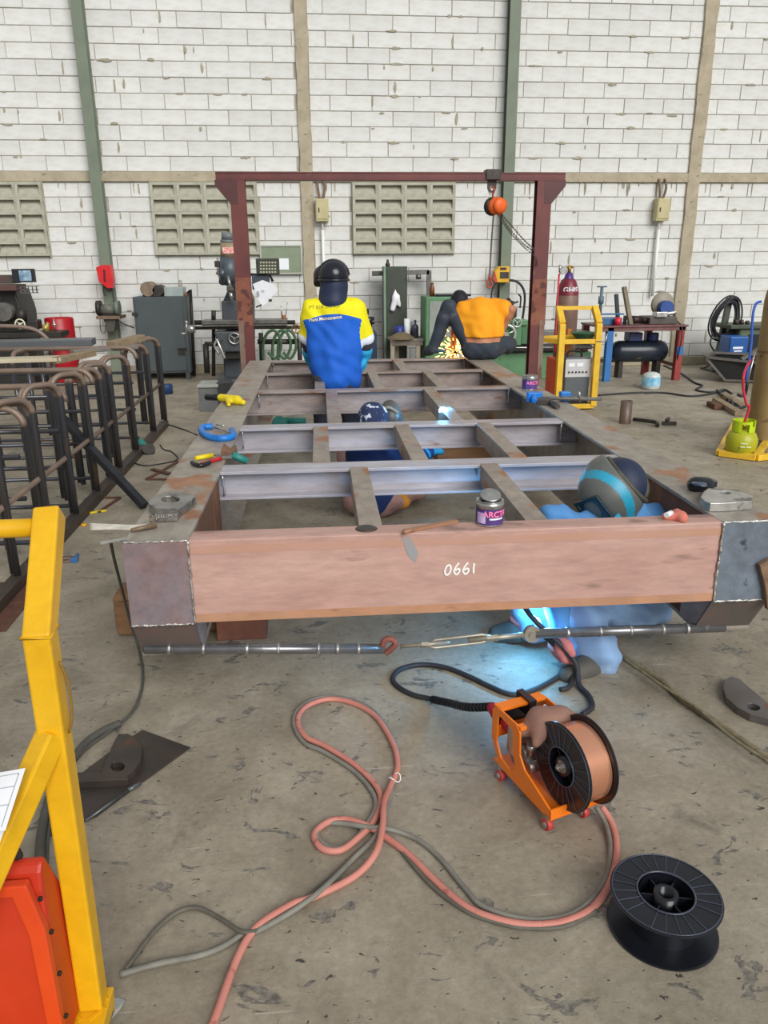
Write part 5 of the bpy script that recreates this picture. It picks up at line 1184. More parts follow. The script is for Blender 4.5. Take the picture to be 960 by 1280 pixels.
obj('table_crank', MB().cyl(V(234, 411, Y-.3), V(244, 411, Y-.3), .05, n=14).cyl(V(233, 403, Y-.32), V(233, 418, Y-.32), .014, n=8).sph(V(233, 403, Y-.32), .025, 10, 6).cyl(V(226, 417, Y-.36), V(234, 417, Y-.33), .014, n=8), SILVER, tb_)
wheel('table_wheel', tb_, 370, 411, Y-.3, .055, M('bronze_wheel', '8a6a44', rough=.4, metal=.6))
wheel('knee_wheel', t, 293, 423, Y-.34, .07, SILVER)
obj('knee_crank', MB().tube(curve_pts([V(271, 424, Y-.34), V(276, 436, Y-.36), V(281, 448, Y-.36)], 4), .022, 8).tube(curve_pts([V(272, 424, Y-.36), V(268, 432, Y-.37), V(274, 443, Y-.37)], 4), .016, 8), SILVER, t)
obj('head', MB().cyl(V(287, 352, Y-.15), V(287, 322, Y-.15), .14, .125, n=20).cyl(V(275, 346, Y-.2), V(281, 338, Y-.2), .07, n=12), M('head_grey', '5a646c', '444c53', 7, .4, .2), t)
obj('head_casting', blob_mb([('c', tuple(V(284, 340, Y-.12)), tuple(V(292, 352, Y-.12)), .13, .10), ('c', tuple(V(278, 352, Y-.18)), tuple(V(290, 345, Y-.1)), .05, .07)], .02, k=.05), M('head_grey', '5a646c'), t)
obj('motor', MB().cyl(V(287, 322, Y-.1), V(287, 304, Y-.1), .12, n=24), M('motor_cream', '9a8a6c', '8a7a5c', 6, .5), t)
obj('motor_label', MB().box((V(278, 312, Y-.225).x, Y-.226, V(280, 317, Y-.225).z), (V(297, 312, Y-.225).x, Y-.2, V(280, 309, Y-.225).z)), M('label_red', 'e04a44', 'f5e8e0', 60, .4), t)
obj('motor_cap', MB().cyl(V(285, 304, Y-.1), V(285, 300, Y-.1), .10, n=20).cyl(V(285, 300, Y-.1), V(285, 291, Y-.1), .085, n=20), M('cap_grey', '6f7478', '5f6468', 6, .5), t)
obj('quill', MB().cyl(V(288, 352, Y-.15), V(288, 364, Y-.15), .05, n=14).cyl(V(288, 364, Y-.15), V(290, 376, Y-.15), .025, n=10), SILVER, t)
obj('feed_lever', MB().tube([V(285, 345, Y-.32), V(288, 360, Y-.36)], .02, 8).tube([V(272, 322, Y-.3), V(272, 340, Y-.3), V(277, 352, Y-.25)], .014, 6), SILVER, t)
obj('feed_box', pbox(MB(), 268, 326, 274, 334, Y-.32, .08), DARKST, t, bev=.004)
obj('drawbar_stand', pcyl(pcyl(MB(), (256, 430), (272, 430), Y-.1, .03), (257, 430), (259, 466), Y-.1, .04).cyl(V(267, 410, Y), V(267, 470, Y), .025, n=8), MDARK, t)
obj('fence_post', pcyl(MB(), (267, 400), (267, 388), Y-.2, .03), DARKST, t)
obj('coolant_can', MB().cyl(V(355, 400, Y-.2), V(355, 394, Y-.2), .03, n=12), M('copper_can', '9a5a3a', rough=.5), t)
obj('wire_stand', pcyl(pcyl(MB(), (353, 396), (351, 382), Y-.2, .006, 6), (357, 396), (359, 378), Y-.2, .006, 6), SILVER, t)
# readout on an arm, papers
dr_ = thing('digital_readout', 'dark readout box on an arm beside the mill', 'readout', V(336, 343, Y))
obj('readout_case', pbox(MB(), 320, 323, 349, 343, Y-.1, .10), M('readout_dark', '2c3028', '3c4034', 9, .5), dr_, bev=.008)
rw = MB()
for i in range(4):
    for j in range(6):
        a, b, c, e = px_box(325+3.6*j, 327+4*i, 327.2+3.6*j, 329.2+4*i, Y-.102); rw.box((a, Y-.104, c), (b, Y-.1, e))
obj('readout_keys', rw, M('keys_pale', 'b5b39a', rough=.5), dr_)
obj('arm', MB().tube([V(310, 343, Y), V(338, 345, Y), V(341, 352, Y)], .02, 8), DARKST, dr_)
obj('lower_case', pbox(MB(), 315, 344, 337, 362, Y-.05, .08), M('case_blue_grey', '3c4650', rough=.5), dr_, bev=.006)
def paper(nm, pts, Y, label, cat='paper', mat=None):
    P_ = [V(x, y, Y+dy) for x, y, dy in pts]; n = len(P_); w = Vector((0, .004, 0))
    mb = MB().add(P_+[p+w for p in P_], [tuple(range(n)), tuple(reversed(range(n, 2*n)))]+[(i, n+i, n+(i+1) % n, (i+1) % n) for i in range(n)])
    return tag(obj(nm, mb, mat or WHITE), label, cat)
paper('drawing_paper', [(316, 355, -.09), (328, 350, -.10), (336, 353, -.11), (340, 354, -.12), (348, 362, -.13), (341, 369, -.12), (337, 377, -.11), (327, 383, -.10), (321, 370, -.09)], Y, 'white drawing paper hung beside the mill head')
obj('print_block', MB().bar(V(322, 364, Y-.13), V(323, 370, Y-.13), .03, .002).bar(V(327, 362, Y-.13), V(331, 363, Y-.13), .02, .002), M('print_grey', '9aa0ab'), bpy.data.objects['drawing_paper'])
o = obj('paper_weight', MB().bar(V(320, 384, Y-.1), V(327, 381, Y-.1), .03, .02).cyl(V(338, 374, Y-.14), V(338, 377, Y-.14), .02, n=8), DARKST); tag(o, 'small dark clip holding the drawing paper', 'clip')
Y = WALL_Y-.05
t = thing('notice_board', 'grey-green notice board on the wall behind the mill', 'notice board', V(351, 343, Y))
a, b, c, e = px_box(327, 308, 376, 341, Y)
obj('board', MB().box((a, Y, c), (b, Y+.03, e)), M('board_green', '87937c', '7c8871', 5, .6), t)
obj('board_frame', MB().ring([(a-.02, c-.02), (b+.02, c-.02), (b+.02, e+.02), (a-.02, e+.02)], [(a, c), (b, c), (b, e), (a, e)], (0, Y-.015, 0), (1, 0, 0), (0, 0, 1), (0, .045, 0)), M('board_alu', 'b9bdb2', rough=.4, metal=.4), t)
a, b, c, e = px_box(349, 323, 361, 337, Y); obj('pinned_sheet', MB().box((a, Y-.004, c), (b, Y, e)), WHITE, t)
# hose rack with green hoses
Y = 11.8
t = thing('hose_rail', 'dark horizontal rail on the wall right of the mill', 'rail', V(350, 430, Y))
obj('rail', pcyl(MB(), (322, 427), (372, 427), Y, .04), DARKST, t)
for px_ in (374, 326): obj('post', MB().cyl(Vector((V(px_, 430, Y).x, Y, 0)), V(px_, 416, Y), .035, n=10), DARKST, t)
gh = M('hose_green', '3f5f42', '4c6a4e', 10, .5)
for i, (cx, lb) in enumerate(((338, 'left green hose looped on the rail'), (350, 'middle green hose looped on the rail'), (357, 'right green hose looped on the rail'))):
    o = obj('green_hose', MB().tube(curve_pts([V(cx-9, 450, Y-.05), V(cx-9, 430, Y-.06), V(cx-4, 417, Y-.07), V(cx+4, 413, Y-.08), V(cx+11, 420, Y-.08), V(cx+13, 435, Y-.07), V(cx+6, 448, Y-.06), V(cx-3, 440, Y-.05)], 6), .022, 8), gh); tag(o, lb, 'hose', 'green hoses on the rail')
# switch boxes with conduit
for px, py, yb, lb in ((403, 263, 345, 'beige switch box on the wall above the standing welder'), (825.5, 262.5, 330, 'beige switch box on the wall right of the gantry')):
    Y = WALL_Y-.04; a, b, c, e = px_box(px-8.5, py-14, px+7.5, py+14, Y)
    t = thing('switch_box', lb, 'switch box', V(px, py+14, Y), 'switch boxes')
    BX = M('switch_beige', 'c2b88c', 'b0a67c', 6, .5)
    obj('box_body', MB().box((a, Y-.12, c), (b, Y+.03, e)), BX, t, bev=.006)
    obj('box_door', MB().box((a+.012, Y-.13, c+.03), (b-.012, Y-.118, e-.012)), BX, t, bev=.003)
    obj('latch', MB().box((a+.04, Y-.14, (c+e)/2-.03), (a+.055, Y-.13, (c+e)/2+.03)).box((b-.004, Y-.09, c+.05), (b+.01, Y-.06, c+.08)), DARKST, t)
    obj('conduit', MB().cyl(((a+b)/2, Y-.02, c), ((a+b)/2, Y-.02, c-.12), .014, n=10).cyl(((a+b)/2, Y-.02, c-.12), ((a+b)/2-.0, Y-.02, V(px, yb+40, Y).z), .024, n=12), M('conduit_white', 'e6e8e4', rough=.4), t)
    obj('top_wires', MB().tube(curve_pts([((a+b)/2-.03, Y-.02, e), ((a+b)/2-.05, Y-.03, e+.15), ((a+b)/2-.06, Y-.0, e+.28)], 5), .018, 6).tube(curve_pts([((a+b)/2+.02, Y-.02, e), ((a+b)/2+.05, Y-.03, e+.15), ((a+b)/2+.03, Y-.0, e+.28)], 5), .018, 6), M('wire_brown', '6a5a48', '8a6a58', 20, .7), t)
# tall dark green cabinet with a white cloth, arm behind
Y = 11.5; a, b, c, e = px_box(481, 333, 509, 450, Y)
t = thing('tall_cabinet', 'tall narrow dark green steel cabinet by the wall', 'cabinet', at_floor((a+b)/2, Y))
obj('cabinet_body', MB().box((a, Y, .0), (b, Y+.4, e)), DGREEN, t, bev=.006)
obj('edge_trim', MB().box((a-.012, Y-.006, .0), (a+.02, Y+.02, e)), PGREEN, t)
obj('door', MB().box((a+.03, Y-.012, .1), (b-.012, Y, e-.03)), DGREEN, t, bev=.004)
o = obj('cloth', blob_mb([('c', tuple(V(494, 361, Y-.03)), tuple(V(494, 373, Y-.05)), .012, .045), ('c', tuple(V(494, 373, Y-.05)), tuple(V(491, 386, Y-.05)), .05, .035), ('c', tuple(V(496, 372, Y-.05)), tuple(V(499.5, 383, Y-.05)), .045, .015)], .014, k=.03, fold=.008), WHITE); tag(o, 'white cloth hanging on the tall green cabinet', 'cloth')
o = obj('angle_steel', MB().bar(V(465, 342, 11.98), V(536, 340, 11.98), .07, .07).bar(V(536, 338, 11.98), V(536, 380, 11.98), .07, .07).cyl(V(523, 343, 11.95), V(523, 349, 11.95), .04, n=10), MTABLE); tag(o, 'grey angle-steel arm on the wall behind the tall cabinet', 'steel arm')
o = obj('small_fixture', MB().lathe([(0, 0), (.03, 0), (.035, .03), (.018, .06), (.018, .09), (0, .1)], (V(485, 333, Y+.1).x, Y+.15, e), n=12), DARKST); tag(o, 'small dark fitting standing on the tall green cabinet', 'fitting')
# drill stand + blue cabinet behind the standing man
Y = 11.3; t = thing('drill_press', 'black drill press on a blue cabinet', 'drill press', at_floor(V(463, 430, Y).x, Y))
obj('blue_stand', pbox(MB(), 456, 415, 471, 446, Y, .35, True), M('stand_blue', '1f3a5c', '1a3048', 6, .5), t, bev=.01)
obj('drill_head', MB().cyl(V(455, 393, Y+.1), V(455, 386, Y+.1), .07, n=16).cyl(V(460, 405, Y+.1), V(460, 396, Y+.1), .09, n=16).cyl(V(461, 416, Y+.1), V(461, 405, Y+.1), .05, n=12), BLACKP, t)
obj('drill_lever', MB().cyl(V(464, 403, Y), V(468, 401, Y-.05), .012, n=6), SILVER, t)
# small work table and items
Y = 10.9
t = thing('work_table', 'small grey steel work table in front of the tall cabinet', 'table', at_floor(V(510, 440, Y).x, Y))
a, b, c, e = px_box(488, 424, 531, 431, Y)
obj('table_top', MB().box((a, Y, e-.03), (b, Y+.5, e)).box((a+.02, Y+.01, e-.09), (b-.02, Y+.03, e-.03)), M('table_grey', '7c746a', '6a6058', 8, .6, .2), t, bev=.004)
for px in (491, 500, 523, 528):
    x = V(px, 440, Y).x; obj('leg', MB().box((x-.028, Y+(.02 if px in (491, 523) else .4), 0), (x+.028, Y+(.07 if px in (491, 523) else .45), e-.03)), M('leg_pale', 'a59c8c', '8f8678', 8, .6), t)
def on_tab(nm, px, w, h, mat, label, cat, prof='can', dy=.15):
    x = V(px, 420, Y).x; c0 = (x, Y+dy, e)
    pr = {'can': [(0, 0), (w, 0), (w, h), (w*.9, h), (0, h)], 'bottle': [(0, 0), (w, 0), (w, h*.6), (w*.8, h*.7), (w*.35, h*.78), (w*.35, h), (0, h)]}[prof]
    return tag(obj(nm, MB().lathe(pr, c0, n=16), mat), label, cat)
on_tab('blue_canister', 502, .065, .16, M('can_navy', '2a3a8a', rough=.4), 'navy blue canister on the small work table', 'canister', dy=.3)
on_tab('white_bottle', 512, .045, .26, WHITE, 'tall white bottle on the small work table', 'bottle', dy=.28)
on_tab('dark_bottle', 522, .05, .24, M('bottle_dark', '3a3a4c', '55586a', 12, .3), 'dark bottle with blue label on the small work table', 'bottle', 'bottle', .28)
on_tab('grey_bottle', 518, .03, .2, M('bottle_pale', '8f9290', rough=.4), 'slim grey bottle between white and dark bottles', 'bottle', 'bottle', .38)
o = obj('shaving_heap', MB().lathe([(.20, 0), (.16, .03), (.09, .07), (.03, .09), (0, .09)], (V(503, 420, Y).x, Y+.12, e), n=16), M('shavings', '6f6450', '8a7a5c', 30, .7, .3, bump=.8)); tag(o, 'heap of metal shavings on the small work table', 'shavings', kind='stuff')
# green lathe
Y = 10.8
t = thing('lathe', 'green metal lathe along the back wall', 'lathe', at_floor(V(630, 450, Y).x, Y))
a, b, c, e = px_box(532, 371, 566, 450, Y)
obj('headstock', MB().box((a, Y, .0), (b, Y+.55, e)), LGREEN, t, bev=.015)
obj('front_panel', MB().box((a+.05, Y-.012, .55), (a+.24, Y, e-.06)).box((a+.27, Y-.012, .62), (b-.02, Y, e-.05)), M('panel_grey', '98a09a', '8a918c', 8, .45), t, bev=.004)
obj('panel_label', MB().box((a+.30, Y-.016, e-.22), (a+.38, Y-.012, e-.1)), WHITE, t)
obj('top_tray', MB().box((a+.16, Y+.03, e), (b+.25, Y+.5, e+.03)), BLACKP, t)
obj('pedestal', pbox(MB(), 596, 441, 738, 475, Y+.1, .5, True), LGREEN, t, bev=.015)
obj('chip_tray', pbox(MB(), 566, 433, 740, 438, Y-.05, .7), MDARK, t, bev=.005)
obj('bed', pbox(pbox(MB(), 566, 415, 738, 420, Y+.05, .35), 566, 424, 738, 433, Y+.08, .3), MTABLE, t, bev=.004)
obj('carriage', pbox(pbox(MB(), 628, 405, 652, 432, Y-.08, .4), 622, 400, 660, 407, Y-.1, .45), LGREEN, t, bev=.01)
obj('apron', pbox(MB(), 652, 403, 675, 430, Y-.06, .2), M('apron_green', '4a7a58', '3c6448', 6, .45), t, bev=.01)
obj('tool_post', pbox(MB(), 632, 386, 646, 400, Y, .2).cyl(V(639, 386, Y+.1), V(640, 376, Y+.1), .03, n=10).cyl(V(632, 382, Y+.05), V(648, 377, Y+.05), .014, n=8), MDARK, t, bev=.006)
obj('tailstock', pbox(MB(), 706, 380, 722, 414, Y+.05, .25), M('tail_green', '5f7a64', '4a6450', 6, .5), t, bev=.02)
wheel('carriage_wheel', t, 633, 418, Y-.14, .125, M('chrome_rim', 'd6d8d4', rough=.25, metal=.7))
wheel('cross_wheel', t, 646.5, 403, Y-.14, .06, M('chrome_rim', 'd6d8d4'))
obj('feed_rod', pcyl(pcyl(MB(), (566, 429), (745, 429), Y-.03, .016), (566, 435), (745, 434), Y-.06, .012), SILVER, t)
obj('work_lamp', MB().tube(curve_pts([V(650, 385, Y+.2), V(651, 372, Y+.2), V(648, 368, Y+.15)], 4), .012, 6).cyl(V(640, 380, Y+.1), V(634, 376, Y+.08), .03, .05, n=12), DARKST, t)
o = obj('blue_jar', MB().lathe([(0, 0), (.05, 0), (.05, .07), (.045, .08), (0, .08)], (V(632, 433, Y+.02).x, Y+.02, V(632, 434, Y+.02).z), n=16), M('jar_blue', '2a5fae', rough=.4)); tag(o, 'small blue jar on the lathe chip tray', 'jar')
o = obj('brown_bottle', MB().lathe([(0, 0), (.035, 0), (.035, .11), (.02, .14), (.022, .18), (0, .18)], (V(540, 371, Y+.2).x, Y+.2, e), n=14), M('bottle_amber', '8a4a22', '3a2216', 14, .3)); tag(o, 'amber brown bottle on top of the green lathe headstock', 'bottle')
# far yellow trolley with welding machine and brown gas cylinder
tb0 = G(727, 512); Y = tb0.y
t = thing('cylinder_trolley', 'yellow cylinder trolley standing right of the skid', 'trolley', (V(722, 512, Y).x, Y+.2, 0))
xa, xb = V(700, 450, Y).x, V(742, 450, Y).x+.03
def zpx(y): return V(720, y, Y).z
w = .068
for x in (xa, xb):
    pts = [Vector((x, Y, .04)), Vector((x, Y, zpx(405))), Vector((x+.02, Y+.22, zpx(391)+.04))]
    obj('post', MB().bar(pts[0], pts[1], w, w).bar(pts[1], pts[2], w, w), YEL2, t, bev=.005)
obj('top_rail', MB().bar((xa+.02, Y+.22, zpx(391)+.04), (xb+.02, Y+.22, zpx(391)+.04), .04, .04), YEL2, t)
obj('shelf_frame', MB().bar((xa, Y, zpx(427)), (xb, Y, zpx(427)), .05, .05).bar((xa-.25, Y+.35, zpx(426)), (xa, Y, zpx(427)), .05, .05).bar((xa-.25, Y+.35, zpx(426)), (xb-.1, Y+.45, zpx(426)), .05, .05).bar((xb-.1, Y+.45, zpx(426)), (xb, Y, zpx(427)), .05, .05), YEL2, t, bev=.004)
for rx_, ry_ in ((xa-.25, Y+.35), (xb-.18, Y+.45)): obj('rear_post', MB().bar((rx_, ry_, .04), (rx_, ry_, zpx(415)), .05, .05), M('trolley_orange', 'd98a28', 'c87a22', 6, .5), t, bev=.004)
obj('base', MB().bar((xa, Y, .04), (xb, Y, .04), .05, .05).bar((xa, Y, .04), (xa-.25, Y+.4, .04), .05, .05).bar((xb, Y, .04), (xb-.1, Y+.5, .04), .05, .05).box((xa-.2, Y+.03, .045), (xb-.05, Y+.5, .06)), YEL2, t, bev=.004)
for x in (xa+.05, xb-.03):
    c = Vector((x, Y+.06, .035)); obj('caster', MB().cyl(c-Vector((.015, 0, 0)), c+Vector((.015, 0, 0)), .035, n=14), RUB, t)
obj('hook', MB().tube([V(745, 427, Y-.03), V(757, 427, Y-.03), V(759, 417, Y-.03)], .009, 6), SILVER, t)
wb0 = V(722, 500, Y+.06)
m = thing('inverter_welder', 'grey and white welding machine in the yellow cylinder trolley', 'welder', (wb0.x, Y+.2, .06))
a, b, c, e = px_box(706, 447, 737, 500, Y+.06)
obj('case', MB().box((a, Y+.06, .06), (b, Y+.42, e)), M('welder_grey', '5e646a', '555b60', 5, .5), m, bev=.015)
obj('control_panel', MB().box((a-.003, Y+.052, e-(e-.06)*.42), (b+.003, Y+.062, e-.02)), M('panel_white', 'd0d2d6', 'bdbfc4', 5, .4), m, bev=.004)
kn = MB()
for i in range(6): kn.cyl((a+.04+.04*i, Y+.052, e-.16), (a+.04+.04*i, Y+.04, e-.16), .010, n=10)
obj('knob', kn, M('knob_dark', '5a2a34', '2a2a30', 40, .4), m)
obj('display', MB().box((a+.03, Y+.048, e-.10), (a+.10, Y+.053, e-.06)).box((a+.13, Y+.048, e-.10), (a+.20, Y+.053, e-.06)), WHITE, m)
obj('carry_handle', MB().tube(curve_pts([(a+.04, Y+.15, e), (a+.06, Y+.15, e+.06), (b-.1, Y+.15, e+.06), (b-.08, Y+.15, e)], 5), .012, 8), DARKST, m)
obj('foot', MB().box((a+.02, Y+.05, .055), (b-.02, Y+.1, .10)), BLACKP, m)
o = obj('orange_case', MB().box((V(693, 470, Y+.4).x, Y+.40, .0), (V(703, 470, Y+.4).x, Y+.75, V(697, 449, Y+.4).z)), M('case_orange', 'e2501e', 'd2461a', 5, .45), bev=.01); tag(o, 'orange welding machine behind the yellow trolley post', 'welder')
o = obj('green_tray', MB().lathe([(.05, -.10), (.15, 0), (.16, .005), (.145, .0), (.045, -.095)], (V(729, 424, Y+.2).x, Y+.18, zpx(425)+.06), n=20), M('tray_green', '3f6a50', rough=.5)); tag(o, 'small green funnel on the yellow trolley shelf', 'funnel')
cy = Vector((V(711, 400, Y+.62).x, Y+.72, .0))
g = thing('gas_cylinder', 'tall brown gas cylinder behind the yellow trolley', 'gas cylinder', cy)
r = (V(725, 385, Y+.65).x-V(698, 385, Y+.65).x)/2; zt2 = V(711, 352, Y+.65).z
obj('cylinder_body', MB().lathe([(0, 0), (r, 0), (r, zt2-.25), (r*.98, zt2-.17), (r*.88, zt2-.09)], cy, n=28), M('cylinder_brown', '7a5f52', '8a7468', 4, .45, .2, c3='5f4438', sc3=8, t3=.6), g)
obj('shoulder', MB().lathe([(r*.985, zt2-.155), (r*.965, zt2-.125), (r*.9, zt2-.08), (r*.7, zt2), (r*.5, zt2+.03)], cy, n=28), M('shoulder_maroon', '7a2434', '6c1f2e', 6, .4), g)
obj('neck_collar', MB().lathe([(r*.55, zt2+.0), (r*.38, zt2+.05), (r*.3, zt2+.10), (0, zt2+.10)], cy, n=20), M('neck_violet', '4a2f78', rough=.4), g)
obj('lettering', bend_text(MB(), 'GHIS', .085, cy+Vector((0, 0, 0)), r*.93, zt2-.095, -.02, .002), WHITE, g)
obj('valve', MB().cyl(cy+Vector((0, 0, zt2+.1)), cy+Vector((0, 0, zt2+.18)), .02, n=10).cyl(cy+Vector((-.05, 0, zt2+.16)), cy+Vector((.04, 0, zt2+.16)), .014, n=8), M('brass', 'b08a3c'), g)
rgc = V(704, 338, Y+.6)
obj('regulator', MB().cyl(cy+Vector((-.05, 0, zt2+.16)), rgc, .016, n=8).cyl(rgc-Vector((0, .03, 0)), rgc+Vector((0, .03, 0)), .045, n=18).cyl(V(700, 340, Y+.6), V(700, 331, Y+.6), .015, n=8), SILVER, g)
o = obj('red_pipe', MB().tube([V(699, 342, Y+.6), V(697, 370, Y+.58), V(695, 410, Y+.5), V(694, 440, Y+.42)], .011, 8), M('hose_red', 'd02c42')); tag(o, 'thin red hose dropping from the brown cylinder regulator', 'hose')
# red and blue table, compressor and tools
Y = G(765, 477).y; zt3 = V(800, 409, Y).z
xa, xb = V(752, 440, Y).x, V(848, 440, Y).x
t = thing('steel_bench', 'red and blue steel bench by the wall', 'bench', ((xa+xb)/2, Y+.3, 0))
RP = M('bench_red', '9a3a34', '8a322e', 5, .5, c3='6a3a34', sc3=10, t3=.66); BP = M('bench_blue', '2f6fb2', '2a62a0', 6, .5, c3='4a5a7a', sc3=12, t3=.66)
obj('bench_top', MB().box((xa-.08, Y-.02, zt3), (xb+.10, Y+.7, zt3+.025)).box((xa-.06, Y, zt3-.05), (xb+.08, Y+.03, zt3)), M('bench_top', '6a3a3c', '7a5a58', 6, .5, .1), t, bev=.003)
for x, yy, m in ((xa+.11, Y, BP), (xb+.02, Y, RP), (xa-.02, Y+.6, RP), (xb-.18, Y+.6, RP)):
    lg_ = obj('leg', MB().box((x-.045, yy, 0), (x+.045, yy+.09, zt3)), m, t, bev=.004)
obj('stretcher', MB().bar((xa, Y+.6, .22), (xb-.1, Y+.6, .22), .05, .05).bar((xb-.15, Y+.6, .25), (xb+.02, Y+.04, .2), .04, .04), M('stretch_rust', '7a5548', '6a4a40', 7, .6), t)
obj('blue_mark', MB().box((xb-.027, Y-.002, .35), (xb+.067, Y, .47)), BP, t)
cc_ = V(795, 438, Y+.5)
t = thing('air_compressor', 'dark blue-black air compressor tank under the bench', 'compressor', (cc_.x, Y+.45, 0))
L_ = .42; rr = .155; cz_ = cc_.z
pr = [(0, -L_), (rr*.5, -L_+.01), (rr*.85, -L_+.05), (rr, -L_+.11), (rr, L_-.11), (rr*.85, L_-.05), (rr*.5, L_-.01), (0, L_)]
obj('tank', MB().lathe(pr, (cc_.x-.0, Y+.4, cz_), (1, 0, 0), 24), M('tank_dark', '26303c', '1d2630', 5, .3, c3='8a6a3a', sc3=7, t3=.66), t)
obj('pump', MB().box((cc_.x-.2, Y+.3, cz_+.15), (cc_.x+.0, Y+.5, cz_+.27)).cyl((cc_.x+.18, Y+.4, cz_+.15), (cc_.x+.18, Y+.4, cz_+.26), .09, n=14), M('pump_blue', '2a3a7a', '26263a', 8, .45), t, bev=.01)
for sx in (-.28, .28): obj('foot', MB().box((cc_.x+sx-.03, Y+.32, 0), (cc_.x+sx+.03, Y+.48, cz_-.13)), DARKST, t)
zb = zt3+.025
def on_b(px, Yo=.25): return V(px, 405, Y+Yo).x
m = thing('cutoff_saw', 'chop saw with grey guard and blue motor on the bench', 'chop saw', (on_b(825), Y+.3, zb))
x = on_b(826, .3)
obj('saw_base', MB().box((on_b(806), Y+.1, zb), (on_b(840), Y+.5, zb+.10)), M('saw_grey', '4c4844', '5c5650', 9, .5, .3), m, bev=.01)
obj('blade_guard', MB().lathe([(0, 0), (.12, 0), (.15, .01), (.17, .05), (.15, .09), (0, .09)], (x, Y+.36, zb+.26), (0, -1, 0), 24), M('guard_tan', '9a9284', '8a8274', 8, .5), m)
obj('motor', MB().cyl((x, Y+.26, zb+.22), (x, Y+.14, zb+.22), .095, n=18), M('saw_blue', '2a4f9a', '24427f', 7, .4), m)
obj('vise', MB().box((on_b(812), Y+.06, zb+.10), (on_b(826), Y+.2, zb+.17)).cyl((on_b(826), Y+.12, zb+.14), (on_b(838), Y+.12, zb+.16), .03, n=10), SILVER, m, bev=.006)
obj('power_cord', MB().tube(curve_pts([(on_b(838), Y+.2, zb+.2), (on_b(842), Y+.18, zb+.05), (on_b(842), Y-.03, zb-.05), (on_b(841), Y-.03, .4), (on_b(842), Y+.1, .05)], 5), .009, 6), RUB, m)
m = thing('bench_vise', 'long blue pipe vise at the left of the bench', 'vise', (on_b(762), Y+.3, zb))
obj('vise_body', MB().box((on_b(747), Y+.15, zb), (on_b(774), Y+.4, zb+.09)).box((on_b(745), Y+.2, zb+.13), (on_b(778), Y+.3, zb+.15)), M('vise_blue', '35689a', '2c5680', 7, .45), m, bev=.008)
obj('vise_screw', MB().cyl((on_b(749), Y+.25, zb+.1), (on_b(749), Y+.25, zb+.50), .022, n=10).cyl((on_b(749)-.07, Y+.25, zb+.51), (on_b(749)+.07, Y+.25, zb+.51), .010, n=8).cyl((on_b(749), Y+.25, zb+.28), (on_b(749), Y+.25, zb+.38), .038, n=10), M('vise_blue_grey', '5a7080', rough=.5), m)
o = obj('red_cup', MB().lathe([(0, 0), (.042, 0), (.046, .10), (.04, .10), (.036, .01), (0, .01)], (on_b(772, .08), Y+.08, zb), n=16), M('cup_red', 'd0243a', rough=.4)); tag(o, 'red cup at the front edge of the bench', 'cup')
o = obj('leaning_bar', MB().bar((on_b(783), Y+.1, zb), (on_b(778), Y+.3, zb+.50), .06, .04), M('bar_tan', '7f7560', '6a5f4c', 7, .6)); tag(o, 'tan steel bar standing against the bench tools', 'steel bar')
o = obj('bolt_cutter', MB().bar((on_b(776), Y+.35, zb), (on_b(774), Y+.45, zb+.40), .05, .04).cyl((on_b(779), Y+.2, zb), (on_b(779), Y+.2, zb+.12), .025, n=10), MGREY, bev=.004); tag(o, 'grey bar tool beside the tan bar on the bench', 'tool')
o = obj('pipe_fitting', MB().cyl((on_b(786), Y+.2, zb+.06), (on_b(800), Y+.22, zb+.06), .06, .05, n=14).cyl((on_b(800), Y+.22, zb+.05), (on_b(808), Y+.2, zb+.05), .035, n=12), M('fitting_dark', '3a2a26', '2c2422', 10, .5, .3)); tag(o, 'dark round pipe fittings in the middle of the bench', 'pipe fitting')
# cable coil on a post, green compressor, black hopper
Y = 11.4; t = thing('cable_coil', 'coil of black cable hung on a post', 'cable coil', at_floor(V(905, 440, Y).x, Y))
obj('post', MB().bar((V(896, 440, Y).x, Y, 0), (V(912, 375, Y).x, Y, V(912, 372, Y).z), .08, .06).box((V(885, 445, Y).x, Y-.2, 0), (V(920, 445, Y).x, Y+.2, .03)), M('post_dark_green', '4a5248', '3c433a', 7, .5), t)
cm = MB(); c0 = V(906, 398, Y-.08)
for i in range(12):
    rx = .19+random.uniform(-.04, .05); rz = .27+random.uniform(-.05, .06); ph = random.uniform(-.3, .3); dx_ = random.uniform(-.03, .03); dy_ = random.uniform(-.06, .04)
    cm.tube([c0+Vector((dx_+rx*math.cos(t_)*math.cos(ph)+rz*.25*math.sin(t_), dy_+.03*math.sin(2*t_), rz*math.sin(t_)-rx*.2*math.cos(t_))) for t_ in [2*PI*k/28 for k in range(28)]], .013, 6, closed=True)
obj('cable_loop', cm, RUB, t)
obj('cable_tail', MB().tube(curve_pts([c0+Vector((-.15, 0, -.2)), V(888, 430, Y-.1), V(896, 445, Y-.15), V(888, 455, Y-.2), V(880, 460, Y-.3)], 6), .012, 6), RUB, t)
Y = 11.1; t = thing('green_machine', 'olive green machine at the right end of the wall', 'machine', at_floor(V(940, 430, Y).x, Y))
obj('body', pbox(MB(), 922, 410, 990, 460, Y, .6, True), M('olive_green', '5a6650', '4a5442', 5, .5), t, bev=.03)
obj('top_plate', pbox(MB(), 914, 406, 990, 411, Y-.05, .6), M('olive_dark', '4a5442', '3a4234', 6, .5), t, bev=.01)
obj('top_bolts', pcyl(pcyl(pcyl(MB(), (920, 406), (920, 399), Y+.1, .04), (927, 406), (927, 400), Y+.1, .03), (934, 406), (934, 401), Y+.1, .03), DARKST, t)
obj('dark_opening', pbox(MB(), 934, 418, 960, 440, Y-.006, .01), BLACKP, t)
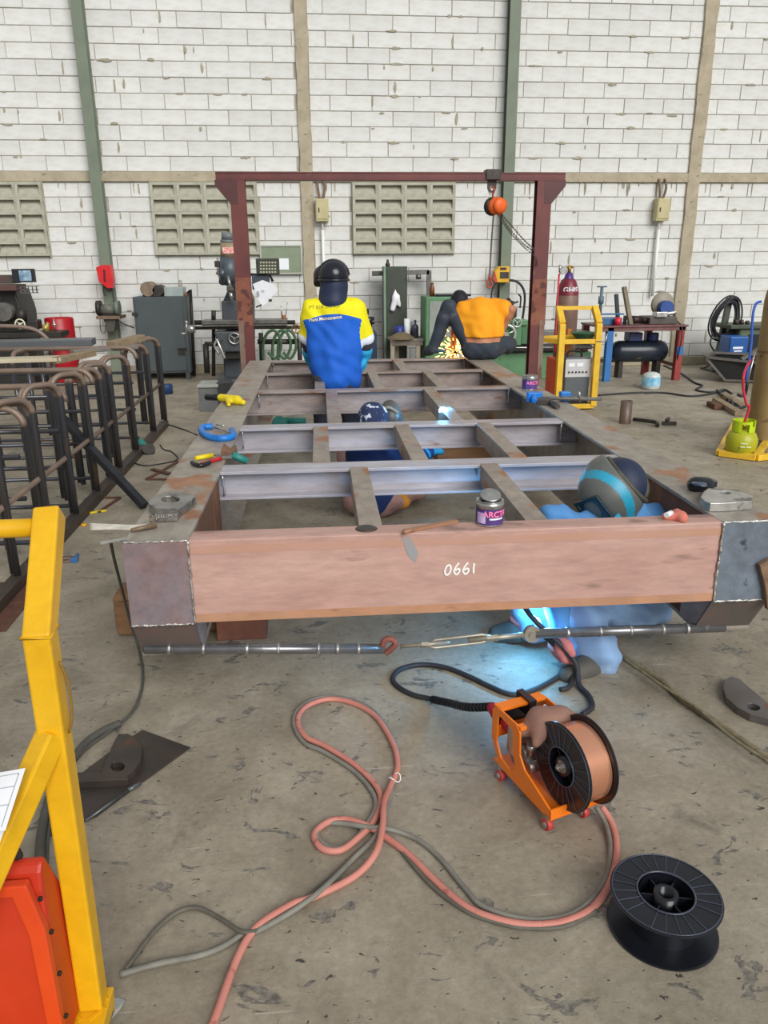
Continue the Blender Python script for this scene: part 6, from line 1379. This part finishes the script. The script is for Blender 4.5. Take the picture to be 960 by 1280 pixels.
Y = 10.72; t = thing('blue_case', 'bright blue machine case by the green machine', 'case', at_floor(V(923, 435, Y).x, Y))
a, b, c, e = px_box(912, 421, 935, 449, Y)
obj('case_body', MB().box((a, Y, .25), (b, Y+.3, e)), M('case_blue', '1c5fae', '184f92', 5, .4), t, bev=.015)
obj('badge', MB().box((a+.05, Y-.004, e-.17), (a+.20, Y, e-.14)).box((a+.07, Y-.004, e-.21), (a+.19, Y, e-.19)), WHITE, t)
obj('stand', MB().box((a, Y+.02, 0), (b, Y+.28, .25)), MDARK, t)
Y = 10.2; hb = V(888, 450, Y)
t = thing('black_hopper', 'black sheet-steel hopper with grey rim on the floor', 'hopper', at_floor(V(925, 460, Y).x, Y))
zr = V(905, 455, Y).z; x0, x1 = V(886, 450, Y).x, V(985, 470, Y).x
rim = [Vector((x0, Y+.1, .34)), Vector((x1, Y-.45, .24)), Vector((x1+.2, Y+.4, .30)), Vector((x0+.3, Y+.45, .36))]
bot = [Vector((x0+.28, Y+.02, .03)), Vector((x1, Y-.35, .03)), Vector((x1+.1, Y+.35, .03)), Vector((x0+.45, Y+.5, .03))]
hm = MB(); hm.add(rim+bot+[p*1.0+Vector((0, 0, 0)) for p in rim], [(0, 4, 5, 1), (1, 5, 6, 2), (2, 6, 7, 3), (3, 7, 4, 0), (4, 7, 6, 5)])
ho_ = obj('hopper_shell', hm, M('hopper_black', '17181a', '1f2022', 6, .5), t)
sm_ = ho_.modifiers.new('thickness', 'SOLIDIFY'); sm_.thickness = .01
rm_ = MB()
for i in range(4): rm_.bar(rim[i], rim[(i+1) % 4], .05, .03)
for i in (0, 1): rm_.bar(rim[i], bot[i], .03, .03)
rm_.bar(bot[0], bot[1], .03, .03)
obj('rim', rm_, M('rim_grey', '6f6a64', '5c5650', 8, .5, .3), t)
obj('rim_brace', MB().bar(rim[0].lerp(rim[1], .35)+Vector((0, 0, .02)), rim[0].lerp(rim[1], .95)+Vector((0, .25, .55)), .06, .04).bar(rim[0].lerp(rim[1], .6)+Vector((0, 0, .02)), rim[0].lerp(rim[1], 1.0)+Vector((0, .2, .3)), .04, .03), M('rim_grey', '6f6a64'), t)
# ------------------------------------------------------------------ people
SKIN = M('skin_tan', 'b9805f', 'a87052', 9, .55)
def tv(v): return tuple(v)
def hand(wr, d, nrm, lat, curl=.5, s=1.0):
    """palm, four jointed fingers of unequal length and a thumb leaving the side of the palm"""
    d = Vector(d).normalized(); nrm = (Vector(nrm)-d*Vector(nrm).dot(d)).normalized(); l = d.cross(nrm)*lat; pr = []
    wr = Vector(wr)
    for k in (-1, 0, 1): pr.append(('c', tv(wr+d*.015*s+l*k*.016*s), tv(wr+d*.085*s+l*k*.024*s), .016*s, .015*s))
    for i, L in enumerate((.9, 1.05, 1.0, .78)):
        b = wr+d*.088*s+l*(.033-.022*i)*s; a1 = curl*.9; d1 = d*math.cos(a1)+nrm*math.sin(a1); m = b+d1*.042*s*L
        a2 = curl*2.0; d2 = d*math.cos(a2)+nrm*math.sin(a2); e = m+d2*.036*s*L
        pr += [('c', tv(b), tv(m), .0095*s, .009*s), ('c', tv(m), tv(e), .009*s, .0075*s)]
    b = wr+d*.03*s+l*.032*s; m = b+(d*.6+l*.75+nrm*.3).normalized()*.042*s; e = m+(d*.85+l*.2+nrm*.5).normalized()*.034*s
    pr += [('c', tv(b), tv(m), .012*s, .0105*s), ('c', tv(m), tv(e), .010*s, .008*s)]
    return pr
def regions(J, fat=1.0):
    R = {}
    mid = lambda a, b, t=.5: tv(Vector(a).lerp(Vector(b), t))
    R['head'] = [('e', tv(J['head']), (.078, .095, .115)), ('c', tv(J['head']+Vector(J.get('face', (0, 1, 0)))*.04-Vector((0, 0, .04))), tv(J['head']+Vector(J.get('face', (0, 1, 0)))*.065-Vector((0, 0, .06))), .055, .045),
                 ('c', tv(J['head']+Vector(J.get('face', (0, 1, 0)))*.09), tv(J['head']+Vector(J.get('face', (0, 1, 0)))*.105-Vector((0, 0, .025))), .012, .016)]
    sd = Vector(J.get('face', (0, 1, 0))).cross(Vector((0, 0, 1))).normalized()
    for sg in (-1, 1): R['head'].append(('c', tv(J['head']+sd*sg*.078-Vector((0, 0, .02))), tv(J['head']+sd*sg*.082+Vector((0, 0, .02))), .012, .016))
    R['neck'] = [('c', tv(J['head']-Vector((0, 0, .07))), tv(J['neck']), .055, .06)]
    R['torso'] = [('c', tv(J['shL']), tv(J['shR']), .07*fat, .07*fat), ('c', mid(J['shL'], J['shR']), tv(J['chest']), .11*fat, .135*fat), ('c', tv(J['chest']), tv(J['belly']), .135*fat, .125*fat), ('c', tv(J['belly']), tv(J['pelvis']), .125*fat, .12*fat),
                  ('c', mid(J['shL'], J['hipL'], .15), mid(J['shL'], J['hipL'], .8), .085*fat, .085*fat), ('c', mid(J['shR'], J['hipR'], .15), mid(J['shR'], J['hipR'], .8), .085*fat, .085*fat)]
    R['hips'] = [('c', tv(J['hipL']), tv(J['hipR']), .10*fat, .10*fat), ('c', tv(J['belly']), tv(J['pelvis']), .105*fat, .115*fat)]
    for s in 'LR':
        R['up'+s] = [('c', tv(J['sh'+s]), tv(J['el'+s]), .056, .043)]
        R['fo'+s] = [('c', tv(J['el'+s]), mid(J['el'+s], J['wr'+s], .3), .042, .043), ('c', mid(J['el'+s], J['wr'+s], .3), tv(J['wr'+s]), .043, .028)]
        R['th'+s] = [('c', tv(J['hip'+s]), tv(J['kn'+s]), .088*fat, .060)]
        R['sh_'+s] = [('c', tv(J['kn'+s]), mid(J['kn'+s], J['an'+s], .3), .056, .058), ('c', mid(J['kn'+s], J['an'+s], .3), tv(J['an'+s]), .058, .040)]
        R['ft'+s] = [('c', tv(J['an'+s]), tv(J['an'+s]*.5+J['toe'+s]*.5), .040, .036), ('c', tv(J['an'+s]*.5+J['toe'+s]*.5), tv(J['toe'+s]), .036, .030)]
        dd = J.get('hd'+s, (J['wr'+s]-J['el'+s])); R['ha'+s] = hand(J['wr'+s], dd, J.get('hn'+s, (0, 0, -1)), 1 if s == 'L' else -1, J.get('curl', .6))
    return R
def cloth(nm, prims, mat, parent, infl=.014, fold=.004, h=.013, k=.035, ff=38.0, matfn=None, label=None, cut=None, snapfn=None):
    v, f = blob(prims, h, k=k, infl=infl, fold=fold, ff=ff, cut=cut); mb = MB().add(v, f, True)
    if snapfn:
        for q_ in mb.v: snapfn(q_)
    if matfn:
        for i, q in enumerate(mb.f):
            c = sum((mb.v[j] for j in q), Vector())/len(q); mb.mi[i] = matfn(c)
    return obj(nm, mb, mat, parent, label=label)
def body(J, label, R, group=None, h=.013, loc=None):
    pr = []
    for k, v in R.items(): pr += v
    v, f = blob(pr, h, k=.022); o = obj('person', MB().add(v, f, True), SKIN, loc=loc); tag(o, label, 'person', group)
    return o

# --- welder squatting behind the front beam, face shield on
def sk(px, py, Y): return V(px, py, Y)
J = dict(head=sk(770, 611, 2.98), face=(-.8, -.1, -.45), neck=sk(782, 640, 3.03), shL=sk(745, 668, 2.92), shR=sk(815, 655, 3.08), chest=sk(790, 678, 3.06), belly=sk(805, 712, 3.12), pelvis=sk(808, 742, 3.16),
         hipL=sk(793, 756, 3.10), hipR=sk(808, 750, 3.26), elL=sk(693, 650, 2.88), elR=sk(735, 690, 3.2), wrL=sk(698, 785, 2.74), wrR=sk(665, 745, 3.0),
         knL=sk(724, 762, 2.90), anL=sk(750, 826, 2.77), toeL=sk(710, 846, 2.68), knR=sk(664, 748, 3.02), anR=G(672, 784, .09), toeR=G(622, 792, .03), hdL=(-.05, -.1, -1), hnL=(1, .2, 0), hdR=(-.5, -.3, -.6), hnR=(0, 0, -1))
R = regions(J)
pw = body(J, 'welder squatting behind the pink beam in blue clothes and face shield', R, loc=G(740, 835))
JB = M('jacket_light_blue', '5f9bd6', '4f88c4', 5, .85, bump=.1); JE = M('jeans_pale', '8fb0d8', '7f9fc8', 4, .85, c3='a8c0e0', sc3=6, t3=.6, bump=.6)
cloth('jacket', R['torso']+R['upL']+R['upR']+R['foL']+R['foR']+R['neck'], JB, pw, .02, .010, ff=58)
cloth('jeans', R['hips']+R['thL']+R['thR']+R['sh_L']+R['sh_R']+[('c', tv(J['knL'].lerp(J['anL'], .45)), tv(J['anL']+Vector((0, 0, .03))), .062, .062), ('c', tv(J['knR']), tv(J['anR']+Vector((0, 0, .03))), .066, .062)], JE, pw, .026, .013, ff=58)
SH = M('work_shoe', '4a4a46', '5a574e', 10, .7)
for s in 'LR':
    so = cloth('shoe', R['ft'+s], SH, pw, .012, 0, .010)
GLV = M('glove_red', 'c87a78', 'b56868', 9, .8, c3='8e5454', sc3=12, t3=.62)
cloth('glove', R['haL']+[R['foL'][1]], GLV, pw, .008, .001, .007, k=.012, cut=lambda P: P[..., 2]-(J['wrL'].z+.09))
cloth('glove', R['haR']+[R['foR'][1]], GLV, pw, .008, .001, .007, k=.012)
hc = J['head']; f_ = Vector((-.72, -.52, -.42)).normalized(); cN = Vector((-.70, .16, -.68)).normalized(); up = Vector((-.5, .25, .8)); up = (up-f_*up.dot(f_)).normalized(); sd = f_.cross(up)
CY = M('band_cyan', '2fa0c0', '2890b0', 8, .4)
hm = cloth('face_shield', [('e', tv(hc+f_*.02), (.125, .125, .135)), ('c', tv(hc+f_*.06-up*.02), tv(hc+f_*.09-up*.10), .085, .055), ('c', tv(hc+up*.03), tv(hc+f_*.05+up*.02), .12, .11)], [M('shield_grey', '6a6d69', '5f615d', 5, .38, c3='787a75', sc3=8, t3=.64), CY], pw, .004, 0, .0065, label='grey welding face shield with cyan band', matfn=lambda c: 1 if .062 < (c-hc).dot(f_) < .10 else 0, cut=lambda P: -((P-np.array(tv(hc-cN*.055)))@np.array(tv(cN))))
cA = cN.orthogonal().normalized(); cB = cN.cross(cA)
pl = lambda a, b, c: hc+f_*a+sd*b+up*c
obj('lens_ledge', MB().obox(pl(.145, 0, -.062), sd*.075, up*.012, f_*.02), CY, hm, bev=.003)
obj('window', MB().obox(pl(.150, 0, .005), sd*.062, up*.05, f_*.012), M('window_teal_dark', '1f3a44', '2c5a66', 9, .12), hm, bev=.004)
obj('window_frame', MB().ring([(-.075, -.06), (.075, -.06), (.075, .06), (-.075, .06)], [(-.058, -.045), (.058, -.045), (.058, .045), (-.058, .045)], pl(.155, 0, .005), sd, up, f_*.012), M('frame_dark_teal', '16303a', rough=.3), hm, bev=.002)
obj('shield_interior', MB().lathe([(0, .0), (.085, 0), (.10, .004), (.085, .012), (0, .02)], hc-cN*.058, -cN, 28), M('hood_navy', '1f2a44'), hm)
obj('head_band', MB().tube([hc-cN*.058+cA*(.116*math.cos(t))+cB*(.116*math.sin(t)) for t in [2*PI*i/24 for i in range(24)]], .010, 8, closed=True).tube([hc-cN*(.058+.06*math.sin(PI*i/12))+cA*(.10*math.cos(PI*i/12)) for i in range(13)], .012, 8), M('band_olive', '5a5a4c', '3a3a34', 9, .6), hm)
cloth('hood', [('e', tv(hc-cN*.028), (.098, .102, .104))], M('hood_navy', '1f2a44', '19223a', 9, .9), pw, .006, .002)
o = thing('welding_torch', 'black welding torch held in the red glove under the beam', 'welding torch', J['wrL'])
g0 = J['wrL']+Vector((-.02, -.02, -.07)); arc1 = V(667, 771, 2.80)
obj('handle', MB().cyl(g0+Vector((.06, .0, -.05)), g0+Vector((-.05, .0, .06)), .014, n=12), BLACKP, o); obj('neck', MB().tube(curve_pts([g0+Vector((-.05, 0, .06)), g0.lerp(arc1, .75)+Vector((0, 0, .02)), arc1+Vector((.006, 0, -.015))], 5), .008, 8), M('torch_brass', 'a08050', rough=.35, metal=.7), o)
obj('lead', MB().tube(curve_pts([g0+Vector((.06, 0, -.05)), sk(716, 838, 2.68), G(712, 858, .014), G(700, 862, .014)], 6), .010, 8), RUB, o)
o = obj('power_lead', MB().tube(curve_pts([sk(648, 742, 2.82), sk(660, 765, 2.75), sk(678, 785, 2.71), sk(703, 808, 2.68), sk(720, 830, 2.66), G(724, 856, .016), G(736, 870, .014), G(740, 884, .014), G(728, 893, .014)], 6), .011, 8), RUB); tag(o, 'black lead hanging in front of the squatting welder legs', 'cable')

# --- standing welder seen from behind
YS = 6.42
def st(px, py, dy=0.0): return V(px, py, YS+dy)
ctr = st(418, 430)
J = dict(head=st(417, 350), face=(-.25, .95, -.25), neck=st(416, 374), shL=st(392, 388), shR=st(443, 387), chest=st(417, 405, .02), belly=st(418, 440), pelvis=st(419, 470, -.02), hipL=st(408, 474), hipR=st(430, 474),
         elL=st(383, 420, .06), elR=st(458, 423, .02), wrL=st(388, 448, .25), wrR=st(456, 444, .10), hdR=(-.15, .25, -.9), hnR=(-1, 0, 0), hnL=(1, 0, 0),
         knL=Vector((ctr.x-.11, YS+.04, .40)), knR=Vector((ctr.x+.12, YS+.04, .40)), anL=Vector((ctr.x-.13, YS, .08)), anR=Vector((ctr.x+.14, YS, .08)), toeL=Vector((ctr.x-.15, YS+.15, .035)), toeR=Vector((ctr.x+.16, YS+.15, .035)))
R = regions(J, .97)
ps = body(J, 'worker standing inside the skid in a yellow and blue shirt', R, loc=(ctr.x, YS, 0))
zy = V(418, 394, YS-.12).z; zs = st(455, 418).z; axm = (J['elR']-J['shR']).normalized()
def zbound(x): return zy+.03*math.cos((x-ctr.x)*9)-.02
def snap(v):
    if abs(v.x-ctr.x) < .2 and abs(v.z-zbound(v.x)) < .0055: v.z = zbound(v.x)
def shirt_mat(c):
    for s in 'LR':
        a, b = J['sh'+s], J['el'+s]; t = (c-a).dot(b-a)/(b-a).length_squared; dd = (c-(a.lerp(b, max(0, min(1, t))))).length
        if t > .0 and dd < .10 and abs(c.x-ctr.x) > .135+.05*t: return 2 if t > .93 else 0
    return 0 if c.z > zbound(c.x) else 1
SY = M('shirt_yellow', 'f7ea0c', 'ecdc08', 4, .75, bump=.05); SB = M('shirt_blue', '1565d0', '0f55b8', 4, .75, bump=.05)
skirt = [('c', tv(st(406, 440, .02)), tv(st(412, 472, .02)), .09, .105), ('c', tv(st(430, 440, .02)), tv(st(433, 472, .02)), .09, .105)]
shirt = cloth('shirt', R['torso']+R['upL']+R['upR']+skirt, [SY, SB, WHITE], ps, .026, .006, .0085, matfn=shirt_mat, snapfn=snap, label='yellow and blue work shirt with lettering on the back', cut=lambda P: np.maximum((st(418, 483).z-.03)-P[..., 2], -10))
bv = BVHTree.FromPolygons([v.co+org(shirt) for v in shirt.data.vertices], [list(p.vertices) for p in shirt.data.polygons])
def back_text(body_, px, py, size, mat, tilt, nm, sx=1.0, bold=.0006):
    vs, fs = text_verts(body_, size, 0.0, bold); c0 = V(px, py, YS-.2); out = []
    for v in vs:
        p = Vector((c0.x+v.x*sx, YS-.6, c0.z+v.y+v.x*tilt)); hit = bv.ray_cast(p, Vector((0, 1, 0)))
        y = hit[0].y-.006 if hit[0] is not None else YS-.15
        out.append(Vector((p.x, y, p.z)))
    obj(nm, MB().add(out, fs), mat, shirt)
back_text('PT KIA LANGI', 406, 384, .040, M('letter_grey', '6a6a4a', rough=.8), .06, 'back_lettering', 1.0, -.0006)
back_text('Plant Maintenance', 407, 399, .036, M('letter_cream', 'f0e2c0', rough=.8), .10, 'back_lettering', .98)
cloth('trousers', R['hips']+R['thL']+R['thR']+R['sh_L']+R['sh_R'], M('trousers_dark', '2f333c', '3a3e48', 6, .85), ps, .016, .005)
for s in 'LR':
    cloth('arm_sleeve', R['fo'+s]+[('c', tv(J['sh'+s].lerp(J['el'+s], .75)), tv(J['el'+s]), .046, .045)], M('sleeve_charcoal', '3a383c', '444248', 9, .85), ps, .01, .003, .011)
    cloth('shoe', R['ft'+s], SH, ps, .012, 0, .012)
    w_ = J['wr'+s]; cloth('glove', R['ha'+s]+[('c', tv(w_-(w_-J['el'+s])*.28), tv(w_), .05, .04)], M('glove_cyan', '2aa8d8', '2296c4', 8, .7), ps, .012, .002, .009, k=.016)
cloth('hood', [('e', tv(J['head']+Vector((0, -.005, 0))), (.098, .108, .125)), ('c', tv(J['head']-Vector((0, .01, .05))), tv(J['neck']-Vector((0, .02, .01))), .098, .108)], M('hood_navy', '1f2a44'), ps, .008, .004, .011)
hh = J['head']+Vector((0, 0, .035))
hl = cloth('helmet', [('e', tv(hh), (.118, .128, .115))], M('helmet_black', '14161d', '1c1f2a', 6, .22), ps, .004, 0, .010, cut=lambda P: (hh.z-.035)-P[..., 2], label='black raised welding helmet')
obj('raised_visor', blob_mb([('e', tv(hh+Vector((-.06, .11, .0))), (.10, .10, .085)), ('c', tv(hh+Vector((-.13, .08, -.06))), tv(hh+Vector((-.10, .14, -.05))), .03, .03)], .012, k=.04), M('helmet_black', '14161d'), hl)
obj('helmet_rim', MB().tube([hh+Vector((.122*math.cos(t), .132*math.sin(t), -.035)) for t in [2*PI*i/28 for i in range(28)]], .010, 8, closed=True).tube([hh+Vector((.122*math.cos(t), -.02, .119*math.sin(t))) for t in [PI*i/20 for i in range(21)]], .008, 8), M('rim_gloss', '22252e', rough=.2), hl)

# --- man in the orange shirt squatting on the far end beam
YQ = 7.62
def q(px, py, dy=0.0): return V(px, py, YQ+dy)
zf_ = ZT+.05
J = dict(head=q(574, 379, .42), face=(-.3, .75, -.6), neck=q(588, 380, .28), shL=q(580, 389, .18), shR=q(618, 386, .18), chest=q(600, 398, .12), belly=q(601, 416, .03), pelvis=q(603, 433, -.02), hipL=q(591, 434), hipR=q(615, 434),
         elL=q(570, 408, .30), elR=q(639, 387, .06), wrL=q(566, 432, .36), wrR=q(628, 413, .12), knL=q(561, 384, .22), knR=q(636, 430, .38), anL=Vector((q(545, 438).x, YQ+.20, ZT+.09)), toeL=Vector((q(538, 438).x, YQ+.27, ZT+.05)),
         anR=Vector((q(638, 440).x, YQ+.12, ZT+.10)), toeR=Vector((q(642, 440).x, YQ+.24, ZT+.05)), hdL=(.1, .6, -.5), hnL=(0, 0, -1), hdR=(-.6, .6, -.4), hnR=(0, 0, -1))
R = regions(J)
pq = body(J, 'man in an orange shirt squatting and grinding on the far beam', R, loc=(q(600, 440).x, YQ+.2, ZT))
zt_or = q(600, 421).z
cloth('t_shirt', R['torso']+[('c', tv(J['shL']), tv(J['shL'].lerp(J['elL'], .55)), .07, .07), ('c', tv(J['shR']), tv(J['shR'].lerp(J['elR'], .55)), .07, .07)], M('shirt_orange', 'f7a410', 'ee960a', 4, .8, bump=.05), pq, .022, .006, .013, label='bright orange T-shirt', cut=lambda P: zt_or-P[..., 2])
cloth('jeans', R['hips']+R['thL']+R['thR']+R['sh_L']+R['sh_R'], M('jeans_dark', '39414c', '2c333d', 5, .85, c3='4f5054', sc3=6, t3=.62), pq, .014, .005, .013, cut=lambda P: np.where((np.abs(P[..., 0]-J['pelvis'].x) < .17) & (P[..., 1] < YQ+.12), P[..., 2]-q(600, 427).z, -1.0))
for s in 'LR': cloth('shoe', R['ft'+s], M('shoe_dark', '33343a', rough=.7), pq, .010, 0, .012)
cloth('hair', [('e', tv(J['head']+Vector((0, -.015, .025))), (.085, .1, .10))], M('hair_black', '15151c', rough=.7), pq, .008, .004, .012)
gg = q(566, 438, .42)
o = thing('hand_grinder', 'blue angle grinder throwing sparks on the far beam', 'grinder', gg)
obj('grinder_body', MB().cyl(gg+Vector((.04, 0, .0)), gg+Vector((-.18, .02, .0)), .028, .03, n=12), M('grinder_blue', '2a6fb0', '3a5a78', 9, .4), o)
obj('grinder_disc', MB().cyl(gg+Vector((.06, 0, -.03)), gg+Vector((.06, 0, -.02)), .06, n=18), DARKST, o)
spk = MB(); rnd = random.Random(3)
for i in range(220):
    a = gg+Vector((.05, 0, -.0)); d = Vector((rnd.gauss(-.15, .55), rnd.gauss(-.2, .3), rnd.gauss(.25, .45))).normalized(); L = abs(rnd.gauss(.12, .07)); p = a+d*L
    spk.cyl(p, p+d*rnd.uniform(.015, .05), .0019, n=4, caps=False)
o = obj('grinding_sparks', spk, M('spark', 'ffd080', emit='ffc060', es=14)); tag(o, 'spray of orange grinding sparks at the far beam', 'sparks', kind='stuff')

# --- welder sitting under the skid
YD = 4.92
def dn_(px, py, dy=0.0): return V(px, py, YD+dy)
gz = .13
J = dict(head=dn_(468, 527, .02), face=(.3, .9, -.3), neck=dn_(468, 545), shL=dn_(452, 560, .0), shR=dn_(490, 560, .02), chest=dn_(470, 580, -.02), belly=dn_(470, 612, -.05), pelvis=Vector((dn_(466, 640).x, YD-.06, gz)), hipL=Vector((dn_(452, 640).x, YD-.04, gz)), hipR=Vector((dn_(484, 640).x, YD-.04, gz)),
         elL=dn_(440, 590, .16), elR=dn_(512, 578, .16), wrL=dn_(460, 580, .36), wrR=dn_(535, 566, .30), knL=Vector((dn_(440, 600).x, YD+.40, .30)), knR=Vector((dn_(545, 600).x, YD+.02, .23)), anL=Vector((dn_(450, 600).x, YD+.62, .08)), toeL=Vector((dn_(450, 600).x, YD+.78, .04)),
         anR=Vector((dn_(520, 600).x, YD+.40, .08)), toeR=Vector((dn_(520, 600).x+.04, YD+.55, .04)), hdR=(.4, .7, .2), hnR=(0, 0, -1), hnL=(0, 0, -1))
R = regions(J)
pd = body(J, 'welder sitting on the floor under the skid in navy shirt', R, loc=(J['pelvis'].x, YD, 0))
cloth('shirt', R['torso']+R['upL']+R['upR']+R['foL']+R['foR'], M('shirt_navy', '1f3a78', '182c5c', 5, .85), pd, .02, .006)
cloth('trousers', R['hips']+R['thL']+R['thR']+R['sh_L']+R['sh_R'], M('trousers_dusty_pink', 'b58f88', 'a27d76', 6, .85, c3='8f6a66', sc3=9, t3=.6), pd, .024, .007)
cloth('shirt_hem', [('c', tv(J['hipR']+Vector((.06, -.05, .06))), tv(J['hipR']+Vector((.09, -.03, -.02))), .05, .05)], M('hem_orange', 'd9922e', rough=.8), pd, .012, .002)
for s in 'LR':
    cloth('shoe', R['ft'+s], SH, pd, .012, 0, .012)
    cloth('glove', R['ha'+s]+[('c', tv(J['wr'+s].lerp(J['el'+s], .25)), tv(J['wr'+s]), .045, .036)], M('glove_cyan', '2aa8d8'), pd, .010, .002, .010, k=.016)
def camo():
    m = M('camo_cap', '1f2c4e', '27345a', 14, .85, c3='c9d2de', sc3=26, t3=.56); return m
cloth('cap', [('e', tv(J['head']+Vector((-.01, -.01, .02))), (.095, .11, .105))], camo(), pd, .008, .002, .010, label='navy and white patterned cap')
mk = J['head']+Vector((.11, .08, .015))
obj('raised_mask', blob_mb([('e', tv(mk), (.07, .11, .095)), ('c', tv(mk+Vector((.0, .0, .06))), tv(mk+Vector((.05, .03, -.04))), .05, .05)], .010, k=.03), M('mask_grey', '55554f', '4a4a46', 7, .45), pd, label='dark grey welding mask')
obj('mask_strap', MB().tube(curve_pts([mk+Vector((-.06, -.06, .05)), mk+Vector((-.02, -.1, .08)), mk+Vector((.04, -.08, .04))], 5), .010, 6), M('strap_tan', '8f8c80', rough=.7), pd)
arc = V(553, 513, 5.0)
o = thing('welding_gun', 'welding gun held by the seated welder at the arc', 'welding torch', J['wrR'])
obj('handle', MB().cyl(J['wrR']+Vector((0, .05, .0)), J['wrR'].lerp(arc, .6), .014, n=10), BLACKP, o); obj('nozzle', MB().cyl(J['wrR'].lerp(arc, .6), J['wrR'].lerp(arc, .93), .010, n=10), M('torch_brass', 'a08050'), o)
# the two electric arcs: a small glowing tip each, with its light
ARC = M('arc_glow', 'cfe8ff', emit='a8d4ff', es=60)
def arc_at(p, power, label, r, lr):
    o = obj('welding_arc', MB().sph(p, r, 10, 6), ARC); tag(o, label, 'welding arc')
    l = bpy.data.lights.new('arc_light', 'POINT'); l.energy = power; l.color = (.10, .50, 1.0); l.shadow_soft_size = lr
    lo = bpy.data.objects.new('arc_light', l); COL.objects.link(lo); lo.location = p+Vector((0, -.03, .01))
arc_at(arc, 22, 'bright blue-white welding arc at the seated welder', .022, .03)
arc_at(arc1, 10, 'welding arc hidden under the pink beam by the squatting welder', .006, .02)
